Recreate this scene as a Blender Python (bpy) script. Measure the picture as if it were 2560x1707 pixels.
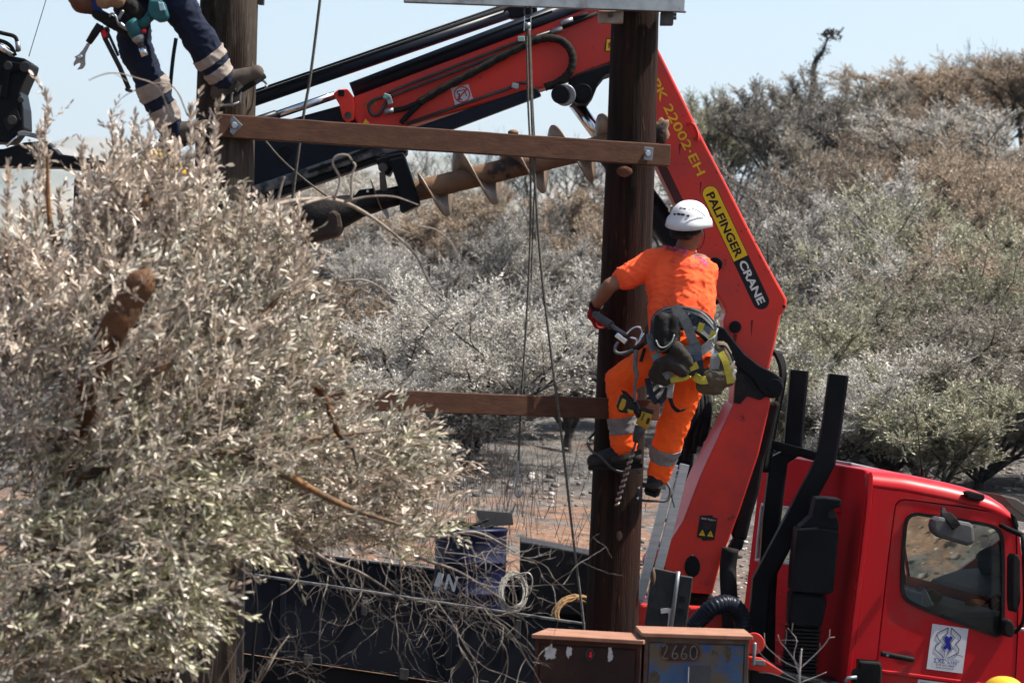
import bpy, bmesh, math, random
import numpy as np
from mathutils import Vector, Matrix, noise
from mathutils.bvhtree import BVHTree

for o in list(bpy.data.objects):
    bpy.data.objects.remove(o)
SC = bpy.context.scene
COL = SC.collection
R = math.radians

# ------------------------------------------------------------------ camera
CAM_H = 3.3            # height of the lens above the foot of the poles
FPX = 7740.0           # focal length in photograph pixels (2560 wide)
ROLL = R(2.0)
camd = bpy.data.cameras.new('camera')
camd.sensor_width = 36.0
camd.lens = FPX * 36.0 / 2560.0
camd.clip_start = 0.1
camd.clip_end = 30000
camd.dof.use_dof = True
camd.dof.focus_distance = 20.5
camd.dof.aperture_fstop = 5.0
cam = bpy.data.objects.new('camera', camd)
COL.objects.link(cam)
_c, _s = math.cos(ROLL), math.sin(ROLL)
cam.matrix_world = Matrix(((_c, -_s, 0, 0), (0, 0, -1, 0), (_s, _c, 0, CAM_H), (0, 0, 0, 1)))
SC.camera = cam

# ------------------------------------------------------------------ light
SUN_AZ, SUN_EL = R(88), R(57)        # azimuth from the view direction towards the right
w = bpy.data.worlds.new('World'); SC.world = w; w.use_nodes = True
nt = w.node_tree
bg = nt.nodes['Background']
sky = nt.nodes.new('ShaderNodeTexSky')
sky.sky_type = 'NISHITA'; sky.sun_disc = False
sky.sun_elevation = SUN_EL; sky.sun_rotation = SUN_AZ
sky.altitude = 200; sky.air_density = 1.0; sky.dust_density = 3.0; sky.ozone_density = 1.0
nt.links.new(sky.outputs[0], bg.inputs[0])
bg.inputs[1].default_value = 0.094
sund = bpy.data.lights.new('sun', 'SUN')
sund.energy = 5.0; sund.angle = R(0.55); sund.color = (1.0, 0.955, 0.88)
sun = bpy.data.objects.new('sun', sund); COL.objects.link(sun)
SDIR = Vector((math.sin(SUN_AZ) * math.cos(SUN_EL), math.cos(SUN_AZ) * math.cos(SUN_EL), math.sin(SUN_EL)))
sun.rotation_euler = SDIR.to_track_quat('Z', 'Y').to_euler()
sun.location = (20, 10, 40)
vs = SC.view_settings
vs.view_transform = 'Standard'; vs.look = 'None'; vs.exposure = 1.2; vs.gamma = 1.0; vs.use_curve_mapping = False
SC.render.engine = 'CYCLES'
cy = SC.cycles
cy.use_denoising = True
cy.max_bounces = 6; cy.diffuse_bounces = 3; cy.glossy_bounces = 3; cy.transmission_bounces = 6
cy.transparent_max_bounces = 8; cy.volume_bounces = 0
cy.caustics_reflective = False; cy.caustics_refractive = False

# ------------------------------------------------------------------ helpers
def W(px, py, Y):
    """world point seen at photograph pixel (px, py) at distance Y in front of the lens"""
    u, v = px - 1280.0, 853.5 - py
    return Vector(((u * _c - v * _s) * Y / FPX, Y, CAM_H + (u * _s + v * _c) * Y / FPX))

def m_at(Y):           # metres per photograph pixel
    return Y / FPX

def sm(a, b, x):
    t = np.clip((x - a) / (b - a), 0, 1)
    return t * t * (3 - 2 * t)

def srgb(r, g, b):
    f = lambda c: (c / 255 / 12.92) if c <= 10 else ((c / 255 + 0.055) / 1.055) ** 2.4
    return (f(r), f(g), f(b))

def cr(pts, n=6):
    """Catmull-Rom resample of a polyline"""
    P = [Vector(p) for p in pts]
    if len(P) < 3:
        return [P[0].lerp(P[1], i / n) for i in range(n + 1)]
    P = [P[0] * 2 - P[1]] + P + [P[-1] * 2 - P[-2]]
    out = []
    for i in range(1, len(P) - 2):
        a, b, c, d = P[i - 1], P[i], P[i + 1], P[i + 2]
        for k in range(n):
            t = k / n
            out.append(0.5 * ((2 * b) + (c - a) * t + (2 * a - 5 * b + 4 * c - d) * t * t + (3 * b - a - 3 * c + d) * t ** 3))
    out.append(P[-2])
    return out

class MB:
    def __init__(self):
        self.v, self.f, self.s = [], [], []
    def add(self, vs_, fs_, smooth=False):
        b = len(self.v)
        self.v += [Vector(p) for p in vs_]
        for f in fs_:
            self.f.append([b + i for i in f]); self.s.append(smooth)
        return self
    def box(self, c, size, M=None):
        c = Vector(c); hx, hy, hz = [s / 2 for s in size]
        vs_ = [Vector((x, y, z)) for x in (-hx, hx) for y in (-hy, hy) for z in (-hz, hz)]
        if M is not None: vs_ = [M @ p for p in vs_]
        return self.add([c + p for p in vs_], [(0, 1, 3, 2), (4, 6, 7, 5), (0, 4, 5, 1), (2, 3, 7, 6), (0, 2, 6, 4), (1, 5, 7, 3)])
    def obox(self, p0, ax, ay, az):
        """box from a corner and three edge vectors"""
        p0, ax, ay, az = map(Vector, (p0, ax, ay, az))
        vs_ = [p0 + ax * i + ay * j + az * k for i in (0, 1) for j in (0, 1) for k in (0, 1)]
        return self.add(vs_, [(0, 1, 3, 2), (4, 6, 7, 5), (0, 4, 5, 1), (2, 3, 7, 6), (0, 2, 6, 4), (1, 5, 7, 3)])
    def prism(self, pts, vec, smooth=False):
        n = len(pts); vec = Vector(vec)
        a = [Vector(p) for p in pts]; b = [p + vec for p in a]
        self.add(a + b, [list(range(n))[::-1], list(range(n, 2 * n))])
        base = len(self.v) - 2 * n
        for i in range(n):
            j = (i + 1) % n
            self.f.append([base + i, base + j, base + n + j, base + n + i]); self.s.append(smooth)
        return self
    def sweep(self, pts, sec, up=None, scale=None, smooth=False, caps=True):
        """sweep a closed 2-D section along a polyline"""
        P = [Vector(p) for p in pts]; n = len(P); k = len(sec)
        T = []
        for i in range(n):
            t = (P[min(i + 1, n - 1)] - P[max(i - 1, 0)])
            T.append(t.normalized() if t.length > 1e-9 else Vector((0, 0, 1)))
        if up is None:
            up0 = Vector((0, 0, 1)) if abs(T[0].z) < 0.9 else Vector((1, 0, 0))
        else:
            up0 = Vector(up)
        nrm = (up0 - T[0] * up0.dot(T[0])).normalized()
        vs_ = []
        for i in range(n):
            if up is not None:
                q = up0 - T[i] * up0.dot(T[i])
                if q.length > 1e-6: nrm = q.normalized()
            else:
                nrm = nrm - T[i] * nrm.dot(T[i])
                nrm = nrm.normalized() if nrm.length > 1e-9 else T[i].orthogonal().normalized()
            bi = T[i].cross(nrm)
            s = 1.0 if scale is None else scale[i]
            for (a, b) in sec:
                vs_.append(P[i] + bi * (a * s) + nrm * (b * s))
        fs_ = []
        for i in range(n - 1):
            for j in range(k):
                jj = (j + 1) % k
                fs_.append((i * k + j, i * k + jj, (i + 1) * k + jj, (i + 1) * k + j))
        self.add(vs_, fs_, smooth)
        if caps:
            b = len(self.v) - n * k
            self.f.append([b + j for j in range(k)][::-1]); self.s.append(False)
            self.f.append([b + (n - 1) * k + j for j in range(k)]); self.s.append(False)
        return self
    def tube(self, pts, r, seg=10, caps=True):
        rs = [r] * len(pts) if not hasattr(r, '__len__') else list(r)
        sec = [(math.cos(2 * math.pi * j / seg), math.sin(2 * math.pi * j / seg)) for j in range(seg)]
        return self.sweep(pts, sec, scale=rs, smooth=True, caps=caps)
    def ribbon(self, pts, width, thick, up):
        a, b = width / 2, thick / 2
        return self.sweep(pts, [(-a, -b), (a, -b), (a, b), (-a, b)], up=up)
    def ribbonv(self, pts, width, thick, wdir):
        a, b = width / 2, thick / 2
        return self.sweep(pts, [(-b, -a), (b, -a), (b, a), (-b, a)], up=wdir)
    def ell(self, c, rad, M=None, seg=14, rings=9, z0=-1.0, z1=1.0):
        c = Vector(c); a0, a1 = math.asin(z0), math.asin(z1)
        vs_, fs_ = [], []
        for i in range(rings + 1):
            a = a0 + (a1 - a0) * i / rings
            for j in range(seg):
                b = 2 * math.pi * j / seg
                p = Vector((rad[0] * math.cos(a) * math.cos(b), rad[1] * math.cos(a) * math.sin(b), rad[2] * math.sin(a)))
                vs_.append(c + (M @ p if M is not None else p))
        for i in range(rings):
            for j in range(seg):
                jj = (j + 1) % seg
                fs_.append((i * seg + j, i * seg + jj, (i + 1) * seg + jj, (i + 1) * seg + j))
        self.add(vs_, fs_, True)
        b = len(self.v) - len(vs_)
        self.f.append([b + j for j in range(seg)][::-1]); self.s.append(True)
        self.f.append([b + rings * seg + j for j in range(seg)]); self.s.append(True)
        return self
    def capsule(self, p0, p1, r0, r1, seg=14):
        p0, p1 = Vector(p0), Vector(p1); d = (p1 - p0)
        d = d.normalized() if d.length > 1e-6 else Vector((0, 0, 1))
        pts, rs = [], []
        for k in range(7):
            a = math.pi / 2 * k / 6
            pts.append(p0 - d * r0 * math.cos(a)); rs.append(max(r0 * math.sin(a), r0 * 0.03))
        for k in range(7):
            a = math.pi / 2 * k / 6
            pts.append(p1 + d * r1 * math.sin(a)); rs.append(max(r1 * math.cos(a), r1 * 0.03))
        return self.tube(pts, rs, seg)
    def mesh(self, name, off=None):
        me = bpy.data.meshes.new(name)
        off = Vector(off) if off is not None else Vector((0, 0, 0))
        me.from_pydata([tuple(p - off) for p in self.v], [], self.f)
        me.polygons.foreach_set('use_smooth', self.s)
        me.update()
        return me
    def build(self, name, m, parent=None, loc=None, bevel=0, recalc=True):
        if parent is not None:
            off = base_of(parent)
        else:
            off = Vector(loc) if loc is not None else Vector((0, 0, 0))
        me = self.mesh(name, off)
        if recalc:
            bm = bmesh.new(); bm.from_mesh(me); bmesh.ops.recalc_face_normals(bm, faces=bm.faces); bm.to_mesh(me); bm.free()
        return link(name, me, m, parent, off, bevel)

_BASE = {}
def base_of(o):
    while o.parent is not None: o = o.parent
    return _BASE[o.name]

def link(name, me, m, parent=None, off=None, bevel=0):
    o = bpy.data.objects.new(name, me); COL.objects.link(o)
    if m is not None: me.materials.append(m)
    if parent is not None:
        o.parent = parent
    else:
        o.location = off if off is not None else (0, 0, 0)
        _BASE[o.name] = Vector(o.location)
    if bevel:
        b = o.modifiers.new('bevel', 'BEVEL'); b.width = bevel; b.segments = 2; b.limit_method = 'ANGLE'; b.angle_limit = R(38)
    return o

def thing(name, label, cat, loc, group=None):
    o = bpy.data.objects.new(name, None); COL.objects.link(o)
    o.empty_display_size = 0.2
    o.location = loc; _BASE[o.name] = Vector(loc)
    o['label'] = label; o['category'] = cat
    if group: o['group'] = group
    return o

def tag(o, label, cat, group=None):
    o['label'] = label; o['category'] = cat
    if group: o['group'] = group
    return o

def mesh_np(name, V, F):
    V = np.asarray(V, dtype=np.float32); F = np.asarray(F, dtype=np.int32)
    me = bpy.data.meshes.new(name)
    n, k = F.shape
    me.vertices.add(len(V)); me.vertices.foreach_set('co', V.ravel())
    me.loops.add(n * k); me.loops.foreach_set('vertex_index', F.ravel())
    me.polygons.add(n)
    me.polygons.foreach_set('loop_start', np.arange(0, n * k, k, dtype=np.int32))
    me.update(calc_edges=True)
    return me

def plate_hole(mb, outer, holes, vec):
    """plate with openings: fill between loops, extruded by vec"""
    bm = bmesh.new()
    vec = Vector(vec)
    edges = []
    for lp in [outer] + holes:
        vs_ = [bm.verts.new(p) for p in lp]
        for i in range(len(vs_)):
            edges.append(bm.edges.new((vs_[i], vs_[(i + 1) % len(vs_)])))
    bmesh.ops.triangle_fill(bm, use_beauty=True, use_dissolve=False, edges=edges)
    bm.verts.index_update()
    vs_ = [v.co.copy() for v in bm.verts]; n = len(vs_)
    fs_ = [[v.index for v in f.verts] for f in bm.faces]
    es = [[e.verts[0].index, e.verts[1].index] for e in bm.edges if len(e.link_faces) == 1]
    bm.free()
    mb.add(vs_ + [p + vec for p in vs_], fs_ + [[i + n for i in f][::-1] for f in fs_] + [[a, b, b + n, a + n] for a, b in es])
    return mb

def text_mesh(body, P0, P1, hgt_px, mapper, bold=0.0, space=1.0, side=1, fit=True):
    """lettering laid on a surface: baseline from pixel P0 to P1, capital height in pixels, mapper(px,py)->point"""
    cu = bpy.data.curves.new('txt', 'FONT'); cu.body = body; cu.size = 1.0; cu.offset = bold; cu.space_character = space
    cu.resolution_u = 3
    o = bpy.data.objects.new('txt', cu); COL.objects.link(o)
    dg = bpy.context.evaluated_depsgraph_get(); dg.update()
    me = bpy.data.meshes.new_from_object(o.evaluated_get(dg))
    bpy.data.objects.remove(o); bpy.data.curves.remove(cu)
    xs = [v.co.x for v in me.vertices]
    x0, x1 = min(xs), max(xs)
    d = Vector((P1[0] - P0[0], P1[1] - P0[1])); L = d.length; d.normalize()
    nrm = Vector((d.y, -d.x)) * side       # up, away from the baseline (pixel y points down)
    vs_ = []
    for v in me.vertices:
        a = (v.co.x - x0) / (x1 - x0) * L
        b = v.co.y / 0.72 * hgt_px
        q = Vector(P0) + d * a + nrm * b
        vs_.append(mapper(q.x, q.y))
    fs_ = [list(p.vertices) for p in me.polygons]
    bpy.data.meshes.remove(me)
    return MB().add(vs_, fs_)

# ------------------------------------------------------------------ materials
def newmat(name):
    m = bpy.data.materials.new(name); m.use_nodes = True
    n = m.node_tree.nodes; b = n['Principled BSDF']
    return m, m.node_tree, n, b

TONE = {'creosote_pole': 0.30, 'weathered_pole': 0.46, 'beam_timber': 0.36, 'black_paint': 0.42, 'navy_black_paint': 0.45, 'grease_black': 0.5, 'rubber': 0.45, 'hose_sleeve': 0.6,
        'cab_red': 0.75, 'crane_red': 0.85, 'crane_red_grimy': 0.85, 'hiviz_orange_trousers': 0.95, 'orange_tshirt': 1.0, 'bed_black': 0.5, 'worn_rail': 0.5, 'helmet_white': 0.75, 'galvanised': 0.6,
        'navy_work_trousers': 0.6, 'rust_top': 0.62, 'blue_flaking': 0.6, 'rust_brown': 0.6, 'rust_brown_door': 0.6, 'auger_rust': 0.48, 'auger_flight_steel': 0.45, 'black_boot': .5, 'bag_black': .3, 'bag_grey': .32, 'bag_khaki': .7,
        'harness_navy': .6, 'red_glove': .6, 'skin_tan': .55, 'sticker_white': .62, 'letter_white': .85, 'sticker_yellow': .85, 'letter_yellow': .95, 'drum_blue': .28, 'reflective_beige': .5, 'reflective_grey': .7, 'scuffed_board': .6,
        'webbing_light': .7, 'suede_boot': .6, 'helmet_yellow': .8, 'scorched_limb': .45, 'olive_bark': .6, 'charred_cut': .35, 'dark_steel': .6, 'chrome': .8, 'rust_grey_frame': .6, 'aluminium': .7, 'box_grey': .35, 'rope': .5, 'drill_teal': .6, 'drill_yellow': .7}
def pm(name, col, col2=None, scale=6.0, rough=0.5, metal=0.0, bump=0.0, bscale=None, stretch=(1, 1, 1), spec=0.18,
       lo=0.4, hi=0.65, detail=5, col3=None, scale3=2.0, lo3=0.55, hi3=0.62, rough2=None, coat=0.0, stretch3=(1, 1, 1)):
    """procedural material: two colours mixed by noise, an optional third in patches (dirt, rust, scuffs), bump"""
    k_ = TONE.get(name, 1.0)
    col = tuple(c * k_ for c in col); col2 = tuple(c * k_ for c in col2) if col2 else None; col3 = tuple(c * k_ for c in col3) if col3 else None
    m, t, n, b = newmat(name)
    L = t.links
    tc = n.new('ShaderNodeTexCoord'); mp = n.new('ShaderNodeMapping')
    mp.inputs['Scale'].default_value = stretch
    L.new(tc.outputs['Object'], mp.inputs['Vector'])
    b.inputs['Roughness'].default_value = rough; b.inputs['Metallic'].default_value = metal
    b.inputs['Specular IOR Level'].default_value = spec
    b.inputs['Coat Weight'].default_value = coat; b.inputs['Coat Roughness'].default_value = 0.12
    col2 = col2 or tuple(c * 0.8 for c in col)
    nz = n.new('ShaderNodeTexNoise'); nz.inputs['Scale'].default_value = scale; nz.inputs['Detail'].default_value = detail
    nz.inputs['Roughness'].default_value = 0.62
    L.new(mp.outputs[0], nz.inputs['Vector'])
    rp = n.new('ShaderNodeValToRGB'); rp.color_ramp.elements[0].position = lo; rp.color_ramp.elements[1].position = hi
    rp.color_ramp.elements[0].color = (*col, 1); rp.color_ramp.elements[1].color = (*col2, 1)
    L.new(nz.outputs['Fac'], rp.inputs[0])
    out = rp.outputs[0]
    if col3 is not None:
        mp3 = n.new('ShaderNodeMapping'); mp3.inputs['Scale'].default_value = stretch3; mp3.inputs['Location'].default_value = (3.1, 7.7, 1.3)
        L.new(tc.outputs['Object'], mp3.inputs['Vector'])
        n3 = n.new('ShaderNodeTexNoise'); n3.inputs['Scale'].default_value = scale3; n3.inputs['Detail'].default_value = 8
        n3.inputs['Roughness'].default_value = 0.68
        L.new(mp3.outputs[0], n3.inputs['Vector'])
        r3 = n.new('ShaderNodeValToRGB'); r3.color_ramp.elements[0].position = lo3; r3.color_ramp.elements[1].position = hi3
        L.new(n3.outputs['Fac'], r3.inputs[0])
        mx = n.new('ShaderNodeMix'); mx.data_type = 'RGBA'
        L.new(r3.outputs[0], mx.inputs['Factor']); L.new(out, mx.inputs['A']); mx.inputs['B'].default_value = (*col3, 1)
        out = mx.outputs['Result']
        if rough2 is not None:
            mr = n.new('ShaderNodeMapRange'); mr.inputs['To Min'].default_value = rough; mr.inputs['To Max'].default_value = rough2
            L.new(r3.outputs[0], mr.inputs['Value']); L.new(mr.outputs[0], b.inputs['Roughness'])
    L.new(out, b.inputs['Base Color'])
    if bump:
        bz = n.new('ShaderNodeTexNoise'); bz.inputs['Scale'].default_value = bscale or scale * 4; bz.inputs['Detail'].default_value = 6
        L.new(mp.outputs[0], bz.inputs['Vector'])
        bp = n.new('ShaderNodeBump'); bp.inputs['Strength'].default_value = bump; bp.inputs['Distance'].default_value = 0.01
        L.new(bz.outputs['Fac'], bp.inputs['Height']); L.new(bp.outputs[0], b.inputs['Normal'])
    return m

def leafmat(name, cols, trans=0.3, rough=0.45, spec=0.5):
    """leaves: every leaf gets its own colour from the ramp; light shines through a little"""
    m, t, n, b = newmat(name); L = t.links
    g = n.new('ShaderNodeNewGeometry')
    rp = n.new('ShaderNodeValToRGB'); rp.color_ramp.interpolation = 'LINEAR'
    el = rp.color_ramp.elements
    while len(el) < len(cols): el.new(0.5)
    for i, (p, c) in enumerate(cols):
        el[i].position = p; el[i].color = (*c, 1)
    L.new(g.outputs['Random Per Island'], rp.inputs[0])
    oi = n.new('ShaderNodeObjectInfo')
    mr = n.new('ShaderNodeMapRange'); mr.inputs['To Min'].default_value = 0.66; mr.inputs['To Max'].default_value = 1.02
    L.new(oi.outputs['Random'], mr.inputs['Value'])
    hs = n.new('ShaderNodeHueSaturation'); L.new(mr.outputs[0], hs.inputs['Value']); L.new(rp.outputs[0], hs.inputs['Color'])
    L.new(hs.outputs[0], b.inputs['Base Color'])
    b.inputs['Roughness'].default_value = rough; b.inputs['Specular IOR Level'].default_value = spec
    tr = n.new('ShaderNodeBsdfTranslucent'); L.new(hs.outputs[0], tr.inputs['Color'])
    mx = n.new('ShaderNodeMixShader'); mx.inputs[0].default_value = trans
    L.new(b.outputs[0], mx.inputs[1]); L.new(tr.outputs[0], mx.inputs[2])
    L.new(mx.outputs[0], n['Material Output'].inputs[0])
    return m

M = {}
M['red'] = pm('crane_red', (0.70, 0.038, 0.022), (0.46, 0.042, 0.032), 1.6, rough=0.36, col3=(0.055, 0.02, 0.018), scale3=7, lo3=0.655, hi3=0.72, rough2=0.7, coat=0.0, bump=0.04, bscale=9, spec=0.22)
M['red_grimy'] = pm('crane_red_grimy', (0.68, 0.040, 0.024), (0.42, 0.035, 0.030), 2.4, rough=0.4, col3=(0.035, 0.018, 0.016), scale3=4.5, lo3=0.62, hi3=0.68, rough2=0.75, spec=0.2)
M['cab_red'] = pm('cab_red', (0.46, 0.007, 0.012), (0.42, 0.006, 0.011), 1.2, rough=0.34, spec=0.16, col3=(0.30, 0.07, 0.055), scale3=2.2, lo3=0.52, hi3=0.85, rough2=0.5, coat=0.04)
M['cab_red_rear'] = pm('cab_red_rear', (0.46, 0.012, 0.016), (0.42, 0.010, 0.014), 1.2, rough=0.75, spec=0.02)
M['black'] = pm('black_paint', (0.012, 0.014, 0.018), (0.022, 0.024, 0.028), 4, rough=0.42, col3=(0.10, 0.09, 0.08), scale3=14, lo3=0.68, hi3=0.74, spec=.07)
M['navy'] = pm('navy_black_paint', (0.010, 0.016, 0.030), (0.018, 0.024, 0.040), 3, rough=0.36, col3=(0.07, 0.07, 0.075), scale3=16, lo3=0.70, hi3=0.76, spec=.12)
M['grease'] = pm('grease_black', (0.012, 0.011, 0.011), (0.035, 0.028, 0.024), 12, rough=0.55, bump=0.5, bscale=60, spec=.12)
M['rubber'] = pm('rubber', (0.015, 0.015, 0.016), (0.03, 0.028, 0.026), 10, rough=0.7, spec=.1)
M['hose_braid'] = pm('hose_sleeve', (0.018, 0.016, 0.014), (0.05, 0.042, 0.034), 30, rough=0.9, bump=0.6, bscale=160, spec=0.1)
M['chrome'] = pm('chrome', (0.72, 0.73, 0.75), (0.6, 0.61, 0.63), 8, rough=0.16, metal=1.0)
M['steel'] = pm('galvanised', (0.42, 0.45, 0.47), (0.30, 0.33, 0.35), 9, rough=0.45, metal=0.75, bump=0.1, col3=(0.25, 0.25, 0.25), scale3=5)
M['darksteel'] = pm('dark_steel', (0.07, 0.07, 0.072), (0.13, 0.12, 0.11), 10, rough=0.5, metal=0.6)
M['wornrail'] = pm('worn_rail', (0.26, 0.25, 0.24), (0.05, 0.05, 0.055), 14, rough=0.4, metal=0.5, lo=0.45, hi=0.6, spec=0.3)
M['alu'] = pm('aluminium', (0.62, 0.62, 0.62), (0.5, 0.5, 0.5), 7, rough=0.33, metal=0.9, stretch=(1, 1, 8))
M['pole'] = pm('creosote_pole', (0.022, 0.014, 0.011), (0.10, 0.046, 0.028), 5, rough=0.78, bump=0.9, bscale=26, stretch=(7, 7, 0.35), lo=0.38, hi=0.7,
               col3=(0.095, 0.020, 0.014), scale3=1.3, lo3=0.50, hi3=0.68, stretch3=(1.5, 1.5, 0.6), spec=0.08)
M['pole_grey'] = pm('weathered_pole', (0.085, 0.066, 0.050), (0.16, 0.13, 0.105), 5, rough=0.85, bump=1.0, bscale=24, stretch=(7, 7, 0.3), lo=0.38, hi=0.68,
                    col3=(0.030, 0.017, 0.012), scale3=1.3, lo3=0.50, hi3=0.62, stretch3=(1.5, 1.5, 0.5), spec=0.08)
M['beam'] = pm('beam_timber', (0.115, 0.047, 0.026), (0.19, 0.085, 0.045), 4, rough=0.62, bump=0.15, bscale=14, stretch=(0.35, 6, 7), lo=0.35, hi=0.7,
               col3=(0.27, 0.20, 0.155), scale3=6, lo3=0.60, hi3=0.75, stretch3=(0.5, 1, 3), spec=0.15)
M['rope'] = pm('rope', (0.20, 0.19, 0.16), (0.10, 0.095, 0.085), 90, rough=0.9, bump=0.6, bscale=300)
M['wire'] = pm('wire', (0.16, 0.16, 0.16), (0.1, 0.1, 0.1), 40, rough=0.6)
M['rust_auger'] = pm('auger_rust', (0.34, 0.20, 0.12), (0.24, 0.13, 0.075), 6, rough=0.75, bump=0.5, bscale=34, col3=(0.06, 0.045, 0.04), scale3=3.2, lo3=0.56, hi3=0.62, spec=0.15)
M['flight'] = pm('auger_flight_steel', (0.50, 0.38, 0.28), (0.30, 0.20, 0.13), 7, rough=0.55, metal=0.3, col3=(0.10, 0.07, 0.055), scale3=8, lo3=0.62, hi3=0.68, spec=0.25)
M['yellow'] = pm('sticker_yellow', (0.80, 0.50, 0.012), (0.74, 0.46, 0.012), 20, rough=0.4)
M['letter_yellow'] = pm('letter_yellow', (0.72, 0.42, 0.015), None, 20, rough=0.45)
M['letter_black'] = pm('letter_black', (0.008, 0.008, 0.01), None, 20, rough=0.4)
M['letter_white'] = pm('letter_white', (0.72, 0.71, 0.66), (0.6, 0.59, 0.55), 30, rough=0.5)
M['letter_red'] = pm('letter_red', (0.55, 0.02, 0.03), None, 20, rough=0.5)
M['letter_blue'] = pm('letter_blue', (0.012, 0.014, 0.20), None, 20, rough=0.5)
M['letter_ink'] = pm('letter_ink', (0.035, 0.035, 0.05), None, 20, rough=0.5)
M['letter_green'] = pm('letter_green', (0.03, 0.22, 0.12), None, 20, rough=0.5)
M['sticker_white'] = pm('sticker_white', (0.74, 0.74, 0.78), (0.68, 0.68, 0.72), 8, rough=0.4)
M['bark'] = pm('olive_bark', (0.19, 0.145, 0.105), (0.085, 0.062, 0.045), 9, rough=0.9, bump=0.9, bscale=40, col3=(0.30, 0.15, 0.065), scale3=4, lo3=0.5, hi3=0.62, spec=0.1)
M['bark_limb'] = pm('scorched_limb', (0.27, 0.125, 0.055), (0.13, 0.065, 0.035), 7, rough=0.9, bump=0.9, bscale=34, col3=(0.06, 0.045, 0.04), scale3=5, lo3=0.55, hi3=0.62)
M['bark_dark'] = pm('charred_bark', (0.035, 0.032, 0.030), (0.10, 0.088, 0.078), 7, rough=0.92, bump=0.8, bscale=30, spec=0.05)
M['twig'] = pm('dry_twig', (0.27, 0.225, 0.185), (0.14, 0.115, 0.095), 20, rough=0.85, spec=0.15)
# ------------------------------------------------------------------ terrain
def gz(x, y):
    x = np.asarray(x, dtype=float); y = np.asarray(y, dtype=float)
    near = 1.55 * (1 - sm(3, 13, y)) - 0.10 * np.clip(x, -6, 6) * sm(11, 15, y) * (1 - sm(22, 27, y))
    z = near + sm(21.8, 27.0, y) * 1.55 + 0.052 * np.clip(y - 27, 0, 58)
    z = z + sm(30, 60, y) * 0.19 * np.clip(x, 0, 26) * (1 - 0.4 * sm(9, 26, x))
    z = z - sm(26, 60, y) * 0.34 * np.clip(-5.0 - x, 0, 40)
    z = z + 1.9 * sm(44, 72, y) * sm(-6.5, -3, x)
    z = z - sm(88, 200, y) * 26 - sm(14, 60, np.abs(x)) * 4 * sm(20, 60, y)
    return z

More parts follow.
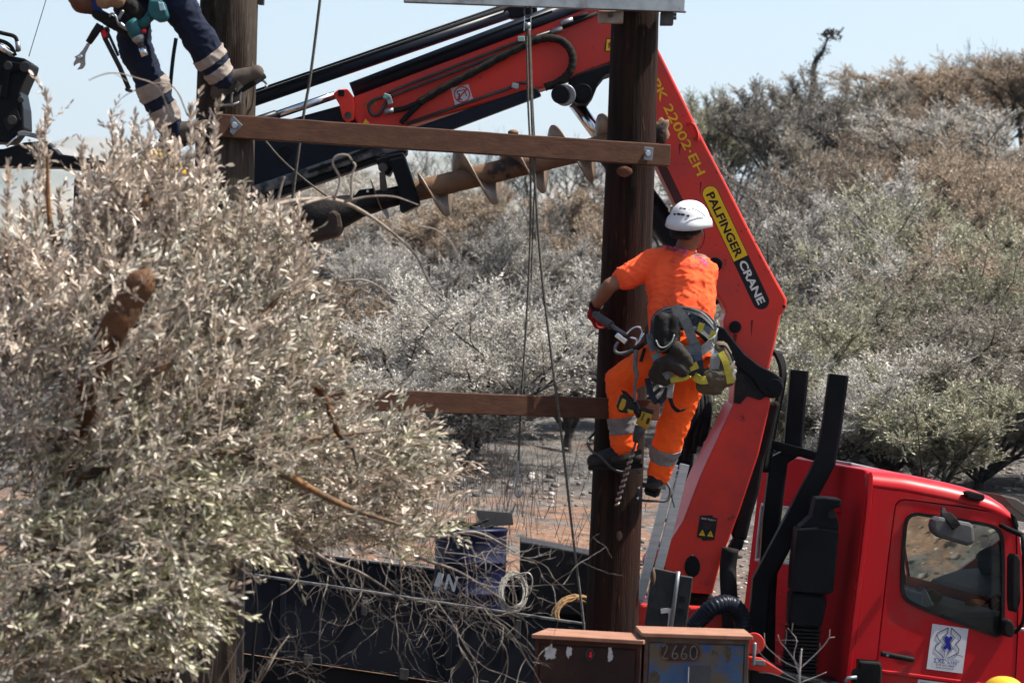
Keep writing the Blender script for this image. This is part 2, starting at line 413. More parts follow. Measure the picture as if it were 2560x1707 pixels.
def build_terrain():
    def axis(fine0, fine1, step, lo, hi, grow=1.28):
        a = list(np.arange(fine0, fine1 + 1e-6, step))
        s, p = step, fine1
        up = []
        while p < hi:
            s *= grow; p += s; up.append(min(p, hi))
        s, p = step, fine0
        dn = []
        while p > lo:
            s *= grow; p -= s; dn.append(max(p, lo))
        return np.array(dn[::-1] + a + up)
    xs = axis(-13, 17, 0.16, -9000, 9000)
    ys = np.concatenate([axis(14, 60, 0.16, -400, 60.0)[:-1], axis(60, 96, 0.4, 60, 14000)])
    ys = np.unique(np.round(ys, 4))
    X, Y = np.meshgrid(xs, ys)
    Z = gz(X, Y)
    rng = np.random.default_rng(5)
    # lumpy stony surface
    def vnoise(sx, seed):
        r = np.random.default_rng(seed).random((256, 256))
        u, v = X / sx, Y / sx
        i, j = np.floor(u).astype(int), np.floor(v).astype(int)
        fu, fv = u - i, v - j
        fu, fv = fu * fu * (3 - 2 * fu), fv * fv * (3 - 2 * fv)
        g = lambda a, b: r[a % 256, b % 256]
        return (g(i, j) * (1 - fu) + g(i + 1, j) * fu) * (1 - fv) + (g(i, j + 1) * (1 - fu) + g(i + 1, j + 1) * fu) * fv - 0.5
    near = ((np.abs(X) < 40) & (Y < 110) & (Y > -30)).astype(float)
    Z = Z + near * (vnoise(2.7, 1) * 0.34 * sm(22, 26, Y) + vnoise(0.9, 2) * 0.12 + vnoise(0.37, 3) * 0.055)
    far = sm(300, 1500, np.hypot(X, Y))
    Z = Z + far * vnoise(700, 4) * 30
    V = np.stack([X, Y, Z], -1).reshape(-1, 3)
    ny, nx = X.shape
    idx = np.arange(ny * nx).reshape(ny, nx)
    F = np.stack([idx[:-1, :-1], idx[:-1, 1:], idx[1:, 1:], idx[1:, :-1]], -1).reshape(-1, 4)
    me = mesh_np('ground', V, F)
    me.polygons.foreach_set('use_smooth', np.ones(len(F), dtype=bool))
    # burnt earth: grey ash, charcoal, reddish soil and pale stones
    m, t, n, b = newmat('burnt_ground'); L = t.links
    g = n.new('ShaderNodeNewGeometry')
    def nz(scale, detail=6, rough=0.6):
        q = n.new('ShaderNodeTexNoise'); q.inputs['Scale'].default_value = scale; q.inputs['Detail'].default_value = detail; q.inputs['Roughness'].default_value = rough
        L.new(g.outputs['Position'], q.inputs['Vector']); return q
    def ramp(src, p0, p1, c0=(0, 0, 0, 1), c1=(1, 1, 1, 1)):
        q = n.new('ShaderNodeValToRGB'); q.color_ramp.elements[0].position = p0; q.color_ramp.elements[1].position = p1
        q.color_ramp.elements[0].color = c0; q.color_ramp.elements[1].color = c1
        L.new(src, q.inputs[0]); return q.outputs[0]
    def mix(f, a, bb):
        q = n.new('ShaderNodeMix'); q.data_type = 'RGBA'
        L.new(f, q.inputs['Factor'])
        for s, k in ((a, 'A'), (bb, 'B')):
            if isinstance(s, tuple): q.inputs[k].default_value = s
            else: L.new(s, q.inputs[k])
        return q.outputs['Result']
    ash = ramp(nz(2.3, 9, 0.75).outputs['Fac'], 0.36, 0.66, (0.022, 0.021, 0.021, 1), (0.15, 0.138, 0.125, 1))
    soil = ramp(nz(7, 9, 0.75).outputs['Fac'], 0.33, 0.68, (0.075, 0.042, 0.028, 1), (0.27, 0.16, 0.105, 1))
    patch = ramp(nz(0.55, 4).outputs['Fac'], 0.50, 0.58)
    # the worn track behind the truck shows the red soil
    sx = n.new('ShaderNodeSeparateXYZ'); L.new(g.outputs['Position'], sx.inputs[0])
    mr = n.new('ShaderNodeMapRange'); mr.inputs['From Min'].default_value = 33.0; mr.inputs['From Max'].default_value = 28.0
    L.new(sx.outputs['Y'], mr.inputs['Value'])
    mul = n.new('ShaderNodeMath'); mul.operation = 'ADD'; mul.use_clamp = True
    L.new(mr.outputs[0], mul.inputs[0])
    ms = n.new('ShaderNodeMath'); ms.operation = 'MULTIPLY'; L.new(patch, ms.inputs[0]); ms.inputs[1].default_value = 0.35
    L.new(ms.outputs[0], mul.inputs[1])
    n2 = nz(1.6, 6); 
    ms2 = n.new('ShaderNodeMath'); ms2.operation = 'MULTIPLY'; L.new(mul.outputs[0], ms2.inputs[0]); L.new(ramp(n2.outputs['Fac'], 0.42, 0.52), ms2.inputs[1])
    mx_ = n.new('ShaderNodeMapRange'); mx_.inputs['From Min'].default_value = 2.3; mx_.inputs['From Max'].default_value = 1.5
    L.new(sx.outputs['X'], mx_.inputs['Value'])
    ms3 = n.new('ShaderNodeMath'); ms3.operation = 'MULTIPLY'; L.new(ms2.outputs[0], ms3.inputs[0]); L.new(mx_.outputs[0], ms3.inputs[1])
    c = mix(ms3.outputs[0], ash, soil)
    vo = n.new('ShaderNodeTexVoronoi'); vo.inputs['Scale'].default_value = 20; vo.inputs['Randomness'].default_value = 1.0
    L.new(g.outputs['Position'], vo.inputs['Vector'])
    st = ramp(vo.outputs['Distance'], 0.18, 0.26, (1, 1, 1, 1), (0, 0, 0, 1))
    stsel = n.new('ShaderNodeMath'); stsel.operation = 'MULTIPLY'
    sepc = n.new('ShaderNodeSeparateColor'); L.new(vo.outputs['Color'], sepc.inputs[0])
    L.new(st, stsel.inputs[0]); L.new(ramp(sepc.outputs[0], 0.86, 0.9), stsel.inputs[1])
    c = mix(stsel.outputs[0], c, (0.36, 0.335, 0.30, 1))
    # unburnt valley far beyond the ridge
    farf = n.new('ShaderNodeMapRange'); farf.inputs['From Min'].default_value = 150; farf.inputs['From Max'].default_value = 400
    L.new(sx.outputs['Y'], farf.inputs['Value'])
    c = mix(farf.outputs[0], c, (0.10, 0.11, 0.06, 1))
    L.new(c, b.inputs['Base Color']); b.inputs['Roughness'].default_value = 0.95; b.inputs['Specular IOR Level'].default_value = 0.2
    bp = n.new('ShaderNodeBump'); bp.inputs['Strength'].default_value = 0.9; bp.inputs['Distance'].default_value = 0.05
    L.new(nz(9, 9, 0.7).outputs['Fac'], bp.inputs['Height']); L.new(bp.outputs[0], b.inputs['Normal'])
    o = link('ground', me, m)
    o['kind'] = 'structure'
    return o

ground = build_terrain()
_gb = None
def gnd(x, y):
    """height of the built ground (with its lumps)"""
    global _gb
    if _gb is None:
        me = ground.data
        V = np.empty(len(me.vertices) * 3, dtype=np.float32); me.vertices.foreach_get('co', V)
        _gb = V.reshape(-1, 3)
    r = ground.ray_cast((x, y, 500), (0, 0, -1)) if False else None
    return float(gz(x, y))

# distant mountains beyond the valley, in two ranges
def mountains(name, dist, prof, depth, seed):
    rng = random.Random(seed)
    xs = np.linspace(-3800, 6500, 260)
    mb = MB()
    rows = 14
    verts = []
    px_of = lambda x: 1280 + x / dist * FPX
    hs = []
    for x in xs:
        p = px_of(x)
        y = np.interp(p, [q[0] for q in prof], [q[1] for q in prof])
        h = (853.5 - y) * dist / FPX + (p - 1280) * _s * 0
        h += 10 * noise.noise((x * 0.004, seed, 0)) * dist / 3000 + 5 * noise.noise((x * 0.015, seed, 3)) * dist / 3000
        hs.append(max(h, -10))
    for r in range(rows + 1):
        t = r / rows                      # 0 foot in front, 1 crest, then the back
        for i, x in enumerate(xs):
            e = t ** 1.25
            yy = dist - depth * (1 - t) + depth * 0.12 * noise.noise((x * 0.0022, t * 3, seed))
            z = -24 + (hs[i] + CAM_H + 24) * e
            if 0 < r < rows: z += (hs[i] + 24) * 0.10 * noise.noise((x * 0.006, t * 5, seed + 9))
            verts.append((x, yy, z))
    for i, x in enumerate(xs):
        verts.append((x, dist + depth * 0.8, -24))
    nx = len(xs)
    faces = [(r * nx + i, r * nx + i + 1, (r + 1) * nx + i + 1, (r + 1) * nx + i) for r in range(rows + 1) for i in range(nx - 1)]
    mb.add(verts, faces, True)
    o = mb.build(name, M_mount, recalc=False)
    o['kind'] = 'structure'
    return o
M_mount = pm('mountain_scrub', (0.10, 0.105, 0.065), (0.22, 0.19, 0.15), 0.004, rough=0.95, detail=8)
mountains('mountains', 6200, [(-3500, 470), (0, 440), (130, 400), (260, 385), (420, 405), (600, 400), (800, 392), (1000, 388), (1100, 392), (1400, 420), (2000, 430), (7000, 430)], 1700, 3)
mountains('hills', 3300, [(-3500, 560), (0, 545), (100, 505), (230, 540), (400, 520), (700, 560), (900, 500), (1100, 470), (1300, 520), (2000, 560), (7000, 560)], 1000, 8)
# ------------------------------------------------------------------ olive trees
BEIGE, SILVER, OLIVE, BROWN, PALE = (0.40, 0.315, 0.235), (0.33, 0.325, 0.285), (0.135, 0.14, 0.085), (0.20, 0.125, 0.07), (0.55, 0.50, 0.42)
M['leaf_near'] = leafmat('scorched_leaf_near', [(0.0, OLIVE), (0.18, (0.20, 0.20, 0.15)), (0.42, SILVER), (0.70, BEIGE), (0.9, PALE), (1.0, BROWN)], 0.25, 0.42, 0.5)
M['leaf_silver'] = leafmat('scorched_leaf_silver', [(0, (0.12, 0.115, 0.1)), (0.25, (0.33, 0.315, 0.28)), (0.6, (0.6, 0.57, 0.51)), (0.9, (0.82, 0.78, 0.7)), (1, (0.88, 0.85, 0.78))], 0.28, 0.5, 0.35)
M['leaf_tan'] = leafmat('scorched_leaf_tan', [(0, (0.11, 0.078, 0.05)), (0.3, (0.28, 0.205, 0.135)), (0.65, (0.47, 0.36, 0.25)), (0.9, (0.66, 0.53, 0.39)), (1, (0.78, 0.66, 0.52))], 0.28, 0.5, 0.35)
M['leaf_dull'] = leafmat('scorched_leaf_dull', [(0, (0.08, 0.074, 0.058)), (0.35, (0.21, 0.19, 0.15)), (0.7, (0.37, 0.335, 0.265)), (0.92, (0.55, 0.5, 0.4)), (1, (0.68, 0.61, 0.51))], 0.28, 0.5, 0.35)
M['leaf_green'] = leafmat('greyish_leaf', [(0, (0.085, 0.09, 0.052)), (0.35, (0.24, 0.245, 0.155)), (0.7, (0.42, 0.415, 0.285)), (0.9, (0.62, 0.58, 0.42)), (1, (0.76, 0.7, 0.54))], 0.28, 0.5, 0.35)

M['leaf_dark'] = leafmat('charred_leaf', [(0, (.05, .046, .04)), (.4, (.13, .12, .105)), (.75, (.22, .205, .18)), (.93, (.36, .335, .29)), (1, (.55, .51, .45))], .2, .5, .3)
def nrm(a):
    return a / np.maximum(np.linalg.norm(a, axis=-1, keepdims=True), 1e-9)

def leaf_arrays(B, D, rng, Lm, Wm):
    """folded four-point leaves: base, side, tip, side"""
    n = len(B)
    ref = nrm(rng.normal(size=(n, 3)))
    side = nrm(np.cross(D, ref)); up = np.cross(side, D)
    Ln = Lm * rng.uniform(0.6, 1.2, (n, 1)); Wn = Wm * rng.uniform(0.7, 1.25, (n, 1))
    curl = rng.uniform(-0.25, 0.25, (n, 1)) * Ln
    v0 = B
    v1 = B + D * Ln * 0.48 + side * Wn * 0.5 + up * Wn * 0.22
    v2 = B + D * Ln + up * curl
    v3 = B + D * Ln * 0.48 - side * Wn * 0.5 + up * Wn * 0.22
    V = np.stack([v0, v1, v2, v3], 1).reshape(-1, 3)
    F = np.arange(4 * n).reshape(n, 4)
    return V, F

def leaf_hex(B, D, rng, Lm, Wm):
    """rounded six-point leaves for the near tree, slightly curled"""
    n = len(B)
    ref = nrm(rng.normal(size=(n, 3)))
    side = nrm(np.cross(D, ref)); up = np.cross(side, D)
    Ln = Lm * rng.uniform(0.45, 1.25, (n, 1)); Wn = Wm * rng.uniform(0.6, 1.3, (n, 1))
    cu = rng.uniform(-0.35, 0.35, (n, 1)) * Ln; fo = Wn * rng.uniform(-.1, .35, (n, 1))
    P = lambda a, w, c: B + D * Ln * a + side * Wn * w + up * (cu * c + fo * abs(w) * 2)
    V = np.stack([P(0, 0, 0), P(.3, .42, .09), P(.68, .46, .46), P(1, 0, 1), P(.68, -.46, .46), P(.3, -.42, .09)], 1).reshape(-1, 3)
    i = (np.arange(n) * 6)[:, None]
    F = np.concatenate([i + np.array([[0, 1, 2, 3]]), i + np.array([[0, 3, 4, 5]])], 0)
    return V, F

def spray(O, D, Ls, rng, per, Lm, Wm, spread=0.75, hexa=False):
    """leaves in pairs along straight twigs O + D*t"""
    n = len(O)
    t = np.tile(np.linspace(0.12, 1.0, per), (n, 1)) + rng.uniform(-0.03, 0.03, (n, per))
    ref = nrm(rng.normal(size=(n, 3)))
    a = nrm(np.cross(D, ref)); b = np.cross(D, a)
    ph = (np.arange(per) * 2.2)[None, :] + rng.uniform(0, 6.28, (n, 1)) + rng.uniform(-0.5, 0.5, (n, per))
    out = a[:, None, :] * np.cos(ph)[..., None] + b[:, None, :] * np.sin(ph)[..., None]
    sp = spread * (1.1 - 0.75 * t)[..., None] + rng.uniform(-0.12, 0.12, (n, per, 1))
    d = nrm(D[:, None, :] * np.cos(sp) + out * np.sin(sp))
    B = O[:, None, :] + D[:, None, :] * (t * Ls[:, None])[..., None]
    return (leaf_hex if hexa else leaf_arrays)(B.reshape(-1, 3), d.reshape(-1, 3), rng, Lm, Wm)

def twig_tubes(O, E, r):
    """three-sided thin tubes from O to E"""
    n = len(O); D = nrm(E - O)
    ref = np.where(np.abs(D[:, 2:3]) < 0.9, np.array([[0, 0, 1.0]]), np.array([[1.0, 0, 0]]))
    a = nrm(np.cross(D, ref)); b = np.cross(D, a)
    vs_ = []
    for k in range(3):
        q = 2.094 * k
        c = a * math.cos(q) + b * math.sin(q)
        vs_.append(O + c * r); vs_.append(E + c * r * 0.45)
    V = np.stack(vs_, 1).reshape(-1, 3)
    base = (np.arange(n) * 6)[:, None]
    F = np.concatenate([base + np.array([[0, 2, 3, 1]]), base + np.array([[2, 4, 5, 3]]), base + np.array([[4, 0, 1, 5]])], 0)
    return V, F

def merge(parts):
    Vs, Fs, o = [], [], 0
    for V, F in parts:
        Vs.append(V); Fs.append(F + o); o += len(V)
    return np.concatenate(Vs), np.concatenate(Fs)

def grow_tree(seed, H=3.4, crown=1.7, stems=4, kids=5, twigs=11, per=13, Lm=0.058, Wm=0.018, lean=0.55, open_=0.0, tl=0.34, low=False):
    """returns (wood MB, leaf mesh arrays, twig arrays); crown top near z = H"""
    rnd = random.Random(seed); rng = np.random.default_rng(seed)
    wood = MB(); tO, tD, tL = [], [], []
    def limb(p, d, L, r, lvl):
        n = 5; pts = [p]; rs = [r]
        q = p.copy(); dd = d.normalized()
        for i in range(n):
            dd = (dd + Vector((rnd.gauss(0, .16), rnd.gauss(0, .16), rnd.gauss(0.05, .10)))).normalized()
            q = q + dd * L / n
            pts.append(q.copy()); rs.append(r * (1 - 0.62 * (i + 1) / n))
        wood.tube(pts, rs, 7 if lvl == 0 else 5 if lvl == 1 else 4, caps=False)
        if lvl < 2:
            for k in range(kids if lvl == 0 else kids - 1):
                t = rnd.uniform(0.35, 1.0); i = min(int(t * n), n - 1)
                b = pts[i].lerp(pts[i + 1], t * n - i)
                az = rnd.uniform(0, 6.283)
                out = Vector((math.cos(az), math.sin(az), rnd.uniform(-0.15, 0.9))).normalized()
                limb(b, (dd * 0.55 + out * 0.85), L * rnd.uniform(0.5, 0.75), r * 0.45, lvl + 1)
        if lvl >= 1 or low:
            for k in range(twigs if lvl == 2 else twigs // 2):
                t = rnd.uniform(0.15, 1.0) ** 0.55; i = min(int(t * n), n - 1)
                b = pts[i].lerp(pts[i + 1], t * n - i)
                out = Vector((rnd.gauss(0, 1), rnd.gauss(0, 1), rnd.gauss(0.55, 0.7))).normalized()
                v = (dd * 0.5 + out).normalized()
                tO.append(b); tD.append(v); tL.append(rnd.uniform(0.6, 1.25) * tl)
    base = Vector((0, 0, -0.25))
    fork = Vector((rnd.uniform(-.1, .1), rnd.uniform(-.1, .1), H * 0.09))
    wood.tube([base, base.lerp(fork, 0.6) + Vector((rnd.uniform(-.06, .06), 0, 0)), fork], [H * 0.030, H * 0.022, H * 0.024], 9, caps=False)
    for s in range(stems):
        az = 6.283 * s / stems + rnd.uniform(-.5, .5)
        d = Vector((math.cos(az) * lean, math.sin(az) * lean, 1.0))
        limb(fork - Vector((0, 0, 0.05)), d, H * rnd.uniform(0.42, 0.6), H * 0.015, 0)
    O = np.array([tuple(p) for p in tO]); D = np.array([tuple(p) for p in tD]); Ls = np.array(tL)
    E = O + D * Ls[:, None]
    # squeeze to the wanted size
    zmax = np.percentile(E[:, 2], 99.3); rad = np.percentile(np.hypot(E[:, 0], E[:, 1]), 97)
    S = np.array([crown / rad, crown / rad, H / zmax])
    O = O * S; D2 = D * S; k = np.linalg.norm(D2, axis=1); D = D2 / k[:, None]; Ls = np.clip(Ls * k, 0.1, 0.6)
    wood.v = [Vector((p.x * S[0], p.y * S[1], p.z * S[2] if p.z > 0 else p.z)) for p in wood.v]
    if open_ > 0:
        keep = rng.random(len(O)) > open_
    else:
        keep = np.ones(len(O), bool)
    LV, LF = spray(O[keep], D[keep], Ls[keep], rng, per, Lm, Wm)
    TV, TF = twig_tubes(O, O + D * Ls[:, None], 0.0042)
    return wood, (LV, LF), (TV, TF)

PROTO = {}
def proto(key, **kw):
    wood, (LV, LF), (TV, TF) = grow_tree(**kw)
    wm = wood.mesh('trunk_' + key)
    lm = mesh_np('leaves_' + key, LV, LF)
    tm = mesh_np('twigs_' + key, TV, TF)
    PROTO[key] = (wm, lm, tm, kw['H'], kw['crown'])

proto('round', seed=11, H=3.2, crown=1.9, stems=6, kids=5, twigs=30, per=13, tl=.25)
proto('tall', seed=23, H=4.6, crown=1.7, stems=5, kids=5, twigs=34, per=13, lean=0.35, tl=.26)
proto('wide', seed=37, H=3.0, crown=2.3, stems=7, kids=5, twigs=27, per=13, lean=0.8, tl=.25)
proto('bushy', seed=41, H=2.3, crown=1.5, stems=9, kids=4, twigs=28, per=14, lean=0.8, low=True, tl=.24)
proto('thin', seed=53, H=4.2, crown=1.6, stems=4, kids=5, twigs=12, per=12, lean=0.3, open_=0.5)
proto('bare', seed=67, H=3.2, crown=1.2, stems=5, kids=5, twigs=7, per=5, lean=0.4, open_=0.97)

def place_tree(key, px, topy, Y, width, label, leaf='leaf_silver', rot=None, wood='bark_dark', name='olive_tree', cat='tree', group='scorched olive trees on the hillside'):
    wm, lm, tm, H, crown = PROTO[key]
    top = W(px, topy, Y)
    g = gnd(top.x, Y)
    sz = max((top.z - g) / H, 0.3); sx = width / (2 * crown)
    root = thing(name, label, cat, (top.x, Y, g - 0.03), group)
    rnd = random.Random(hash((px, topy)) & 0xffff)
    root.rotation_euler = (0, 0, rot if rot is not None else rnd.uniform(0, 6.28))
    root.scale = (sx, sx, sz)
    key2 = (key, wood)
    for nm, me, mt in (('trunk', wm, wood), ('crown', lm, leaf), ('twigs', tm, wood if key == 'bare' else 'twig')):
        if not me.materials: me.materials.append(M[mt])
        o = bpy.data.objects.new(nm, me); COL.objects.link(o); o.parent = root
        o.material_slots[0].link = 'OBJECT'; o.material_slots[0].material = M[mt]
        if nm != 'trunk': o['kind'] = 'stuff'
    return root
VAR = {}
T = place_tree
# between the poles, near to far
T('wide', 1215, 690, 34.5, 3.5, 'silvery olive tree with forked dark trunk in the middle, behind the hanging ropes')
T('round', 1440, 640, 37, 2.6, 'pale silver olive tree just left of the dark pole')
T('bushy', 1085, 930, 33.5, 1.9, 'low silver olive shrub behind the left end of the lower beam')
T('round', 905, 700, 38, 2.7, 'tan and silver olive right beside the near foliage', leaf='leaf_tan')
T('bushy', 760, 900, 31, 2.6, 'pale tan olive showing below the lower beam, left of the rope', leaf='leaf_silver')
T('bushy', 900, 1080, 27.5, 2.1, 'bushy scorched shrub behind the truck bed on the left', leaf='leaf_tan')
T('bushy', 690, 1010, 28.5, 2.0, 'dry shrub behind the left end of the truck bed', leaf='leaf_silver')
T('tall', 960, 585, 44, 2.0, 'upright pale olive below the auger drive')
T('round', 800, 560, 47, 3.2, 'dull grey olive under the crane arm, beside the near foliage', leaf='leaf_dark')
T('bushy', 1030, 640, 41, 1.8, 'small pale olive shrub below the auger', leaf='leaf_silver')
T('tall', 1300, 545, 43, 1.9, 'slim pale olive rising directly behind the ropes')
T('round', 1130, 470, 55, 3.0, 'brownish olive below the auger flights', leaf='leaf_tan')
T('round', 1280, 510, 53, 2.6, 'grey brown olive below the right half of the auger', leaf='leaf_dark')
T('wide', 930, 430, 66, 4.4, 'pale far olive under the left end of the upper beam', leaf='leaf_silver')
T('wide', 770, 455, 62, 4.0, 'pale far olive right of the grey pole', leaf='leaf_silver')
T('bushy', 1180, 470, 66, 2.4, 'far dark shrub on the scorched slope behind the auger', leaf='leaf_dark')
T('bushy', 1445, 540, 48, 2.2, 'low brown shrub with bleached bare stems left of the dark pole', leaf='leaf_tan')
T('wide', 690, 450, 58, 3.6, 'pale far shrub between the grey pole and the auger drive', leaf='leaf_tan')
T('wide', 860, 418, 70, 4.2, 'far pale tree directly under the guide rail of the boom', leaf='leaf_silver')
T('wide', 1020, 425, 69, 4.0, 'far dull tree behind the auger hanger', leaf='leaf_dull')
T('round', 1480, 450, 60, 3.2, 'far brownish tree touching the left edge of the dark pole', leaf='leaf_tan')
for i, (px, ty, Y, wd) in enumerate([(1090, 330, 74, 1.9), (1235, 315, 76, 2.0), (1330, 345, 70, 1.9), (1420, 330, 73, 2.2), (1500, 350, 71, 2.0)]):
    T('bare', px, ty, Y, wd, ['bare burnt tree above the auger blade nearest its drive', 'bare burnt tree on the skyline behind the rope pulley line', 'bare blackened tree below the middle of the upper beam',
       'bare burnt tree on the ridge just left of the dark pole', 'bare burnt tree half hidden by the dark pole'][i], wood='bark_dark', name='burnt_tree', group='bare burnt trees on the ridge')
# right of the pole
T('thin', 1830, 470, 45, 3.0, 'charred half bare tree just right of the yellow lettering', leaf='leaf_dark')
T('thin', 1990, 640, 40, 2.8, 'charred half bare tree right of the boom end', leaf='leaf_dark')
T('tall', 1760, 235, 60, 3.0, 'grey green tree whose rounded top meets the boom edge on the skyline', leaf='leaf_green')
T('tall', 1845, 228, 64, 2.4, 'second rounded grey green treetop right of the boom', leaf='leaf_green')
T('thin', 1720, 330, 52, 2.8, 'dull thin tree against the right edge of the boom', leaf='leaf_dark')
T('tall', 1960, 215, 58, 3.4, 'thin grey tree left of the broken dead snag', leaf='leaf_dark')
T('tall', 2090, 180, 60, 3.2, 'tall grey tree behind the broken dead snag', leaf='leaf_dull')
T('thin', 1900, 390, 48, 3.2, 'half bare grey tree with dark stems right of the lettering', leaf='leaf_dark')
T('thin', 2040, 420, 46, 3.0, 'half bare dark stemmed tree above the black posts', leaf='leaf_dark')
T('round', 2190, 225, 64, 3.6, 'grey crown in the dip of the skyline', leaf='leaf_dull')
T('tall', 2330, 160, 68, 4.2, 'brown crown rising at the right of the skyline', leaf='leaf_tan')
T('wide', 2460, 125, 72, 5.0, 'highest brown crown on the right skyline', leaf='leaf_tan')
T('tall', 2580, 130, 66, 3.8, 'brown crown cut by the right edge of the picture at the skyline', leaf='leaf_tan')
T('round', 2280, 240, 56, 3.0, 'rounded olive brown tree below the right skyline', leaf='leaf_tan')
T('wide', 2250, 330, 52, 3.6, 'pinkish tan tree in the middle of the right slope', leaf='leaf_tan')
T('tall', 2400, 250, 54, 3.8, 'pale pinkish tree on the upper right slope', leaf='leaf_silver')
T('wide', 2530, 330, 50, 3.6, 'tan tree at the right edge on the upper slope', leaf='leaf_tan')
T('round', 2160, 440, 43, 3.2, 'broad pale olive in the middle of the right slope', leaf='leaf_silver')
T('wide', 2330, 470, 41, 3.6, 'broad sage olive right of the middle of the slope', leaf='leaf_green')
T('wide', 2520, 560, 39, 3.4, 'brown olive at the right edge halfway down the slope', leaf='leaf_tan')
T('round', 1960, 560, 42, 3.0, 'grey olive between the boom end and the pale olive', leaf='leaf_dark')
T('wide', 2140, 690, 37, 3.4, 'dense sage olive above the black posts', leaf='leaf_green')
T('wide', 2380, 720, 36, 3.6, 'dense grey olive above the cab roof', leaf='leaf_dull')
T('bushy', 2000, 790, 34.5, 2.4, 'sage shrub directly behind the two black posts', leaf='leaf_green')
T('bushy', 2230, 860, 33.5, 2.6, 'pale shrub just above the cab roof hatch', leaf='leaf_silver')
T('bushy', 2470, 870, 33, 2.8, 'grey twiggy shrub above the front of the cab', leaf='leaf_dull')
T('bushy', 1820, 800, 38, 2.4, 'shrub glimpsed between the worker and the boom', leaf='leaf_silver')
T('bushy', 1600, 640, 40, 2.6, 'olive hidden behind the dark pole and the worker', leaf='leaf_silver')
T('bushy', 1960, 900, 32.5, 2.2, 'sage shrub low between the crane column and the black posts', leaf='leaf_green')
T('wide', 2130, 900, 32, 2.4, 'pale shrub reaching down to the rear of the cab roof', leaf='leaf_silver')
T('bushy', 2330, 940, 31.5, 2.4, 'sage shrub reaching down to the cab roof above the mirror', leaf='leaf_green')
T('wide', 2250, 590, 39.5, 3.2, 'bright pale olive above the middle of the cab roof', leaf='leaf_silver')
T('wide', 2440, 620, 38, 3.0, 'olive grey tree near the right edge above the cab', leaf='leaf_green')
T('round', 2060, 330, 54, 3.0, 'dull tree under the broken snag', leaf='leaf_dull')
T('round', 2420, 400, 47, 3.2, 'warm beige tree on the right slope above the sage olive', leaf='leaf_tan')
T('bushy', 1250, 900, 38, 2.6, 'dim grey shrub below the middle olive, beside its trunk', leaf='leaf_dull')
for i, (px, ty, Y, wd) in enumerate([(2450, 95, 70, 2.2), (2020, 165, 60, 1.8), (1990, 560, 44, 2.0)]):
    T('bare', px, ty, Y, wd, ['bare pale twigs sticking out of the right skyline', 'leafless tree beside the broken snag', 'leafless dark tree on the slope right of the boom lettering'][i], wood='bark_dark', name='burnt_tree', group='bare burnt trees on the ridge')

for i, (key, px, ty, Y, wd, lf) in enumerate([('wide', 2720, 150, 66, 4.4, 'leaf_tan'), ('tall', 2860, 120, 70, 4.0, 'leaf_dull'), ('wide', 2700, 420, 48, 3.6, 'leaf_tan'), ('round', 2850, 380, 52, 3.6, 'leaf_dull'),
        ('wide', 2690, 680, 38, 3.4, 'leaf_green'), ('round', 2880, 600, 42, 3.2, 'leaf_silver'), ('bushy', 2720, 900, 33.5, 2.6, 'leaf_dull'), ('wide', 3040, 300, 58, 4.2, 'leaf_tan')]):
    T(key, px, ty, Y, wd, 'scorched olive continuing the slope just beyond the right edge of the view', leaf=lf, group='olives beyond the right edge')
# broken dead snag on the ridge with one last tuft
sb = W(2036, 190, 62)
snag = thing('dead_snag', 'broken ivy clad dead snag leaning on the skyline with one last tuft', 'dead tree', (sb.x, 62, gnd(sb.x, 62)))
pp = [Vector((sb.x - 0.15, 62, gnd(sb.x, 62) - .2)), W(2030, 250, 62), W(2034, 170, 62), W(2048, 140, 62), W(2062, 126, 62)]
MB().tube(cr(pp, 4), [0.06] * 5 + [0.055, 0.05, 0.05, .05, .05, .05, .045, .04, .035, .03, .02, .012], 8).build('trunk', M['bark_dark'], snag)
MB().tube(cr([W(2058, 132, 62), W(2064, 112, 62), W(2070, 98, 62), W(2082, 90, 62)], 4), 0.02, 5).build('branch', M['bark_dark'], snag)
def tuft(centers, n, rad, seed, Lm=0.09, Wm=0.03):
    rng = np.random.default_rng(seed)
    c = np.array([tuple(centers[i]) for i in rng.integers(0, len(centers), n)])
    O = c + rng.normal(size=(n, 3)) * np.array(rad)
    D = nrm(rng.normal(size=(n, 3)) + np.array([0.3, 0, 0.5]))
    return spray(O, D, np.full(n, 0.09), rng, 6, Lm, Wm)
V_, F_ = merge([tuft([W(2075, 88, 62), W(2068, 92, 62), W(2088, 90, 62)], 60, (0.075, 0.075, 0.035), 3, 0.06, 0.03), tuft([p for p in cr(pp[1:], 5)[4:]], 90, (0.02, 0.02, 0.05), 4, 0.04, 0.02)])
o = link('foliage', mesh_np('foliage', V_ - np.array(tuple(base_of(snag))), F_), leafmat('ivy_leaf', [(0, (0.02, 0.02, 0.014)), (1, (0.06, 0.055, 0.04))], 0.1), snag); o['kind'] = 'stuff'

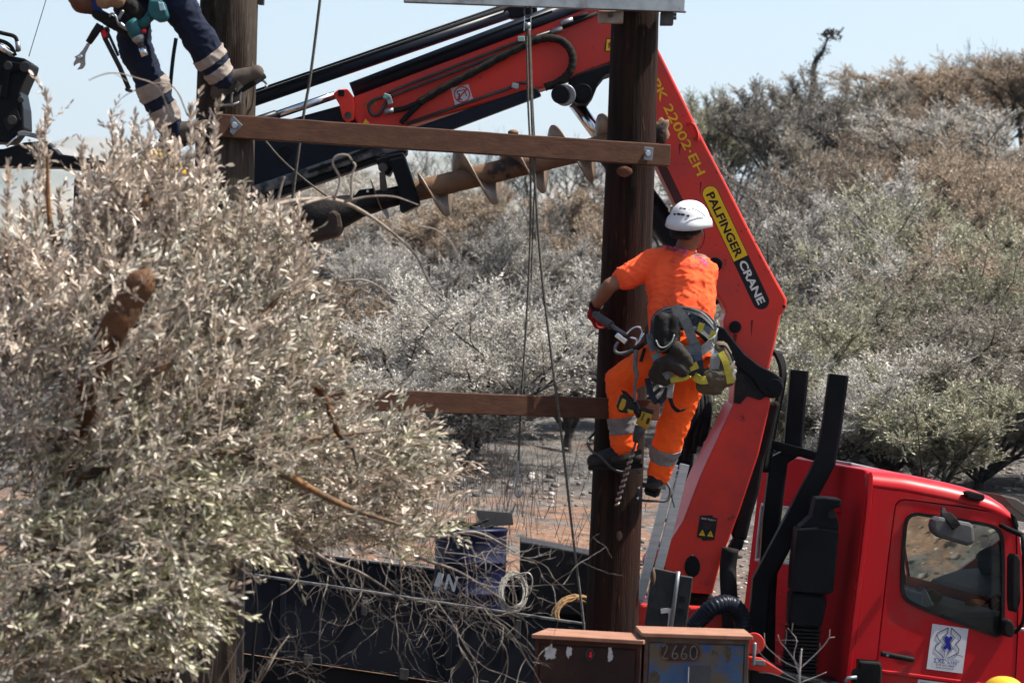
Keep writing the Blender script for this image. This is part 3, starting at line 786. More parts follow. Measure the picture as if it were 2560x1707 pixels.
# stones and dry stalks on the burnt ground
def stones(n, seed):
    rng = np.random.default_rng(seed)
    Y = rng.uniform(22.0, 52, n) ; Y = 22 + (Y - 22) * rng.random(n) ** 0.7
    X = np.where(rng.random(n) < .25, rng.uniform(-0.05, 0.07, n), rng.uniform(0.075, 0.26, n)) * Y * 0.95 + rng.uniform(-.3, .3, n)
    Z = gz(X, Y)
    s = np.minimum(rng.gamma(1.2, 0.008, n), 0.05) + 0.006
    base = np.array([(x, y, z) for x in (-1, 1) for y in (-1, 1) for z in (-1, 1)], float)
    V = base[None] * (0.55 + 0.6 * rng.random((n, 8, 3)))
    th = rng.uniform(0, 6.28, n); c, s_ = np.cos(th), np.sin(th)
    V = np.stack([V[..., 0] * c[:, None] - V[..., 1] * s_[:, None], V[..., 0] * s_[:, None] + V[..., 1] * c[:, None], V[..., 2] * 0.6], -1)
    V = V * s[:, None, None] + np.stack([X, Y, Z + s * 0.2], -1)[:, None, :]
    f = np.array([(0, 1, 3, 2), (4, 6, 7, 5), (0, 4, 5, 1), (2, 3, 7, 6), (0, 2, 6, 4), (1, 5, 7, 3)])
    F = (f[None] + (np.arange(n) * 8)[:, None, None]).reshape(-1, 4)
    return V.reshape(-1, 3), F
V_, F_ = stones(10000, 9)
o = link('stones', mesh_np('stones', V_, F_), leafmat('stone', [(0, (0.07, 0.065, 0.06)), (0.5, (0.20, 0.175, 0.155)), (0.85, (0.28, 0.25, 0.22)), (1, (0.55, 0.52, 0.48))], 0.0, 0.9, 0.2))
tag(o, 'loose pale and charred stones scattered over the burnt ground', 'stones'); o['kind'] = 'stuff'
def stalks(n, seed):
    rng = np.random.default_rng(seed)
    Y = rng.uniform(23.2, 34, n); px = rng.normal(1230, 140, n)
    X = (px - 1280) * Y / FPX
    O = np.stack([X, Y, gz(X, Y) - 0.02], -1)
    D = nrm(np.stack([rng.normal(0, .22, n), rng.normal(0, .22, n), np.ones(n)], -1))
    L = rng.uniform(0.15, 0.6, n)
    E = O + D * L[:, None]
    parts = [twig_tubes(O, E, 0.004)]
    k = rng.integers(0, n, n)
    t = rng.uniform(0.35, 0.9, n)[:, None]
    B = O[k] + (E[k] - O[k]) * t
    D2 = nrm(D[k] + rng.normal(0, .5, (n, 3)))
    parts.append(twig_tubes(B, B + D2 * rng.uniform(.08, .25, n)[:, None], 0.003))
    return merge(parts)
V_, F_ = stalks(380, 12)
o = link('dry_stalks', mesh_np('dry_stalks', V_, F_), pm('charred_stalk', (0.035, 0.032, 0.03), (0.11, 0.095, 0.085), 3, rough=0.9))
tag(o, 'charred upright weed stalks standing behind the truck bed', 'weeds'); o['kind'] = 'stuff'
# ------------------------------------------------------------------ poles, beams, ropes
YA, YB = 17.0, 18.0          # distance of the left and the right pole
def round_pole(name, label, mat, stations, Y, seed):
    """stations: (px centre, py, px diameter)"""
    base = W(stations[-1][0], stations[-1][1], Y); g = gnd(base.x, Y)
    ctr = [W(px, py, Y) for px, py, d in stations]; rad = [d / 2 * m_at(Y) for px, py, d in stations]
    # continue down into the ground
    dz = (ctr[-1] - ctr[-2]).normalized()
    ctr.append(Vector((ctr[-1].x, Y, g - 0.4))); rad.append(rad[-1] * 1.04)
    root = thing(name, label, 'pole', (ctr[-1].x, Y, g))
    pts = []; rs = []
    for i in range(len(ctr) - 1):
        n = 14
        for k in range(n):
            t = k / n; pts.append(ctr[i].lerp(ctr[i + 1], t)); rs.append(rad[i] * (1 - t) + rad[i + 1] * t)
    pts.append(ctr[-1]); rs.append(rad[-1])
    mb = MB(); seg = 40
    n = len(pts); vs_ = []
    for i in range(n):
        for j in range(seg):
            a = 2 * math.pi * j / seg
            q = Vector((math.cos(a), math.sin(a), 0))
            k = 1 + 0.012 * noise.noise((q.x * 2.2 + seed, q.y * 2.2, pts[i].z * 0.5)) + 0.006 * noise.noise((q.x * 9, q.y * 9 + seed, pts[i].z * 0.6))
            # long drying cracks
            c = noise.noise((math.floor(a * 3.3) * 7.1 + seed, 0, pts[i].z * 0.35))
            if c > 0.18 and (j % 7) == 3: k -= 0.05 * min(1, (c - 0.18) * 5)
            vs_.append(pts[i] + q * rs[i] * k)
    fs_ = [(i * seg + j, i * seg + (j + 1) % seg, (i + 1) * seg + (j + 1) % seg, (i + 1) * seg + j) for i in range(n - 1) for j in range(seg)]
    mb.add(vs_, fs_, True)
    mb.f.append(list(range(seg))); mb.s.append(False)
    mb.build('shaft', mat, root)
    return root, ctr, rad

poleB, cB, rB = round_pole('utility_pole', 'dark creosoted wooden pole that the orange worker clings to', M['pole'],
    [(1597, -170, 116), (1587, 60, 118), (1578, 365, 122), (1569, 570, 124), (1539, 1320, 128), (1529, 1557, 131), (1519, 1800, 134)], YB, 1)
poleA, cA, rA = round_pole('utility_pole', 'weathered grey brown wooden pole with the navy clad worker, behind the olive foliage', M['pole_grey'],
    [(580, -200, 140), (573, 0, 144), (565, 250, 148), (560, 490, 148), (548, 1000, 152), (532, 1560, 158), (527, 1800, 160)], YA, 7)
# knots, a step bolt and a pale scar on the dark pole
mb = MB(); mb.ell(W(1560, 432, YB) + Vector((0, -0.137, 0)), (0.05, 0.012, 0.035), seg=12, rings=6); mb.build('scar', pm('pole_scar', (0.16, 0.075, 0.045), (0.09, 0.04, 0.03), 9, rough=0.8, bump=0.6), poleB)
mb = MB(); mb.ell(W(1546, 1335, YB) + Vector((0, -0.146, 0)), (0.018, 0.012, 0.03), seg=10, rings=6); mb.build('knot', pm('pole_knot', (0.10, 0.06, 0.035), None, 9, rough=0.8), poleB)
mb = MB(); mb.ell(W(1640, 1440, YB) + Vector((-.02, -0.05, 0)), (0.016, 0.02, 0.05), seg=8, rings=6); mb.build('knot', bpy.data.materials['pole_knot'], poleB)
# gouges left by climbing spurs
rnd = random.Random(21)
for pole_, Y_, ctr_, mt_ in ((poleB, YB, [(1587, 60), (1529, 1557)], (0.055, 0.026, 0.016)), (poleA, YA, [(573, 0), (532, 1560)], (0.10, 0.075, 0.055))):
    mb = MB()
    for k in range(46):
        t = rnd.random(); py = ctr_[0][1] + (ctr_[1][1] - ctr_[0][1]) * t; px = ctr_[0][0] + (ctr_[1][0] - ctr_[0][0]) * t
        a = rnd.uniform(-1.25, 1.25); r = (0.140 + 0.010 * t) if pole_ is poleB else (0.162 + 0.010 * t)
        c = W(px, py, Y_) + Vector((math.sin(a) * r, -math.cos(a) * r, 0))
        h = rnd.uniform(.012, .05); w_ = rnd.uniform(.003, .008)
        tx_ = Vector((math.cos(a), math.sin(a), 0)); up_ = Vector((rnd.uniform(-.15, .15), 0, 1))
        out = Vector((math.sin(a), -math.cos(a), 0)) * .002
        mb.add([c + out + up_ * h, c + out + tx_ * w_ + up_ * h * .2, c + out - up_ * h, c + out - tx_ * w_ + up_ * h * .1], [(0, 1, 2, 3)])
    o = mb.build('spur_scars', pm('spur_scar_%d' % Y_, mt_, None, 20, rough=0.9, spec=0.05), pole_); o['kind'] = 'stuff'
# earthing strip stapled down the grey pole
p0, p1 = W(612, 560, YA), W(604, 1700, YA)
MB().ribbonv([p0 + Vector((0, -.16, 0)), p0.lerp(p1, .5) + Vector((.01, -.163, 0)), p1 + Vector((0, -.168, 0))], 0.03, 0.004, (1, 0, 0)).build('earth_strip', M['darksteel'], poleA)
mb = MB(); mb.tube(cr([W(640, 1340, YA - .12), W(634, 1420, YA - .14), W(642, 1520, YA - .15), W(632, 1640, YA - .14), W(628, 1760, YA - .14)], 5), 0.009, 6)
mb.build('cable', M['rubber'], poleA)

def timber(name, label, a, b, h, t, plates, holes):
    """a, b: world centres of the front face ends; h tall, t thick (away from camera)"""
    d = b - a; up = Vector((0, 0, 1)); up = (up - d.normalized() * up.dot(d.normalized())).normalized()
    back = d.normalized().cross(up); back = back if back.y > 0 else -back
    root = thing(name, label, 'beam', tuple(a.lerp(b, .5) - up * h / 2))
    n = 26
    mb = MB(); vs_ = []
    for i in range(n + 1):
        p = a + d * i / n
        for (u, k) in ((-h / 2, 0), (h / 2, 0), (h / 2, t), (-h / 2, t)):
            q = p + up * u + back * k
            w_ = 0.0022
            q = q + Vector((0, w_ * noise.noise((i * .9, u * 30, k * 30)), w_ * 1.3 * noise.noise((i * .7 + 9, u * 30, k * 30))))
            vs_.append(q)
    fs_ = [(i * 4 + j, i * 4 + (j + 1) % 4, (i + 1) * 4 + (j + 1) % 4, (i + 1) * 4 + j) for i in range(n) for j in range(4)]
    fs_ += [(3, 2, 1, 0), (n * 4, n * 4 + 1, n * 4 + 2, n * 4 + 3)]
    mb.add(vs_, fs_); mb.build('timber', M['beam'], root, bevel=0.005)
    for (P, rot) in plates:
        q = P
        Mr = Matrix.Rotation(rot, 3, 'Y')
        pl = MB().box(q - back * 0.004, (0.075, 0.008, 0.075), Mr).build('washer_plate', M['steel'], root, bevel=0.002)
        sec = [(math.cos(k * math.pi / 3) * 0.019, math.sin(k * math.pi / 3) * 0.019) for k in range(6)]
        MB().sweep([q - back * 0.008, q - back * 0.030], sec, up=(0, 0, 1)).build('bolt', M['steel'], pl, bevel=0.002)
    for P in holes:
        MB().tube([P + back * 0.012, P - back * 0.0015], 0.011, 12).build('bolt_hole', M['letter_black'], root)
    return root
a = W(541, 312, YA - 0.27); b = W(1677, 391, YB - 0.24)
a = W(541, 313, 16.76); b = W(1677, 389, 17.79)
def on_beam(px):
    t = (px - 541) / (1677 - 541); return a.lerp(b, t)
def hit_beam(px, py, A, B, back=0.0):
    t = (px - 541) / (1677 - 541)
    Y = A.y + (B.y - A.y) * t
    return W(px, py, Y)
timber('crossbeam', 'upper red brown timber beam bolted across both poles', a, b, 0.125, 0.085,
       [(hit_beam(582, 314, a, b), R(43)), (hit_beam(1615, 384, a, b), R(4))], [hit_beam(870, 331, a, b), hit_beam(1105, 346, a, b), hit_beam(1337, 366, a, b)])
a2 = W(520, 985, 16.78); b2 = W(1650, 1026, 17.80)
timber('crossbeam', 'lower red brown timber beam behind the leg of the orange worker', a2, b2, 0.118, 0.09,
       [(W(1545, 1023, 17.715), R(8))], [W(1310, 1012, 17.50)])
# the twin of the upper beam on the far side of the poles is not in view

# galvanised channel on top of the dark pole
chan = thing('steel_crossarm', 'galvanised steel channel crossarm on top of the dark pole, at the upper edge', 'crossarm', tuple(W(1400, 20, 17.8)))
c0, c1 = W(1010, -24, 17.3), W(1712, 2, 17.84)
dirc = (c1 - c0).normalized()
upc = Vector((0, 0, 1)); backc = Vector((0, 1, 0))
mb = MB(); hh = 0.13
mb.obox(c0 - upc * hh / 2, c1 - c0, backc * 0.008, upc * hh)
mb.build('web', M['steel'], chan, bevel=0.002)
MB().obox(c0 - upc * hh / 2 + backc * 0.0085, c1 - c0 + dirc * 0.012, backc * 0.062, upc * 0.008).build('flange', M['steel'], chan, bevel=0.002)
MB().obox(c0 + upc * (hh / 2 - 0.008) + backc * 0.0085, c1 - c0 + dirc * 0.012, backc * 0.062, upc * 0.008).build('flange', M['steel'], chan, bevel=0.002)
MB().obox(W(1496, 27, 17.80), (0.145, 0, 0.004), (0, 0.05, 0), (-0.0, 0, -0.072)).build('bracket', pm('rusty_bracket', (0.30, 0.27, 0.24), (0.22, 0.12, 0.07), 12, rough=0.6, metal=0.4), chan, bevel=0.004)
MB().tube([W(1526, 38, 17.81), W(1526, 38, 17.76)], 0.016, 8).build('bolt', M['darksteel'], chan)
MB().obox(W(1652, 30, 17.86), (0.075, 0, 0.003), (0, 0.08, 0), (0, 0, -0.075)).build('bracket', M['darksteel'], chan, bevel=0.004)
mb = MB()
for py in (37, 46):
    mb.tube([W(1676, py, 17.9), W(1691, py, 17.9)], 0.010, 8)
mb.build('bolt', M['darksteel'], chan)
MB().tube([W(1530, 27, 17.83), W(1530, 17, 17.83)], 0.012, 8).build('bolt', M['steel'], chan)
# small bracket on the grey pole at the upper edge
brk = MB(); brk.obox(W(646, -30, 16.98), (0.032, 0, 0), (0, 0.06, 0), (0, 0, -0.09))
tag(brk.build('bracket_plate', M['darksteel'], None, loc=W(646, 10, 16.98), bevel=0.003), 'small dark bracket on the right side of the grey pole at the upper edge', 'bracket')

def rope(name, label, pts, r, mat='rope', cat='rope', n=10, seg=7):
    P = cr([W(*p) for p in pts], n)
    mb = MB().tube(P, r, seg)
    low = min(P, key=lambda q: q.z)
    return tag(mb.build(name, M[mat], None, loc=low), label, cat)
rope('hanging_rope', 'single rope hanging in front of the crane arm, right of the grey pole', [(804, -60, 17.2), (800, 0, 17.2), (776, 190, 17.2), (757, 300, 17.2), (731, 500, 17.2), (724, 600, 17.25)], 0.0085)
rope('guy_wire', 'thin wire at the upper left corner beside the black lift arm', [(128, -50, 20), (115, 0, 20), (72, 142, 20)], 0.003, 'wire', 'wire')
rope('slack_cord', 'thin light cord sagging below the crane arm, right of the grey pole', [(658, 346, 17.4), (705, 400, 17.4), (770, 456, 17.5), (830, 500, 17.5)], 0.006)
# pulley block with its two falls
blk = thing('pulley_block', 'small chrome pulley block under the steel crossarm, carrying the ropes', 'pulley', tuple(W(1320, 75, 17.55)))
mb = MB()
mb.tube(cr([W(1318, 8, 17.55), W(1310, 30, 17.55), W(1320, 44, 17.55), W(1329, 30, 17.55), W(1322, 8, 17.55)], 5), 0.006, 6)
mb.build('shackle', M['darksteel'], blk)
q = W(1319, 60, 17.55)
MB().box(q + Vector((-.018, 0, 0)), (0.004, .03, 0.085)).box(q + Vector((.018, 0, 0)), (0.004, .03, 0.085)).build('cheek_plate', M['chrome'], blk, bevel=0.0015)
MB().tube([q + Vector((-.016, 0, -.012)), q + Vector((.016, 0, -.012))], 0.022, 14).build('sheave', M['steel'], blk)
rope('pulley_rope', 'twin rope fall running straight down from the pulley to the steel hook', [(1316, 72, 17.55), (1320, 250, 17.56), (1326, 400, 17.57), (1325, 600, 17.58), (1316, 800, 17.6), (1303, 1000, 17.62), (1296, 1160, 17.62)], 0.006)
rope('pulley_rope', 'slanting rope fall from the pulley down to the foot of the dark pole', [(1322, 72, 17.53), (1328, 250, 17.52), (1336, 430, 17.5), (1352, 660, 17.5), (1376, 870, 17.5), (1404, 1090, 17.5), (1430, 1320, 17.5), (1456, 1530, 17.5), (1462, 1600, 17.5)], 0.0075)
rope('pulley_rope', 'third short rope strand beside the pulley falls above the upper beam', [(1325, 72, 17.56), (1331, 240, 17.57), (1338, 400, 17.58), (1334, 520, 17.58), (1328, 700, 17.60)], 0.0045)
hk = cr([W(1296, 1150, 17.62), W(1294, 1190, 17.62), W(1288, 1222, 17.62), W(1291, 1238, 17.62), (W(1300, 1240, 17.62)), W(1309, 1228, 17.62)], 5)
tag(MB().tube(hk, [0.007] * (len(hk) - 6) + [0.0075, .007, .006, .005, .004, .002], 8).build('steel_hook', M['steel'], None, loc=W(1300, 1242, 17.62)), 'steel hook at the end of the hanging rope above the truck bed', 'hook')

# ------------------------------------------------------------------ cabinets at the foot of the pole
def cabinet(name, label, corner, yaw, wid, dep, hgt, body, door, top, door_col):
    """corner: world point of the front left upper edge of the lid"""
    f = Vector((math.cos(yaw), math.sin(yaw), 0)); bk = Vector((-math.sin(yaw), math.cos(yaw), 0)); up = Vector((0, 0, 1))
    g = min(gnd(corner.x, corner.y), gnd(corner.x + wid, corner.y)) - 0.05
    h = corner.z - g
    root = thing(name, label, 'cabinet', (corner.x, corner.y, g))
    o = corner.copy()
    lid = MB(); ov = 0.018
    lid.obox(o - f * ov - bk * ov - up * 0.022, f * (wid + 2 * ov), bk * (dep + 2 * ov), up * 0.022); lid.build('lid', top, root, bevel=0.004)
    b = o - up * (h)
    bd = MB(); bd.obox(b + bk * 0.012, f * wid, bk * (dep - 0.012), up * (h - 0.0225)); bd.build('body', body, root, bevel=0.003)
    # frame and recessed door
    fw = 0.022
    MB().obox(b, f * fw, bk * 0.0115, up * (h - 0.023)).build('door_frame', body, root, bevel=0.002)
    MB().obox(b + f * (wid - fw), f * fw, bk * 0.0115, up * (h - 0.023)).build('door_frame', body, root, bevel=0.002)
    MB().obox(b + f * fw + up * (h - 0.048), f * (wid - 2 * fw), bk * 0.0115, up * 0.024).build('door_frame', body, root, bevel=0.002)
    dr = MB().obox(b + f * (fw + 0.005) + bk * 0.003 + up * 0.06, f * (wid - 2 * fw - 0.01), bk * 0.0085, up * (h - 0.115)).build('door', door, root, bevel=0.002)
    def onfront(x, z, off=0.0):       # x from the left edge, z below the lid, in metres
        return o + f * x - up * z + bk * (0.0025 - off)
    return root, dr, onfront, h
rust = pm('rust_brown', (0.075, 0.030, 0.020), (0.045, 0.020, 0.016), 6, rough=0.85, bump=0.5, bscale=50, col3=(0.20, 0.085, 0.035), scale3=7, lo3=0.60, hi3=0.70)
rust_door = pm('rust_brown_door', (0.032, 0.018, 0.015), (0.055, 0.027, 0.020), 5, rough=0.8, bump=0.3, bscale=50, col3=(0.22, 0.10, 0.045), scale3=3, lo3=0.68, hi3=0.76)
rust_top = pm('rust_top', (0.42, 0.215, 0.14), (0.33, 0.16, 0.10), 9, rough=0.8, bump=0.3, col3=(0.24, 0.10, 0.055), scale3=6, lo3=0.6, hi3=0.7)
blue_door = pm('blue_flaking', (0.045, 0.105, 0.235), (0.07, 0.135, 0.25), 5, rough=0.6, bump=0.3, bscale=40, col3=(0.155, 0.125, 0.09), scale3=9.0, lo3=0.46, hi3=0.56, rough2=0.9)
grey_frame = pm('rust_grey_frame', (0.10, 0.075, 0.06), (0.16, 0.12, 0.09), 10, rough=0.8, col3=(0.14, 0.055, 0.025), scale3=6, lo3=0.5, hi3=0.62)
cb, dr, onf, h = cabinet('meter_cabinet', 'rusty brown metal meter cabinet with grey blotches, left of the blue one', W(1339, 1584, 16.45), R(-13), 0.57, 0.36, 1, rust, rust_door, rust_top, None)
def blotch(onf, x, z, rx, rz, name, mat, parent, seed, off=0.0015, n=40):
    vs_ = []
    for k in range(n):
        a = 2 * math.pi * k / n
        q = 1 + 0.55 * noise.noise((math.cos(a) * 1.9 + seed, math.sin(a) * 1.9, 0.3)) + 0.35 * noise.noise((math.cos(a) * 5 + seed, math.sin(a) * 5, 0.3))
        vs_.append(onf(x + rx * q * math.cos(a), z + rz * q * math.sin(a), off))
    c = onf(x, z, off)
    return MB().add(vs_ + [c], [(k, (k + 1) % n, n) for k in range(n)]).build(name, mat, parent)
chip = pm('primer_chip', (0.44, 0.44, 0.43), (0.30, 0.29, 0.27), 30, rough=0.8)
blotch(onf, 0.085, 0.092, 0.030, 0.038, 'paint_blotch', chip, dr, 1)
blotch(onf, 0.185, 0.085, 0.016, 0.030, 'paint_blotch', chip, dr, 5)
blotch(onf, 0.408, 0.088, 0.015, 0.034, 'paint_blotch', chip, dr, 9)
ring = MB()
ring.tube([onf(0.300 + 0.020 * math.cos(t), 0.092 + 0.030 * math.sin(t), 0.003) for t in np.linspace(0, 2 * math.pi, 24)], 0.0035, 6, caps=False)
ring.build('lock_ring', M['darksteel'], dr)
blotch(onf, 0.300, 0.092, 0.010, 0.020, 'lock', M['letter_red'], dr, 3)
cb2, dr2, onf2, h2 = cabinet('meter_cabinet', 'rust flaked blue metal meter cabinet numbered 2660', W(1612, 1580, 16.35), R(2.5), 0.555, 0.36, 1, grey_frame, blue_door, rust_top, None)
# dark number patch with rubbed in numerals
def pill(onf, x0, x1, z, r, off):
    return [onf(x1 - r + r * math.sin(t), z + r * math.cos(t), off) for t in np.linspace(0, math.pi, 12)] + [onf(x0 + r - r * math.sin(t), z - r * math.cos(t), off) for t in np.linspace(0, math.pi, 12)]
pl = pill(onf2, 0.088, 0.296, 0.098, 0.047, 0.0012)
halo = pill(onf2, 0.076, 0.308, 0.098, 0.056, 0.0006)
MB().add(halo, [list(range(len(halo)))]).build('rust_halo', pm('rust_halo', (0.11, 0.05, 0.025), (0.075, 0.05, 0.035), 18, rough=0.9), dr2)
MB().add(pl, [list(range(len(pl)))]).build('number_patch', pm('number_patch', (0.020, 0.014, 0.013), (0.05, 0.026, 0.018), 14, rough=0.8), dr2)
numat = pm('chalk_numerals', (0.15, 0.142, 0.125), (0.08, 0.075, 0.068), 50, rough=0.9)
mb = MB(); zz = 0.097
def num_curve(pts): mb.ribbon(cr([onf2(x, z, 0.0022) for x, z in pts], 5), 0.006, 0.001, (0, 1, 0))
num_curve([(0.098, 0.072), (0.108, 0.062), (0.120, 0.070), (0.118, 0.088), (0.102, 0.125), (0.100, 0.132), (0.128, 0.134)])
for ox in (0.150, 0.198):
    num_curve([(ox + 0.022, 0.062), (ox + 0.006, 0.090), (ox, 0.118), (ox + 0.010, 0.134), (ox + 0.026, 0.126), (ox + 0.024, 0.108), (ox + 0.006, 0.106)])
num_curve([(0.262, 0.062), (0.246, 0.080), (0.246, 0.118), (0.260, 0.134), (0.278, 0.122), (0.280, 0.080), (0.264, 0.062)])
mb.build('number', numat, dr2)
rustp = pm('rust_patch', (0.055, 0.042, 0.030), (0.085, 0.075, 0.06), 22, rough=0.9)
for k, (x, z, rx, rz) in enumerate([(0.375, 0.11, .020, .03), (0.44, 0.10, .025, .05), (0.06, 0.24, .025, .05)]):
    blotch(onf2, x, z, rx, rz, 'rust_patch', rustp, dr2, 20 + k, 0.0004)
MB().obox(onf2(0.245, 0.290, 0.0015), onf2(0.355, 0.290, .0015) - onf2(0.245, 0.290, .0015), (0, -0.001, 0), onf2(0.245, 0.165, .0015) - onf2(0.245, 0.290, .0015)).build('grey_patch', pm('grey_patch', (0.045, 0.050, 0.055), (0.06, 0.06, 0.062), 9, rough=0.7), dr2)
MB().obox(onf2(0.237, 0.290, 0.0035), (0.005, 0, 0), (0, -0.002, 0), (0, 0, 0.115)).build('scratch', M['letter_white'], dr2)
# ------------------------------------------------------------------ truck frame of reference
TH, PH = R(10.0), R(6.0)
Fv = Vector((math.cos(TH) * math.cos(PH), math.sin(TH) * math.cos(PH), -math.sin(PH)))   # forward
Lv = Vector((-math.sin(TH), math.cos(TH), 0))                                           # across, away from the camera
Uv = Fv.cross(Lv)
T0 = W(2142, 1300, 19.3)          # near rear edge of the cab
CAMP = Vector((0, 0, CAM_H))
def ray_plane(px, py, P0, n):
    d = W(px, py, 1.0) - CAMP
    t = (P0 - CAMP).dot(n) / d.dot(n)
    return CAMP + d * t
def side(px, py, off=0.0): return ray_plane(px, py, T0 + Lv * off, Lv)
def rear(px, py, off=0.0): return ray_plane(px, py, T0 + Fv * off, Fv)
def toT(P): q = P - T0; return Vector((q.dot(Fv), q.dot(Lv), q.dot(Uv)))
def frT(s, l, h): return T0 + Fv * s + Lv * l + Uv * h

tg = gnd(1.0, 20)
TRK = thing('crane_truck', 'red truck with a black flat bed, its cab at the lower right', 'truck', (T0.x - 1.0, T0.y + 1.1, tg))
CABW = 2.62

# ---- cab shell
def S2(px, py): q = toT(side(px, py)); return (q.x, q.z)
prof_top = [S2(x, y) for x, y in [(2172, 1176), (2270, 1186), (2376, 1207), (2440, 1224), (2486, 1242), (2520, 1266), (2540, 1296)]]   # roof contour
rear_bot = S2(2098, 1800)
front_pts = [S2(x, y) for x, y in [(2540, 1296), (2556, 1400), (2574, 1520), (2590, 1640), (2590, 1800)]]
crease = [S2(x, y) for x, y in [(2169, 1216), (2260, 1228), (2372, 1250), (2440, 1266), (2500, 1284), (2536, 1304)]]
hb = rear_bot[1]
# rear wall window
rw = [toT(rear(x, y)) for x, y in [(1898, 1262), (1990, 1270), (2002, 1275), (1990, 1404), (1980, 1408), (1886, 1396), (1878, 1388), (1892, 1268)]]
def lerp_prof(prof, s):
    xs = [p[0] for p in prof]; ys = [p[1] for p in prof]
    return float(np.interp(s, xs, ys))
# roof: loft across from the near crease to the far crease
ss = np.linspace(prof_top[0][0], prof_top[-1][0], 26)
roof = MB(); vs_ = []; K = 22
for s in ss:
    top = lerp_prof(prof_top, s); cr_ = min(lerp_prof(crease, s), top - 0.004)
    rr = top - cr_
    row = []
    for k in range(9):
        a = math.pi / 2 * k / 8
        row.append((rr * 1.25 * (1 - math.cos(a)) * 1.0, cr_ + rr * math.sin(a)))
    for k in range(1, 5):
        t = k / 5; row.append((rr * 1.25 + (CABW - 2.5 * rr) * t, top + 0.012 * math.sin(math.pi * t)))
    for k in range(9):
        a = math.pi / 2 * (8 - k) / 8
        row.append((CABW - rr * 1.25 * (1 - math.cos(a)), cr_ + rr * math.sin(a)))
    K = len(row)
    for l, h in row: vs_.append(frT(s, l, h))
fs_ = [(i * K + j, i * K + j + 1, (i + 1) * K + j + 1, (i + 1) * K + j) for i in range(len(ss) - 1) for j in range(K - 1)]
roof.add(vs_, fs_, True)
ro = roof.build('roof', M['cab_red'], TRK)
so = ro.modifiers.new('solid', 'SOLIDIFY'); so.thickness = 0.03; so.offset = -1 
# fix direction of the shell: outward normals point up
# rear wall with its window
s0 = prof_top[0][0]
top0 = prof_top[0][1]; cr0 = crease[0][1]; rr = top0 - cr0
outer = []
for k in range(9):
    a = math.pi / 2 * k / 8; outer.append((rr * 1.25 * (1 - math.cos(a)), cr0 + rr * math.sin(a)))
for k in range(9):
    a = math.pi / 2 * (8 - k) / 8; outer.append((CABW - rr * 1.25 * (1 - math.cos(a)), cr0 + rr * math.sin(a)))
outer = [(0.0, hb)] + outer + [(CABW, hb)]
lean = (rear_bot[0] - s0) / (hb - top0)       # the rear wall leans a little
def RW(l, h, off=0.0): return frT(s0 + (h - top0) * lean + off, l, h)
hole = [(q.y, q.z) for q in rw]
mb = MB(); plate_hole(mb, [RW(l, h) for l, h in outer], [[RW(l, h) for l, h in hole]], Fv * 0.05)
mb.build('rear_wall', M['cab_red_rear'], TRK, bevel=0.012)
rg = MB().add([RW(l, h, 0.02) for l, h in hole], [list(range(len(hole)))])
M['glass'] = None
def glassmat():
    m, t, n, b = newmat('tinted_glass'); L = t.links
    tr = n.new('ShaderNodeBsdfTransparent'); tr.inputs[0].default_value = (0.74, 0.79, 0.77, 1)
    gl = n.new('ShaderNodeBsdfGlossy'); gl.inputs['Roughness'].default_value = 0.03
    fr = n.new('ShaderNodeFresnel'); fr.inputs['IOR'].default_value = 1.5
    mx = n.new('ShaderNodeMixShader'); L.new(fr.outputs[0], mx.inputs[0]); L.new(tr.outputs[0], mx.inputs[1]); L.new(gl.outputs[0], mx.inputs[2])
    L.new(mx.outputs[0], n['Material Output'].inputs[0]); return m
M['glass'] = glassmat()
rwin = rg.build('rear_window', M['glass'], TRK)
mb = MB(); mb.tube(cr([RW(l, h, -0.006) for l, h in hole + hole[:1]], 3), 0.011, 6, caps=False)
mb.build('window_seal', pm('pale_seal', (0.45, 0.45, 0.44), None, 10, rough=0.5), rwin)
# pressed ribs on the rear wall
for h_ in (-0.62, -0.80, -0.98, -1.16):
    MB().obox(RW(0.75, h_, -0.012), Lv * 1.2, Fv * 0.0125, Uv * 0.035).build('pressing', M['cab_red_rear'], TRK, bevel=0.006)
MB().obox(RW(0.5, top0 - 0.30, -0.02), Lv * 1.3, Fv * 0.0205, Uv * 0.02).build('pressing', M['cab_red_rear'], TRK, bevel=0.006)
# drip rail on the near rear corner
rail = [(2172, 1180), (2176, 1190), (2172, 1260), (2158, 1380), (2143, 1500), (2128, 1620), (2108, 1790)]
MB().sweep([side(x, y, -0.012) for x, y in rail], [(-0.016, -0.012), (0.016, -0.012), (0.016, 0.012), (-0.016, 0.012)], up=Lv).build('corner_rail', M['cab_red'], TRK, bevel=0.005)
# near side behind the door, and above the door
door_out = [(2250, 1252), (2262, 1249), (2400, 1267), (2490, 1282), (2518, 1292), (2532, 1306), (2540, 1340), (2544, 1450), (2543, 1590), (2538, 1700), (2533, 1800), (2178, 1800), (2192, 1660), (2208, 1520), (2224, 1380), (2236, 1285), (2240, 1262)]
body_out = [(2098, 1800), (2112, 1690), (2140, 1470), (2162, 1290), (2169, 1218), (2260, 1229), (2372, 1251), (2440, 1267), (2500, 1285), (2536, 1305), (2548, 1335), (2560, 1440), (2574, 1540), (2588, 1640), (2588, 1800)]
def grow(poly, k):
    c = (sum(p[0] for p in poly) / len(poly), sum(p[1] for p in poly) / len(poly)); out = []
    for x, y in poly:
        dx, dy = x - c[0], y - c[1]; d = math.hypot(dx, dy); out.append((x + dx / d * k, y + dy / d * k))
    return out
dhole = [(x, min(y, 1795)) for x, y in grow(door_out, 3.0)]
dhole = [(x, y) if y < 1790 else (x, 1795) for x, y in dhole]
mb = MB(); plate_hole(mb, [side(x, y) for x, y in body_out], [[side(x, y) for x, y in dhole]], Lv * 0.03)
mb.build('side_panel', M['cab_red'], TRK, bevel=0.006)
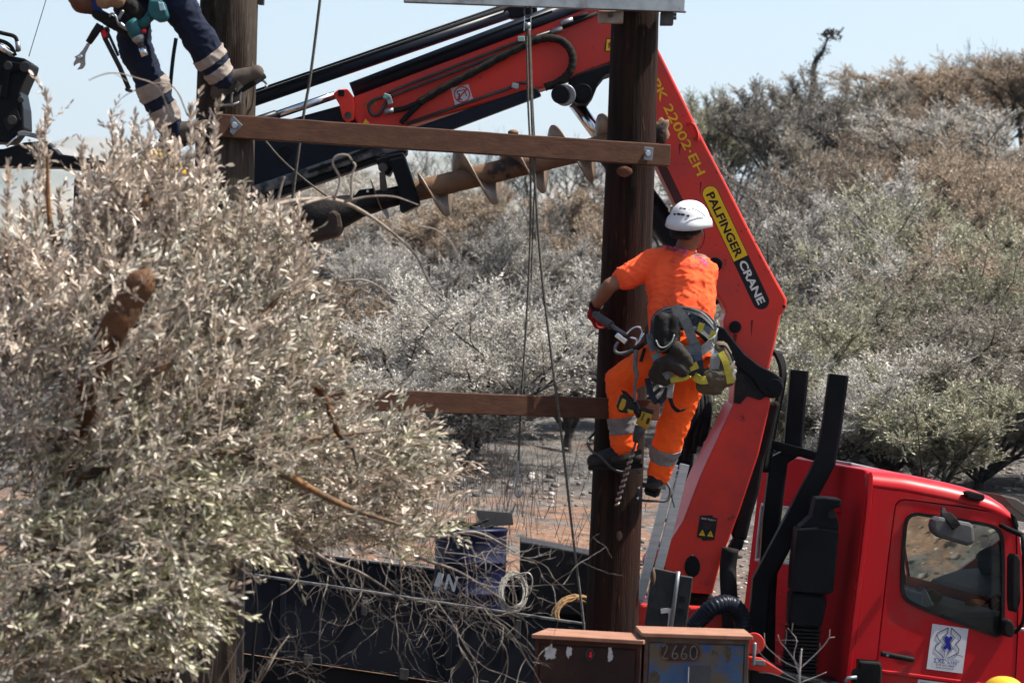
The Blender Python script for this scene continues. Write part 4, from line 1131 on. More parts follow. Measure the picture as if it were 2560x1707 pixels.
win = [(2292, 1284), (2380, 1297), (2455, 1309), (2486, 1318), (2500, 1332), (2506, 1360), (2508, 1450), (2506, 1560), (2500, 1580), (2486, 1586), (2430, 1566), (2358, 1540), (2300, 1516), (2270, 1500), (2258, 1482), (2255, 1450), (2258, 1375), (2264, 1310), (2274, 1290)]
mb = MB(); plate_hole(mb, [side(x, y, 0.004) for x, y in door_out], [[side(x, y, 0.004) for x, y in win]], Lv * 0.035)
door = mb.build('door', M['cab_red'], TRK, bevel=0.006)
# dark seam behind the door gap
mb = MB(); plate_hole(mb, [side(x, y, 0.034) for x, y in grow(door_out, 10)], [[side(x, y, 0.034) for x, y in grow(win, 10)]], Lv * 0.012)
mb.build('door_seal', M['rubber'], TRK)
wf = MB().sweep(cr([side(x, y, 0.002) for x, y in win + win[:1]], 3), [(-0.011, -0.010), (0.011, -0.010), (0.011, 0.010), (-0.011, 0.010)], up=Lv, caps=False)
wf.build('window_frame', M['rubber'], door)
MB().add([side(x, y, 0.018) for x, y in win], [list(range(len(win)))]).build('window_pane', M['glass'], door)
# pressed crease along the lower door
MB().sweep([side(2188, 1676, 0.002), side(2300, 1690, 0.002), side(2538, 1722, 0.002)], [(-0.014, -0.006), (0.014, -0.006), (0.010, 0.008), (-0.010, 0.008)], up=-Lv).build('crease', M['cab_red'], door, bevel=0.004)
# handle over a flat oval whose darker red paints the recess's shade
rc = [(2262 + 22 * math.cos(t), 1640 + 15 * math.sin(t)) for t in np.linspace(0, 2 * math.pi, 20, endpoint=False)]
MB().add([side(x, y, 0.0025) for x, y in rc], [list(range(20))]).build('recess_shade', pm('recess_shade_red', (0.22, 0.006, 0.012), None, 4, rough=0.4), door)
hd = MB().sweep(cr([side(2202, 1632, -0.014), side(2225, 1637, -0.026), side(2262, 1644, -0.028), side(2283, 1648, -0.014)], 4), [(0.017 * math.cos(t), 0.014 * math.sin(t)) for t in np.linspace(0, 2 * math.pi, 10, endpoint=False)], up=Lv, smooth=True)
hdo = hd.build('handle', M['rubber'], door)
MB().tube([side(2219, 1637, -0.036), side(2219, 1637, -0.044)], 0.009, 10).build('lock', M['steel'], hdo)
# company plate
def quad_on(mapper, pts, mat, name, parent, bevel=0): return MB().add([mapper(x, y) for x, y in pts], [list(range(len(pts)))]).build(name, mat, parent)
plate = quad_on(lambda x, y: side(x, y, -0.0015), [(2331, 1558), (2421, 1571), (2406, 1682.5), (2316, 1671)], M['sticker_white'], 'company_sticker', door)
kx, ky = 260 / 2352, 167 / 1511
def Z(p, off=-0.003): return side(2300 + p[0] * kx, 1540 + p[1] * ky, off)
def outline(pts, wd, mat, name, parent, zf):
    MB().ribbon([zf(p) for p in pts + pts[:1]], wd, 0.0012, Lv).build(name, mat, parent)
lg = [(640, 260), (620, 390), (510, 462), (580, 600), (485, 690), (565, 795), (548, 940), (345, 750), (352, 660), (465, 578), (382, 450), (390, 375)]
rg_ = [(715, 262), (700, 390), (785, 490), (680, 600), (750, 735), (640, 800), (622, 945), (870, 825), (880, 740), (800, 618), (912, 530), (920, 450)]
outline(lg, 0.0048, M['letter_ink'], 'logo_outline', door, lambda p: Z(p, -0.0032))
outline(rg_, 0.0048, M['letter_ink'], 'logo_outline', door, lambda p: Z(p, -0.0032))
xs_ = [(605, 430), (655, 480), (695, 435), (748, 480), (672, 590), (718, 735), (660, 770), (615, 715), (568, 757), (515, 705), (592, 620), (545, 470)]
MB().add([Z(p, -0.003) for p in xs_], [list(range(len(xs_)))]).build('logo_cross', M['letter_blue'], door)
def tx(body, p0, p1, h, mat, name, parent, mapper, bold=0.0, **k):
    return text_mesh(body, p0, p1, h, mapper, bold, **k).build(name, mat, parent)
zp = lambda x, y: (2300 + x * kx, 1540 + y * ky)
tx('ΣΧΣ', zp(305, 1035), zp(565, 1063), 10.0, M['letter_blue'], 'lettering', door, lambda x, y: side(x, y, -0.004), 0.012)
tx('ΑΤΕΕ', zp(612, 1075), zp(840, 1103), 7.2, M['letter_blue'], 'lettering', door, lambda x, y: side(x, y, -0.004), 0.012)
tx('210 6017860', zp(355, 1105), zp(778, 1155), 5.4, M['letter_ink'], 'lettering', door, lambda x, y: side(x, y, -0.004))
tx('www.sxsrltpa.gr', zp(355, 1165), zp(765, 1205), 4.6, M['letter_ink'], 'lettering', door, lambda x, y: side(x, y, -0.004))
MB().ribbon(cr([Z((775, 862), -0.0045), Z((850, 870), -0.0045), Z((930, 895), -0.0045), Z((975, 922), -0.0045)], 4), 0.003, 0.001, Lv).build('scratch', M['bark'], door)
quad_on(lambda x, y: side(x, y, -0.0015), [(2295, 1697), (2425, 1713), (2415, 1790), (2285, 1775)], M['sticker_white'], 'company_sticker', door)
tx('ΕΡΓΑ', (2299, 1713), (2328, 1716.5), 9.5, M['letter_green'], 'lettering', door, lambda x, y: side(x, y, -0.003), 0.02)
# far side and front of the cab
farwin = [(2215, 1268), (2300, 1276), (2440, 1292), (2520, 1304), (2542, 1336), (2553, 1440), (2568, 1548), (2470, 1572), (2300, 1520), (2200, 1490)]
mb = MB(); plate_hole(mb, [side(x, y) + Lv * (CABW - 0.03) for x, y in body_out], [[side(x, y) + Lv * (CABW - 0.03) for x, y in farwin]], Lv * 0.03)
mb.build('far_side_panel', M['cab_red'], TRK)
MB().add([side(x, y) + Lv * (CABW - 0.015) for x, y in farwin], [list(range(len(farwin)))]).build('far_window_pane', M['glass'], TRK)
ff = [frT(s, 0, h) for s, h in front_pts]
n_ = len(ff)
glassrow = MB().add([ff[0], ff[1], ff[2], ff[2] + Lv * CABW, ff[1] + Lv * CABW, ff[0] + Lv * CABW], [(0, 1, 4, 5), (1, 2, 3, 4)]); glassrow.build('windscreen', M['glass'], TRK)
MB().add([ff[2], ff[3], ff[4], ff[4] + Lv * CABW, ff[3] + Lv * CABW, ff[2] + Lv * CABW], [(0, 1, 4, 5), (1, 2, 3, 4)]).build('front_panel', M['cab_red'], TRK)
MB().obox(frT(rear_bot[0], 0.03, hb - 0.05), Fv * 1.28, Lv * (CABW - 0.06), Uv * 0.06).build('cab_floor', M['black'], TRK)
# inside: dashboard, steering wheel, seat, papers, an orange cloth
dash = [(2330, 1556), (2420, 1530), (2500, 1528), (2560, 1560), (2570, 1700), (2420, 1700)]
MB().prism([side(x, y, 0.25) for x, y in dash], Lv * (CABW - 0.5)).build('dashboard', pm('dash_grey', (0.055, 0.06, 0.065), None, 5, rough=0.6), TRK, bevel=0.03)
c = side(2492, 1515, 0.45)
stw = MB(); e1 = (Uv * 0.75 + Fv * 0.66).normalized(); e2 = Lv
stw.tube([c + e1 * 0.2 * math.cos(t) + e2 * 0.2 * math.sin(t) for t in np.linspace(0, 2 * math.pi, 28)], 0.013, 8, caps=False)
stw.tube([c - e1 * 0.2, c + e1 * 0.2], 0.012, 6); stw.build('steering_wheel', M['rubber'], TRK)
MB().box(side(2205, 1560, 0.6), (0.18, 0.5, 0.75)).build('seat', pm('seat_cloth', (0.03, 0.032, 0.04), None, 12, rough=0.9), TRK, bevel=0.05)
MB().box(side(2205, 1560, 1.7), (0.18, 0.5, 0.75)).build('seat', bpy.data.materials['seat_cloth'], TRK, bevel=0.05)
clutter = thing('paper_clutter', 'pale papers lying in the cab behind the lower rear corner of the window', 'papers', tuple(side(2290, 1520, 0.9)))
for k, (x, y, rz, sx, sz) in enumerate([(2272, 1492, 0.2, .16, .10), (2300, 1500, -0.5, .12, .14), (2332, 1490, 0.5, .09, .08), (2312, 1514, 0.1, .2, .05)]):
    MB().box(side(x, y, 0.9 + 0.08 * k), (sx, 0.2, sz), Matrix.Rotation(rz, 3, 'Y')).build('sheet', pm('paper_%d' % k, [(0.30, 0.34, 0.38), (0.35, 0.35, 0.34), (0.10, 0.075, 0.055), (0.12, 0.16, 0.2)][k], None, 8, rough=0.8), clutter, bevel=0.01)
mb = MB(); c = side(2445, 1512, 0.75)
mb.ell(c, (0.085, 0.09, 0.038), seg=18, rings=10)
for i, v in enumerate(mb.v):
    d = v - c; mb.v[i] = c + d * (1 + 0.3 * noise.noise(d * 22))
tag(mb.build('orange_cloth', pm('orange_cloth', (0.42, 0.12, 0.03), (0.30, 0.08, 0.03), 20, rough=0.9), None, loc=c - Vector((0, 0, .035))), 'crumpled orange cloth on the dashboard inside the cab', 'cloth')

# mirrors, lamp, hatch, aerial
M['mirror_grey'] = pm('mirror_grey', (0.055, 0.055, 0.056), (0.075, 0.075, 0.075), 9, rough=0.42)
MB().prism([side(x, y, -0.30) for x, y in [(2334, 1298), (2348, 1291), (2425, 1306), (2436, 1313), (2439, 1352), (2434, 1362), (2420, 1364), (2350, 1343), (2335, 1330), (2331, 1316)]], Lv * 0.11).build('kerb_mirror', M['mirror_grey'], TRK, bevel=0.022)
MB().sweep(cr([side(2356, 1279, -0.05), side(2362, 1284, -0.22), side(2378, 1298, -0.305), side(2392, 1318, -0.315)], 5), [(-.030, -.012), (.030, -.012), (.030, .012), (-.030, .012)], up=Lv).build('mirror_arm', M['rubber'], TRK, bevel=0.006)
MB().prism([side(x, y, -0.04) for x, y in [(2413, 1229), (2424, 1226), (2462, 1236), (2463, 1248), (2455, 1253), (2419, 1245)]], Lv * 0.06).build('marker_lamp', M['rubber'], TRK, bevel=0.008)
MB().prism([side(x, y, -0.32) for x, y in [(2532, 1396), (2537, 1386), (2545, 1384), (2553, 1400), (2553, 1500), (2545, 1530), (2534, 1530), (2531, 1500)]], Lv * 0.12).build('door_mirror', M['rubber'], TRK, bevel=0.02)
mb = MB(); mb.tube([side(2502, 1312, -0.02), side(2520, 1322, -0.10), side(2566, 1342, -0.28)], 0.017, 8)
mb.tube(cr([side(2556, 1336, -0.3), side(2560, 1420, -0.3), side(2560, 1540, -0.3), side(2540, 1580, -0.05)], 5), 0.012, 8); mb.build('mirror_arm', M['rubber'], TRK)
MB().prism([side(x, y, -0.10) for x, y in [(2513, 1552), (2520, 1546), (2532, 1552), (2538, 1566), (2538, 1582), (2530, 1594), (2516, 1590), (2511, 1572)]], Lv * 0.10).build('low_mirror', M['rubber'], TRK, bevel=0.02)
MB().tube([side(2535, 1574, -0.06), side(2560, 1572, -0.10)], 0.010, 8).build('mirror_arm', M['steel'], TRK)
MB().prism([side(x, y, 0) for x, y in [(2524, 1282), (2534, 1288), (2541, 1312), (2536, 1330), (2530, 1310)]], Lv * -0.05).build('pillar_trim', M['rubber'], TRK, bevel=0.006)
hs = [(-0.02, 0), (0.35, 0)]
MB().obox(frT(s0 + 0.06, 0.62, top0 + 0.004), Fv * 0.42 - Uv * 0.035, Lv * 1.1, Uv * 0.028).build('roof_hatch', pm('grey_hatch', (0.20, 0.21, 0.22), None, 6, rough=0.5), TRK, bevel=0.01)
MB().tube([W(2306, 1188, 20.6), W(2303, 1160, 20.6), W(2296, 1090, 20.6), W(2288, 1010, 20.6)], [0.012, 0.006, 0.003, 0.002], 6).build('aerial', M['rubber'], TRK)
MB().prism([side(x, y, 0.3) for x, y in [(2500, 1236), (2540, 1246), (2575, 1268), (2600, 1300), (2596, 1312), (2560, 1290), (2530, 1268)]], Lv * 1.7).build('sun_visor', pm('visor', (0.10, 0.09, 0.075), None, 5, rough=0.35), TRK, bevel=0.006)

# air intake stack behind the cab
def pxprism(pts, Y, th, smooth=False): return MB().prism([W(x, y, Y) for x, y in pts], (0, th, 0), smooth)
ai = pxprism([(1994, 1321), (2040, 1318), (2098, 1326), (2092, 1400), (2084, 1478), (2070, 1486), (1978, 1478), (1984, 1400)], 19.28, 0.30).build('air_intake', M['black'], TRK, bevel=0.012)
pxprism([(2040, 1245), (2060, 1243), (2104, 1248), (2104, 1266), (2084, 1270), (2096, 1300), (2098, 1316), (2094, 1327), (2000, 1318), (2030, 1290)], 19.30, 0.26).build('intake_head', M['black'], ai, bevel=0.010)
MB().tube([W(2080, 1286, 19.27), W(2080, 1286, 19.34)], 0.028, 14).build('clamp', M['grease'], ai)
pxprism([(1976, 1480), (2066, 1487), (2066, 1510), (2056, 1560), (2050, 1572), (1972, 1566)], 19.32, 0.24).build('intake_duct', M['black'], ai, bevel=0.02)
mb = MB()
for k in range(15):
    y = 1570 + k * 9.2
    mb.prism([W(x + (-0.10) * (k * 9.2), yy, 19.30) for x, yy in [(1971, y), (2053, y + 4), (2053, y + 9.5), (1971, y + 5.5)]], (0, 0.24, 0))
mb.build('bellows', M['rubber'], ai, bevel=0.004)

# bed: sides, floor, rails, chassis
def bedpoly(pts, off, th, mat, name, bev=0.006): return MB().prism([side(x, y, off) for x, y in pts], Lv * th).build(name, mat, TRK, bevel=bev)
M['bed'] = pm('bed_black', (0.012, 0.016, 0.026), (0.018, 0.020, 0.026), 2, rough=0.55, spec=0.08, bump=0.10, bscale=3, col3=(0.10, 0.098, 0.095), scale3=9, lo3=0.66, hi3=0.76, stretch3=(0.35, 0.35, 2.5))
def nb(x): return 1437 + (x - 635) * (1560 - 1437) / (1465 - 635)
bedpoly([(240, nb(240) + 4), (1700, nb(1700) + 4), (1700, nb(1700) + 196), (240, nb(240) + 200)], 0.0, 0.035, M['bed'], 'side_panel')
bedpoly([(240, nb(240) - 3), (1702, nb(1702) - 3), (1702, nb(1702) + 4), (240, nb(240) + 4)], -0.012, 0.06, M['wornrail'], 'side_rail', 0.004)
for x in (700, 1115, 1420):
    bedpoly([(x, nb(x) + 12), (x + 16, nb(x + 16) + 12), (x + 12, nb(x) + 190), (x - 4, nb(x) + 190)], -0.014, 0.014, M['bed'], 'stiffener', 0.004)
bedpoly([(240, nb(240) + 203), (1690, nb(1690) + 199), (1690, nb(1690) + 260), (240, nb(240) + 264)], 0.06, 0.06, M['black'], 'bed_frame')
rnd = random.Random(6); scr = MB()
for k in range(60):
    x = rnd.choice((690, 720, 1050, 1110, 1190, 1260, 800, 950)) + rnd.uniform(-45, 45); y = nb(x) + (194 if rnd.random() < .6 else rnd.uniform(20, 180)) + rnd.uniform(-5, 3)
    L_ = rnd.uniform(3, 26); h_ = rnd.uniform(.6, 2.2); sl = 0.148
    scr.add([side(x, y, -0.0015), side(x + L_ * .6, y + L_ * .6 * sl - h_ * .4, -0.0015), side(x + L_, y + L_ * sl, -0.0015), side(x + L_ * .5, y + L_ * .5 * sl + h_, -0.0015)], [(0, 1, 2, 3)])
o = scr.build('paint_scrapes', pm('scrape', (0.13, 0.13, 0.13), (0.07, 0.07, 0.072), 40, rough=0.6), TRK); o['kind'] = 'stuff'
for x in (905, 1290):
    lt = bedpoly([(x, nb(x) + 14), (x + 14, nb(x) + 16), (x + 11, nb(x) + 62), (x - 3, nb(x) + 60)], -0.022, 0.022, M['darksteel'], 'latch', 0.004)
for x in (760, 1000, 1200, 1380):
    bedpoly([(x, nb(x) + 178), (x + 22, nb(x + 22) + 178), (x + 20, nb(x + 22) + 206), (x - 2, nb(x) + 206)], -0.018, 0.018, M['darksteel'], 'hinge', 0.004)
def fb(x): return 1370 + (x - 617) * 0.118
bedpoly([(330, fb(330)), (1500, fb(1500)), (1500, fb(1500) + 190), (330, fb(330) + 190)], 2.27, 0.035, M['bed'], 'side_panel')
bedpoly([(330, fb(330) - 6), (1502, fb(1502) - 6), (1502, fb(1502)), (330, fb(330))], 2.255, 0.06, M['wornrail'], 'side_rail', 0.004)
MB().add([side(240, nb(240) + 190, 0.04), side(1700, nb(1700) + 190, 0.04), side(1700, nb(1700) + 190, 0.04) + Lv * 2.2, side(240, nb(240) + 190, 0.04) + Lv * 2.2], [(0, 1, 2, 3)]).build('bed_floor', pm('bed_floor', (0.05, 0.045, 0.04), (0.09, 0.075, 0.06), 4, rough=0.9), TRK)
for px_ in (500, 760, 2330):
    cw = side(px_, nb(min(px_, 1700)) + 360, 0.02)
    gw = gnd(cw.x, cw.y)
    for ll in (0.0, 2.05):
        c = Vector((cw.x, cw.y, gw + 0.46)) + Lv * ll
        ty = MB().tube([c, c + Lv * 0.27], 0.47, 28).build('wheel', M['rubber'], TRK, bevel=0.03)
        MB().tube([c - Lv * 0.004, c + Lv * 0.02], 0.27, 20).build('rim', M['steel'], ty)
for ll in (0.75, 1.45):
    MB().obox(frT(-4.9, ll, -1.75), Fv * 6.2, Lv * 0.09, Uv * 0.24).build('chassis_rail', M['black'], TRK)
# dark mudguard and post between cab and bed
pxprism([(1872, 1668), (1900, 1664), (2000, 1690), (2110, 1712), (2110, 1800), (1872, 1800)], 19.15, 0.5).build('mudguard', M['black'], TRK, bevel=0.02)
MB().sweep([W(1990, 1690, 19.12), W(2060, 1706, 19.12), W(2100, 1716, 19.12)], [(-.012, -.008), (.012, -.008), (.012, .008), (-.012, .008)]).build('mudguard_edge', M['wornrail'], TRK)
pxprism([(2147, 1651), (2202, 1656), (2206, 1668), (2198, 1800), (2132, 1800), (2134, 1682), (2148, 1674)], 19.02, 0.16).build('step_post', M['rubber'], TRK, bevel=0.012)
MB().tube([W(2112, 1704, 19.0), W(2120, 1694, 19.0), W(2142, 1692, 19.0)], 0.012, 8).build('step_bolt', M['steel'], TRK)
dsk = MB().tube([W(1884, 1608, 18.98), W(1884, 1608, 19.06)], 0.068, 28).build('red_reel', M['red'], TRK, bevel=0.006)
MB().capsule(W(1887, 1610, 18.955), W(1884, 1660, 18.95), 0.013, 0.009).build('lever', M['steel'], dsk)
pxprism([(1872, 1640), (1905, 1645), (1960, 1680), (1948, 1688), (1872, 1672)], 19.06, 0.06).build('bracket', M['red'], TRK, bevel=0.006)
pxprism([(1885, 1648), (1912, 1650), (1914, 1664), (1884, 1660)], 19.02, 0.03).build('latch', M['steel'], TRK, bevel=0.004)

# things standing in the bed
drum = thing('blue_drum', 'scuffed dark blue steel drum with a white letter, standing in the truck bed', 'drum', tuple(W(1172, 1560, 20.1)))
dc = W(1172, 1560, 20.1); R_ = 0.235; axis = (W(1178, 1318, 20.1) - dc)
pts, rs = [], []
for t, r in [(0, .225), (.012, .235), (.03, .232), (.32, .232), (.335, .243), (.35, .232), (.64, .232), (.655, .243), (.67, .232), (.965, .232), (.98, .24), (1.0, .232), (1.001, .21)]:
    pts.append(dc + axis * t); rs.append(r)
M['drum'] = pm('drum_blue', (0.010, 0.018, 0.085), (0.018, 0.03, 0.12), 3, rough=0.45, col3=(0.075, 0.06, 0.05), scale3=7, lo3=0.60, hi3=0.67, rough2=0.8)
MB().tube(pts, rs, 40).build('shell', M['drum'], drum)
def ondrum(px, py):
    """point on the front of the drum"""
    P = ray_plane(px, py, dc, Vector((0, 1, 0)))
    dx = max(-0.225, min(0.225, P.x - (dc.x + axis.x * (P.z - dc.z) / axis.z)))
    y = dc.y - math.sqrt(0.2385 ** 2 - dx * dx)
    return ray_plane(px, py, Vector((0, y, 0)), Vector((0, 1, 0)))
tx('N', (1110, 1470), (1137, 1477), 38, M['letter_white'], 'letter', drum, ondrum, 0.03)
tx('I', (1085, 1461), (1099, 1466), 34, M['letter_white'], 'letter', drum, ondrum, 0.03)
for k, yy in enumerate((1312, 1322, 1330)):
    MB().tube(cr([W(1080 + 60 * k, yy + 6, 20.0), W(1140 + 20 * k, yy - 10, 19.95), W(1180 + 20 * k, yy, 20.0), W(1220 + 12 * k, yy - 14 + 6 * k, 20.05)], 6), 0.012, 7).build('pipe_end', M['rubber'], drum)
MB().prism([W(x, y, 20.15) for x, y in [(1190, 1275), (1280, 1282), (1284, 1312), (1200, 1316)]], (0, .05, 0)).build('board', pm('grey_board', (0.16, 0.14, 0.12), None, 8, rough=0.9), drum, bevel=0.004)
tb = MB().prism([W(x, y, 20.9) for x, y in [(1300, 1352), (1340, 1358), (1476, 1385), (1600, 1410), (1600, 1540), (1300, 1530)]], (0, .5, 0)).build('bed_box', pm('box_grey', (0.030, 0.032, 0.036), (0.075, 0.07, 0.066), 5, rough=0.7, bump=0.3, col3=(0.16, 0.15, 0.13), scale3=9, lo3=0.62, hi3=0.7), None, loc=W(1450, 1535, 20.9), bevel=0.01)
tag(tb, 'scratched dark steel box in the truck bed behind the dark pole', 'box')
# coils
def coil(name, label, c, r, rx, tilt, n, mat, cat, wire, seed, z=0.8):
    rnd = random.Random(seed); mb = MB()
    for k in range(n):
        a = rnd.uniform(0.72, 1.08); t = tilt + rnd.uniform(-.25, .25); ph = rnd.uniform(0, 6.28)
        mb.tube([c + Vector((rx * a * math.cos(q), r * 0.5 * math.sin(q + t), r * a * z * math.sin(q) + 0.01 * rnd.uniform(-1, 1))) for q in np.linspace(ph, ph + 2 * math.pi, 24)], wire, 5, caps=False)
    return tag(mb.build(name, mat, None, loc=c - Vector((0, 0, r * z))), label, cat)
coil('wire_coil', 'bundle of thin silvery wire hung over the bed side, right of the blue drum', W(1283, 1480, 18.9), 0.11, 0.085, 0.6, 22, pm('silver_wire', (0.34, 0.32, 0.28), (0.18, 0.17, 0.15), 30, rough=0.45, metal=0.4), 'wire coil', 0.0022, 3, 1.05)
MB_ = MB().tube(cr([W(1286, 1440, 18.85), W(1300, 1434, 18.85), W(1322, 1432, 18.85), W(1331, 1450, 18.85), W(1325, 1480, 18.85), W(1316, 1492, 18.87)], 5), 0.005, 6)
tag(MB_.build('wire_loop', bpy.data.materials['silver_wire'], None, loc=W(1316, 1492, 18.87)), 'loose silvery wire loop beside the wire bundle', 'wire')
coil('rope_coil', 'coiled ochre rope in the bed just left of the dark pole', W(1442, 1535, 19.2), 0.16, 0.15, 0.9, 9, pm('ochre_rope', (0.20, 0.115, 0.05), (0.13, 0.075, 0.035), 60, rough=0.9), 'rope coil', 0.009, 8, 0.7)
# two scuffed boards stood on end beside the crane foot
m_board = pm('scuffed_board', (0.030, 0.032, 0.036), (0.065, 0.064, 0.062), 6, rough=0.7, bump=0.3, bscale=30, col3=(0.15, 0.135, 0.12), scale3=5, lo3=0.58, hi3=0.66, stretch3=(2, 2, 0.8))
b1 = pxprism([(1632, 1418), (1695, 1432), (1672, 1566), (1664, 1640), (1598, 1640), (1612, 1560)], 18.72, 0.05).build('outrigger_pad', m_board, None, loc=W(1640, 1640, 18.72), bevel=0.006)
tag(b1, 'scuffed grey board stood on end beside the crane foot, the wider left one', 'board')
MB().tube([W(1696, 1428, 18.7), W(1690, 1470, 18.7), W(1668, 1640, 18.7)], 0.013, 8).build('edge_tube', M['steel'], b1)
hk_ = [(1652, 1527), (1672, 1526), (1677, 1536), (1674, 1565)]
MB().sweep(cr([W(x, y, 18.714) for x, y in hk_], 4), [(-.014, -.003), (.014, -.003), (.014, .003), (-.014, .003)], up=(0, 1, 0)).build('handle_mark', M['letter_white'], b1)
b2 = pxprism([(1701, 1438), (1733, 1443), (1716, 1566), (1708, 1640), (1676, 1640), (1684, 1560)], 18.78, 0.06).build('outrigger_pad', m_board, None, loc=W(1700, 1640, 18.78), bevel=0.006)
tag(b2, 'narrow slotted grey board stood right of the wider board', 'board')
for (x, y) in ((1705, 1497), (1701, 1528)):
    MB().box(W(x, y, 18.779), (0.035, 0.004, 0.04)).build('slot', M['letter_black'], b2)
# aluminium ladder leaning between the pole and the crane column
lad = thing('ladder', 'silver aluminium ladder leaning behind the boot of the orange worker', 'ladder', tuple(W(1618, 1560, 19.75)))
for k, off in enumerate((0, 28)):
    MB().sweep([W(1598 + off, 1500, 19.7), W(1650 + off, 1300, 19.72), W(1684 + off, 1160, 19.74)], [(-.030, -.02), (.030, -.02), (.030, .02), (-.030, .02)], up=(0, 1, 0)).build('rail', M['alu'], lad, bevel=0.004)
for t in np.linspace(0.05, 0.95, 6):
    p = W(1598, 1500, 19.72).lerp(W(1684, 1160, 19.76), t); MB().tube([p, p + Vector((0.07, 0, 0))], 0.012, 8).build('rung', M['alu'], lad)
# ------------------------------------------------------------------ loader crane
YC = 20.1
CR = thing('loader_crane', 'red folding loader crane with yellow and black lettering, rising behind the dark pole', 'crane', tuple(W(1750, 1560, 20.3)))
def cp(pts, y, th, mat, name, parent=None, bev=0.010): return MB().prism([W(px, py, y) for px, py in pts], (0, th, 0)).build(name, M[mat] if isinstance(mat, str) else mat, parent or CR, bevel=bev)
WC = lambda off: (lambda x, y: W(x, y, YC - off))
# column
col = cp([(1838, 925), (1870, 905), (1905, 930), (1926, 962), (1925, 1014), (1896, 1137), (1848, 1280), (1803, 1400), (1781, 1484), (1726, 1481), (1690, 1466), (1632, 1440), (1614, 1424), (1613, 1404), (1626, 1386), (1648, 1372), (1680, 1345), (1708, 1300), (1750, 1190), (1832, 1012)], 20.05, 0.46, 'red_grimy', 'column')
# chamfered left flank of the column
bevel_pts = [((1832, 1012), (1814, 1000)), ((1750, 1190), (1724, 1180)), ((1708, 1300), (1684, 1282)), ((1680, 1345), (1655, 1350))]
vs_ = []
for (a_, b_) in bevel_pts: vs_ += [W(*a_, 20.052), W(*b_, 20.30)]
MB().add(vs_, [(0, 2, 3, 1), (2, 4, 5, 3), (4, 6, 7, 5)]).build('flank', M['red'], CR)
cp([(1842, 915), (1872, 925), (1905, 960), (1925, 985), (1900, 1000), (1868, 990), (1850, 1010), (1834, 1006)], 20.043, 0.006, 'grease', 'grease_patch', col, 0)
MB().tube([W(1647, 1418, 20.04), W(1647, 1418, 20.09)], 0.040, 22).build('pin', M['grease'], col)
eg = [(1731 + 19.5 * math.cos(t), 1417 + (25 if math.sin(t) > 0 else 29) * math.sin(t)) for t in np.linspace(0, 2 * math.pi, 28, endpoint=False)]
cp(eg, 20.04, 0.009, 'black', 'cover_plate', col, 0.003)
MB().tube([W(1732, 1387, 20.033), W(1732, 1387, 20.05)], 0.007, 10).build('screw', M['steel'], col)
# warning label: look up
lab = [(1750, 1288), (1781, 1287), (1783, 1292.5), (1794, 1295), (1786, 1349), (1756, 1350.5), (1754, 1345), (1742, 1342)]
lb = cp(lab, 20.046, 0.003, 'letter_black', 'warning_label', col, 0)
mp = lambda x, y: W(x, y, 20.0445)
tx('Κοίτα Ψηλά ↑', (1753.5, 1296.5), (1789, 1303), 4.6, M['letter_white'], 'lettering', col, mp, 0.015)
for i, (x, y, wd) in enumerate(((1759, 1306, 21), (1758, 1309, 20))):
    quad_on(mp, [(x, y), (x + wd, y + 3), (x + wd, y + 4.5), (x, y + 1.5)], pm('dim_red', (0.10, 0.008, 0.012), None, 5), 'print_line', col)
for i, (x, y, wd) in enumerate(((1759, 1314, 17), (1758.5, 1317, 17), (1763, 1320.5, 9))):
    quad_on(mp, [(x, y), (x + wd, y + 2), (x + wd, y + 3.2), (x, y + 1.2)], M['letter_ink'], 'print_line', col)
for x, y in ((1755, 1331), (1775.5, 1333.5)):
    quad_on(mp, [(x + 1.5, y - 8), (x + 8, y + 8.5), (x - 8, y + 6)], M['yellow'], 'warning_triangle', col)
    quad_on(lambda a_, b_: W(a_, b_, 20.0435), [(x + 1.2, y - 2.5), (x + 1.6, y + 1), (x - 0.2, y + 4.5), (x - 1.2, y + 1)], M['letter_black'], 'bolt_symbol', col)
# column foot
cp([(1690, 1484), (1785, 1488), (1800, 1560), (1680, 1560)], 20.12, 0.4, 'grease', 'slew_ring', None, 0.02)
cp([(1600, 1508), (1840, 1520), (1850, 1700), (1590, 1700)], 20.0, 0.7, 'red_grimy', 'base', None, 0.02)
for (x, y0, y1) in ((1722, 1520, 1570), (1758, 1522, 1570)):
    MB().box(W(x, (y0 + y1) / 2, 19.99), (0.02, 0.02, 0.14)).build('rib', M['red_grimy'], CR, bevel=0.004)

# main boom
mb_pts = [(1520, 110), (1560, 40), (1612, 62), (1650, 132), (1700, 232), (1760, 352), (1820, 468), (1871, 570), (1920, 663), (1967, 748), (1966, 768), (1952, 788), (1938, 858), (1921, 931), (1898, 962), (1868, 932), (1838, 892), (1809, 826), (1808, 800), (1813, 783), (1812, 772), (1805, 757), (1776, 714), (1732, 612), (1690, 512), (1658, 448), (1600, 330)]
boom = cp(mb_pts, YC, 0.34, 'red', 'main_boom', None, 0.014)
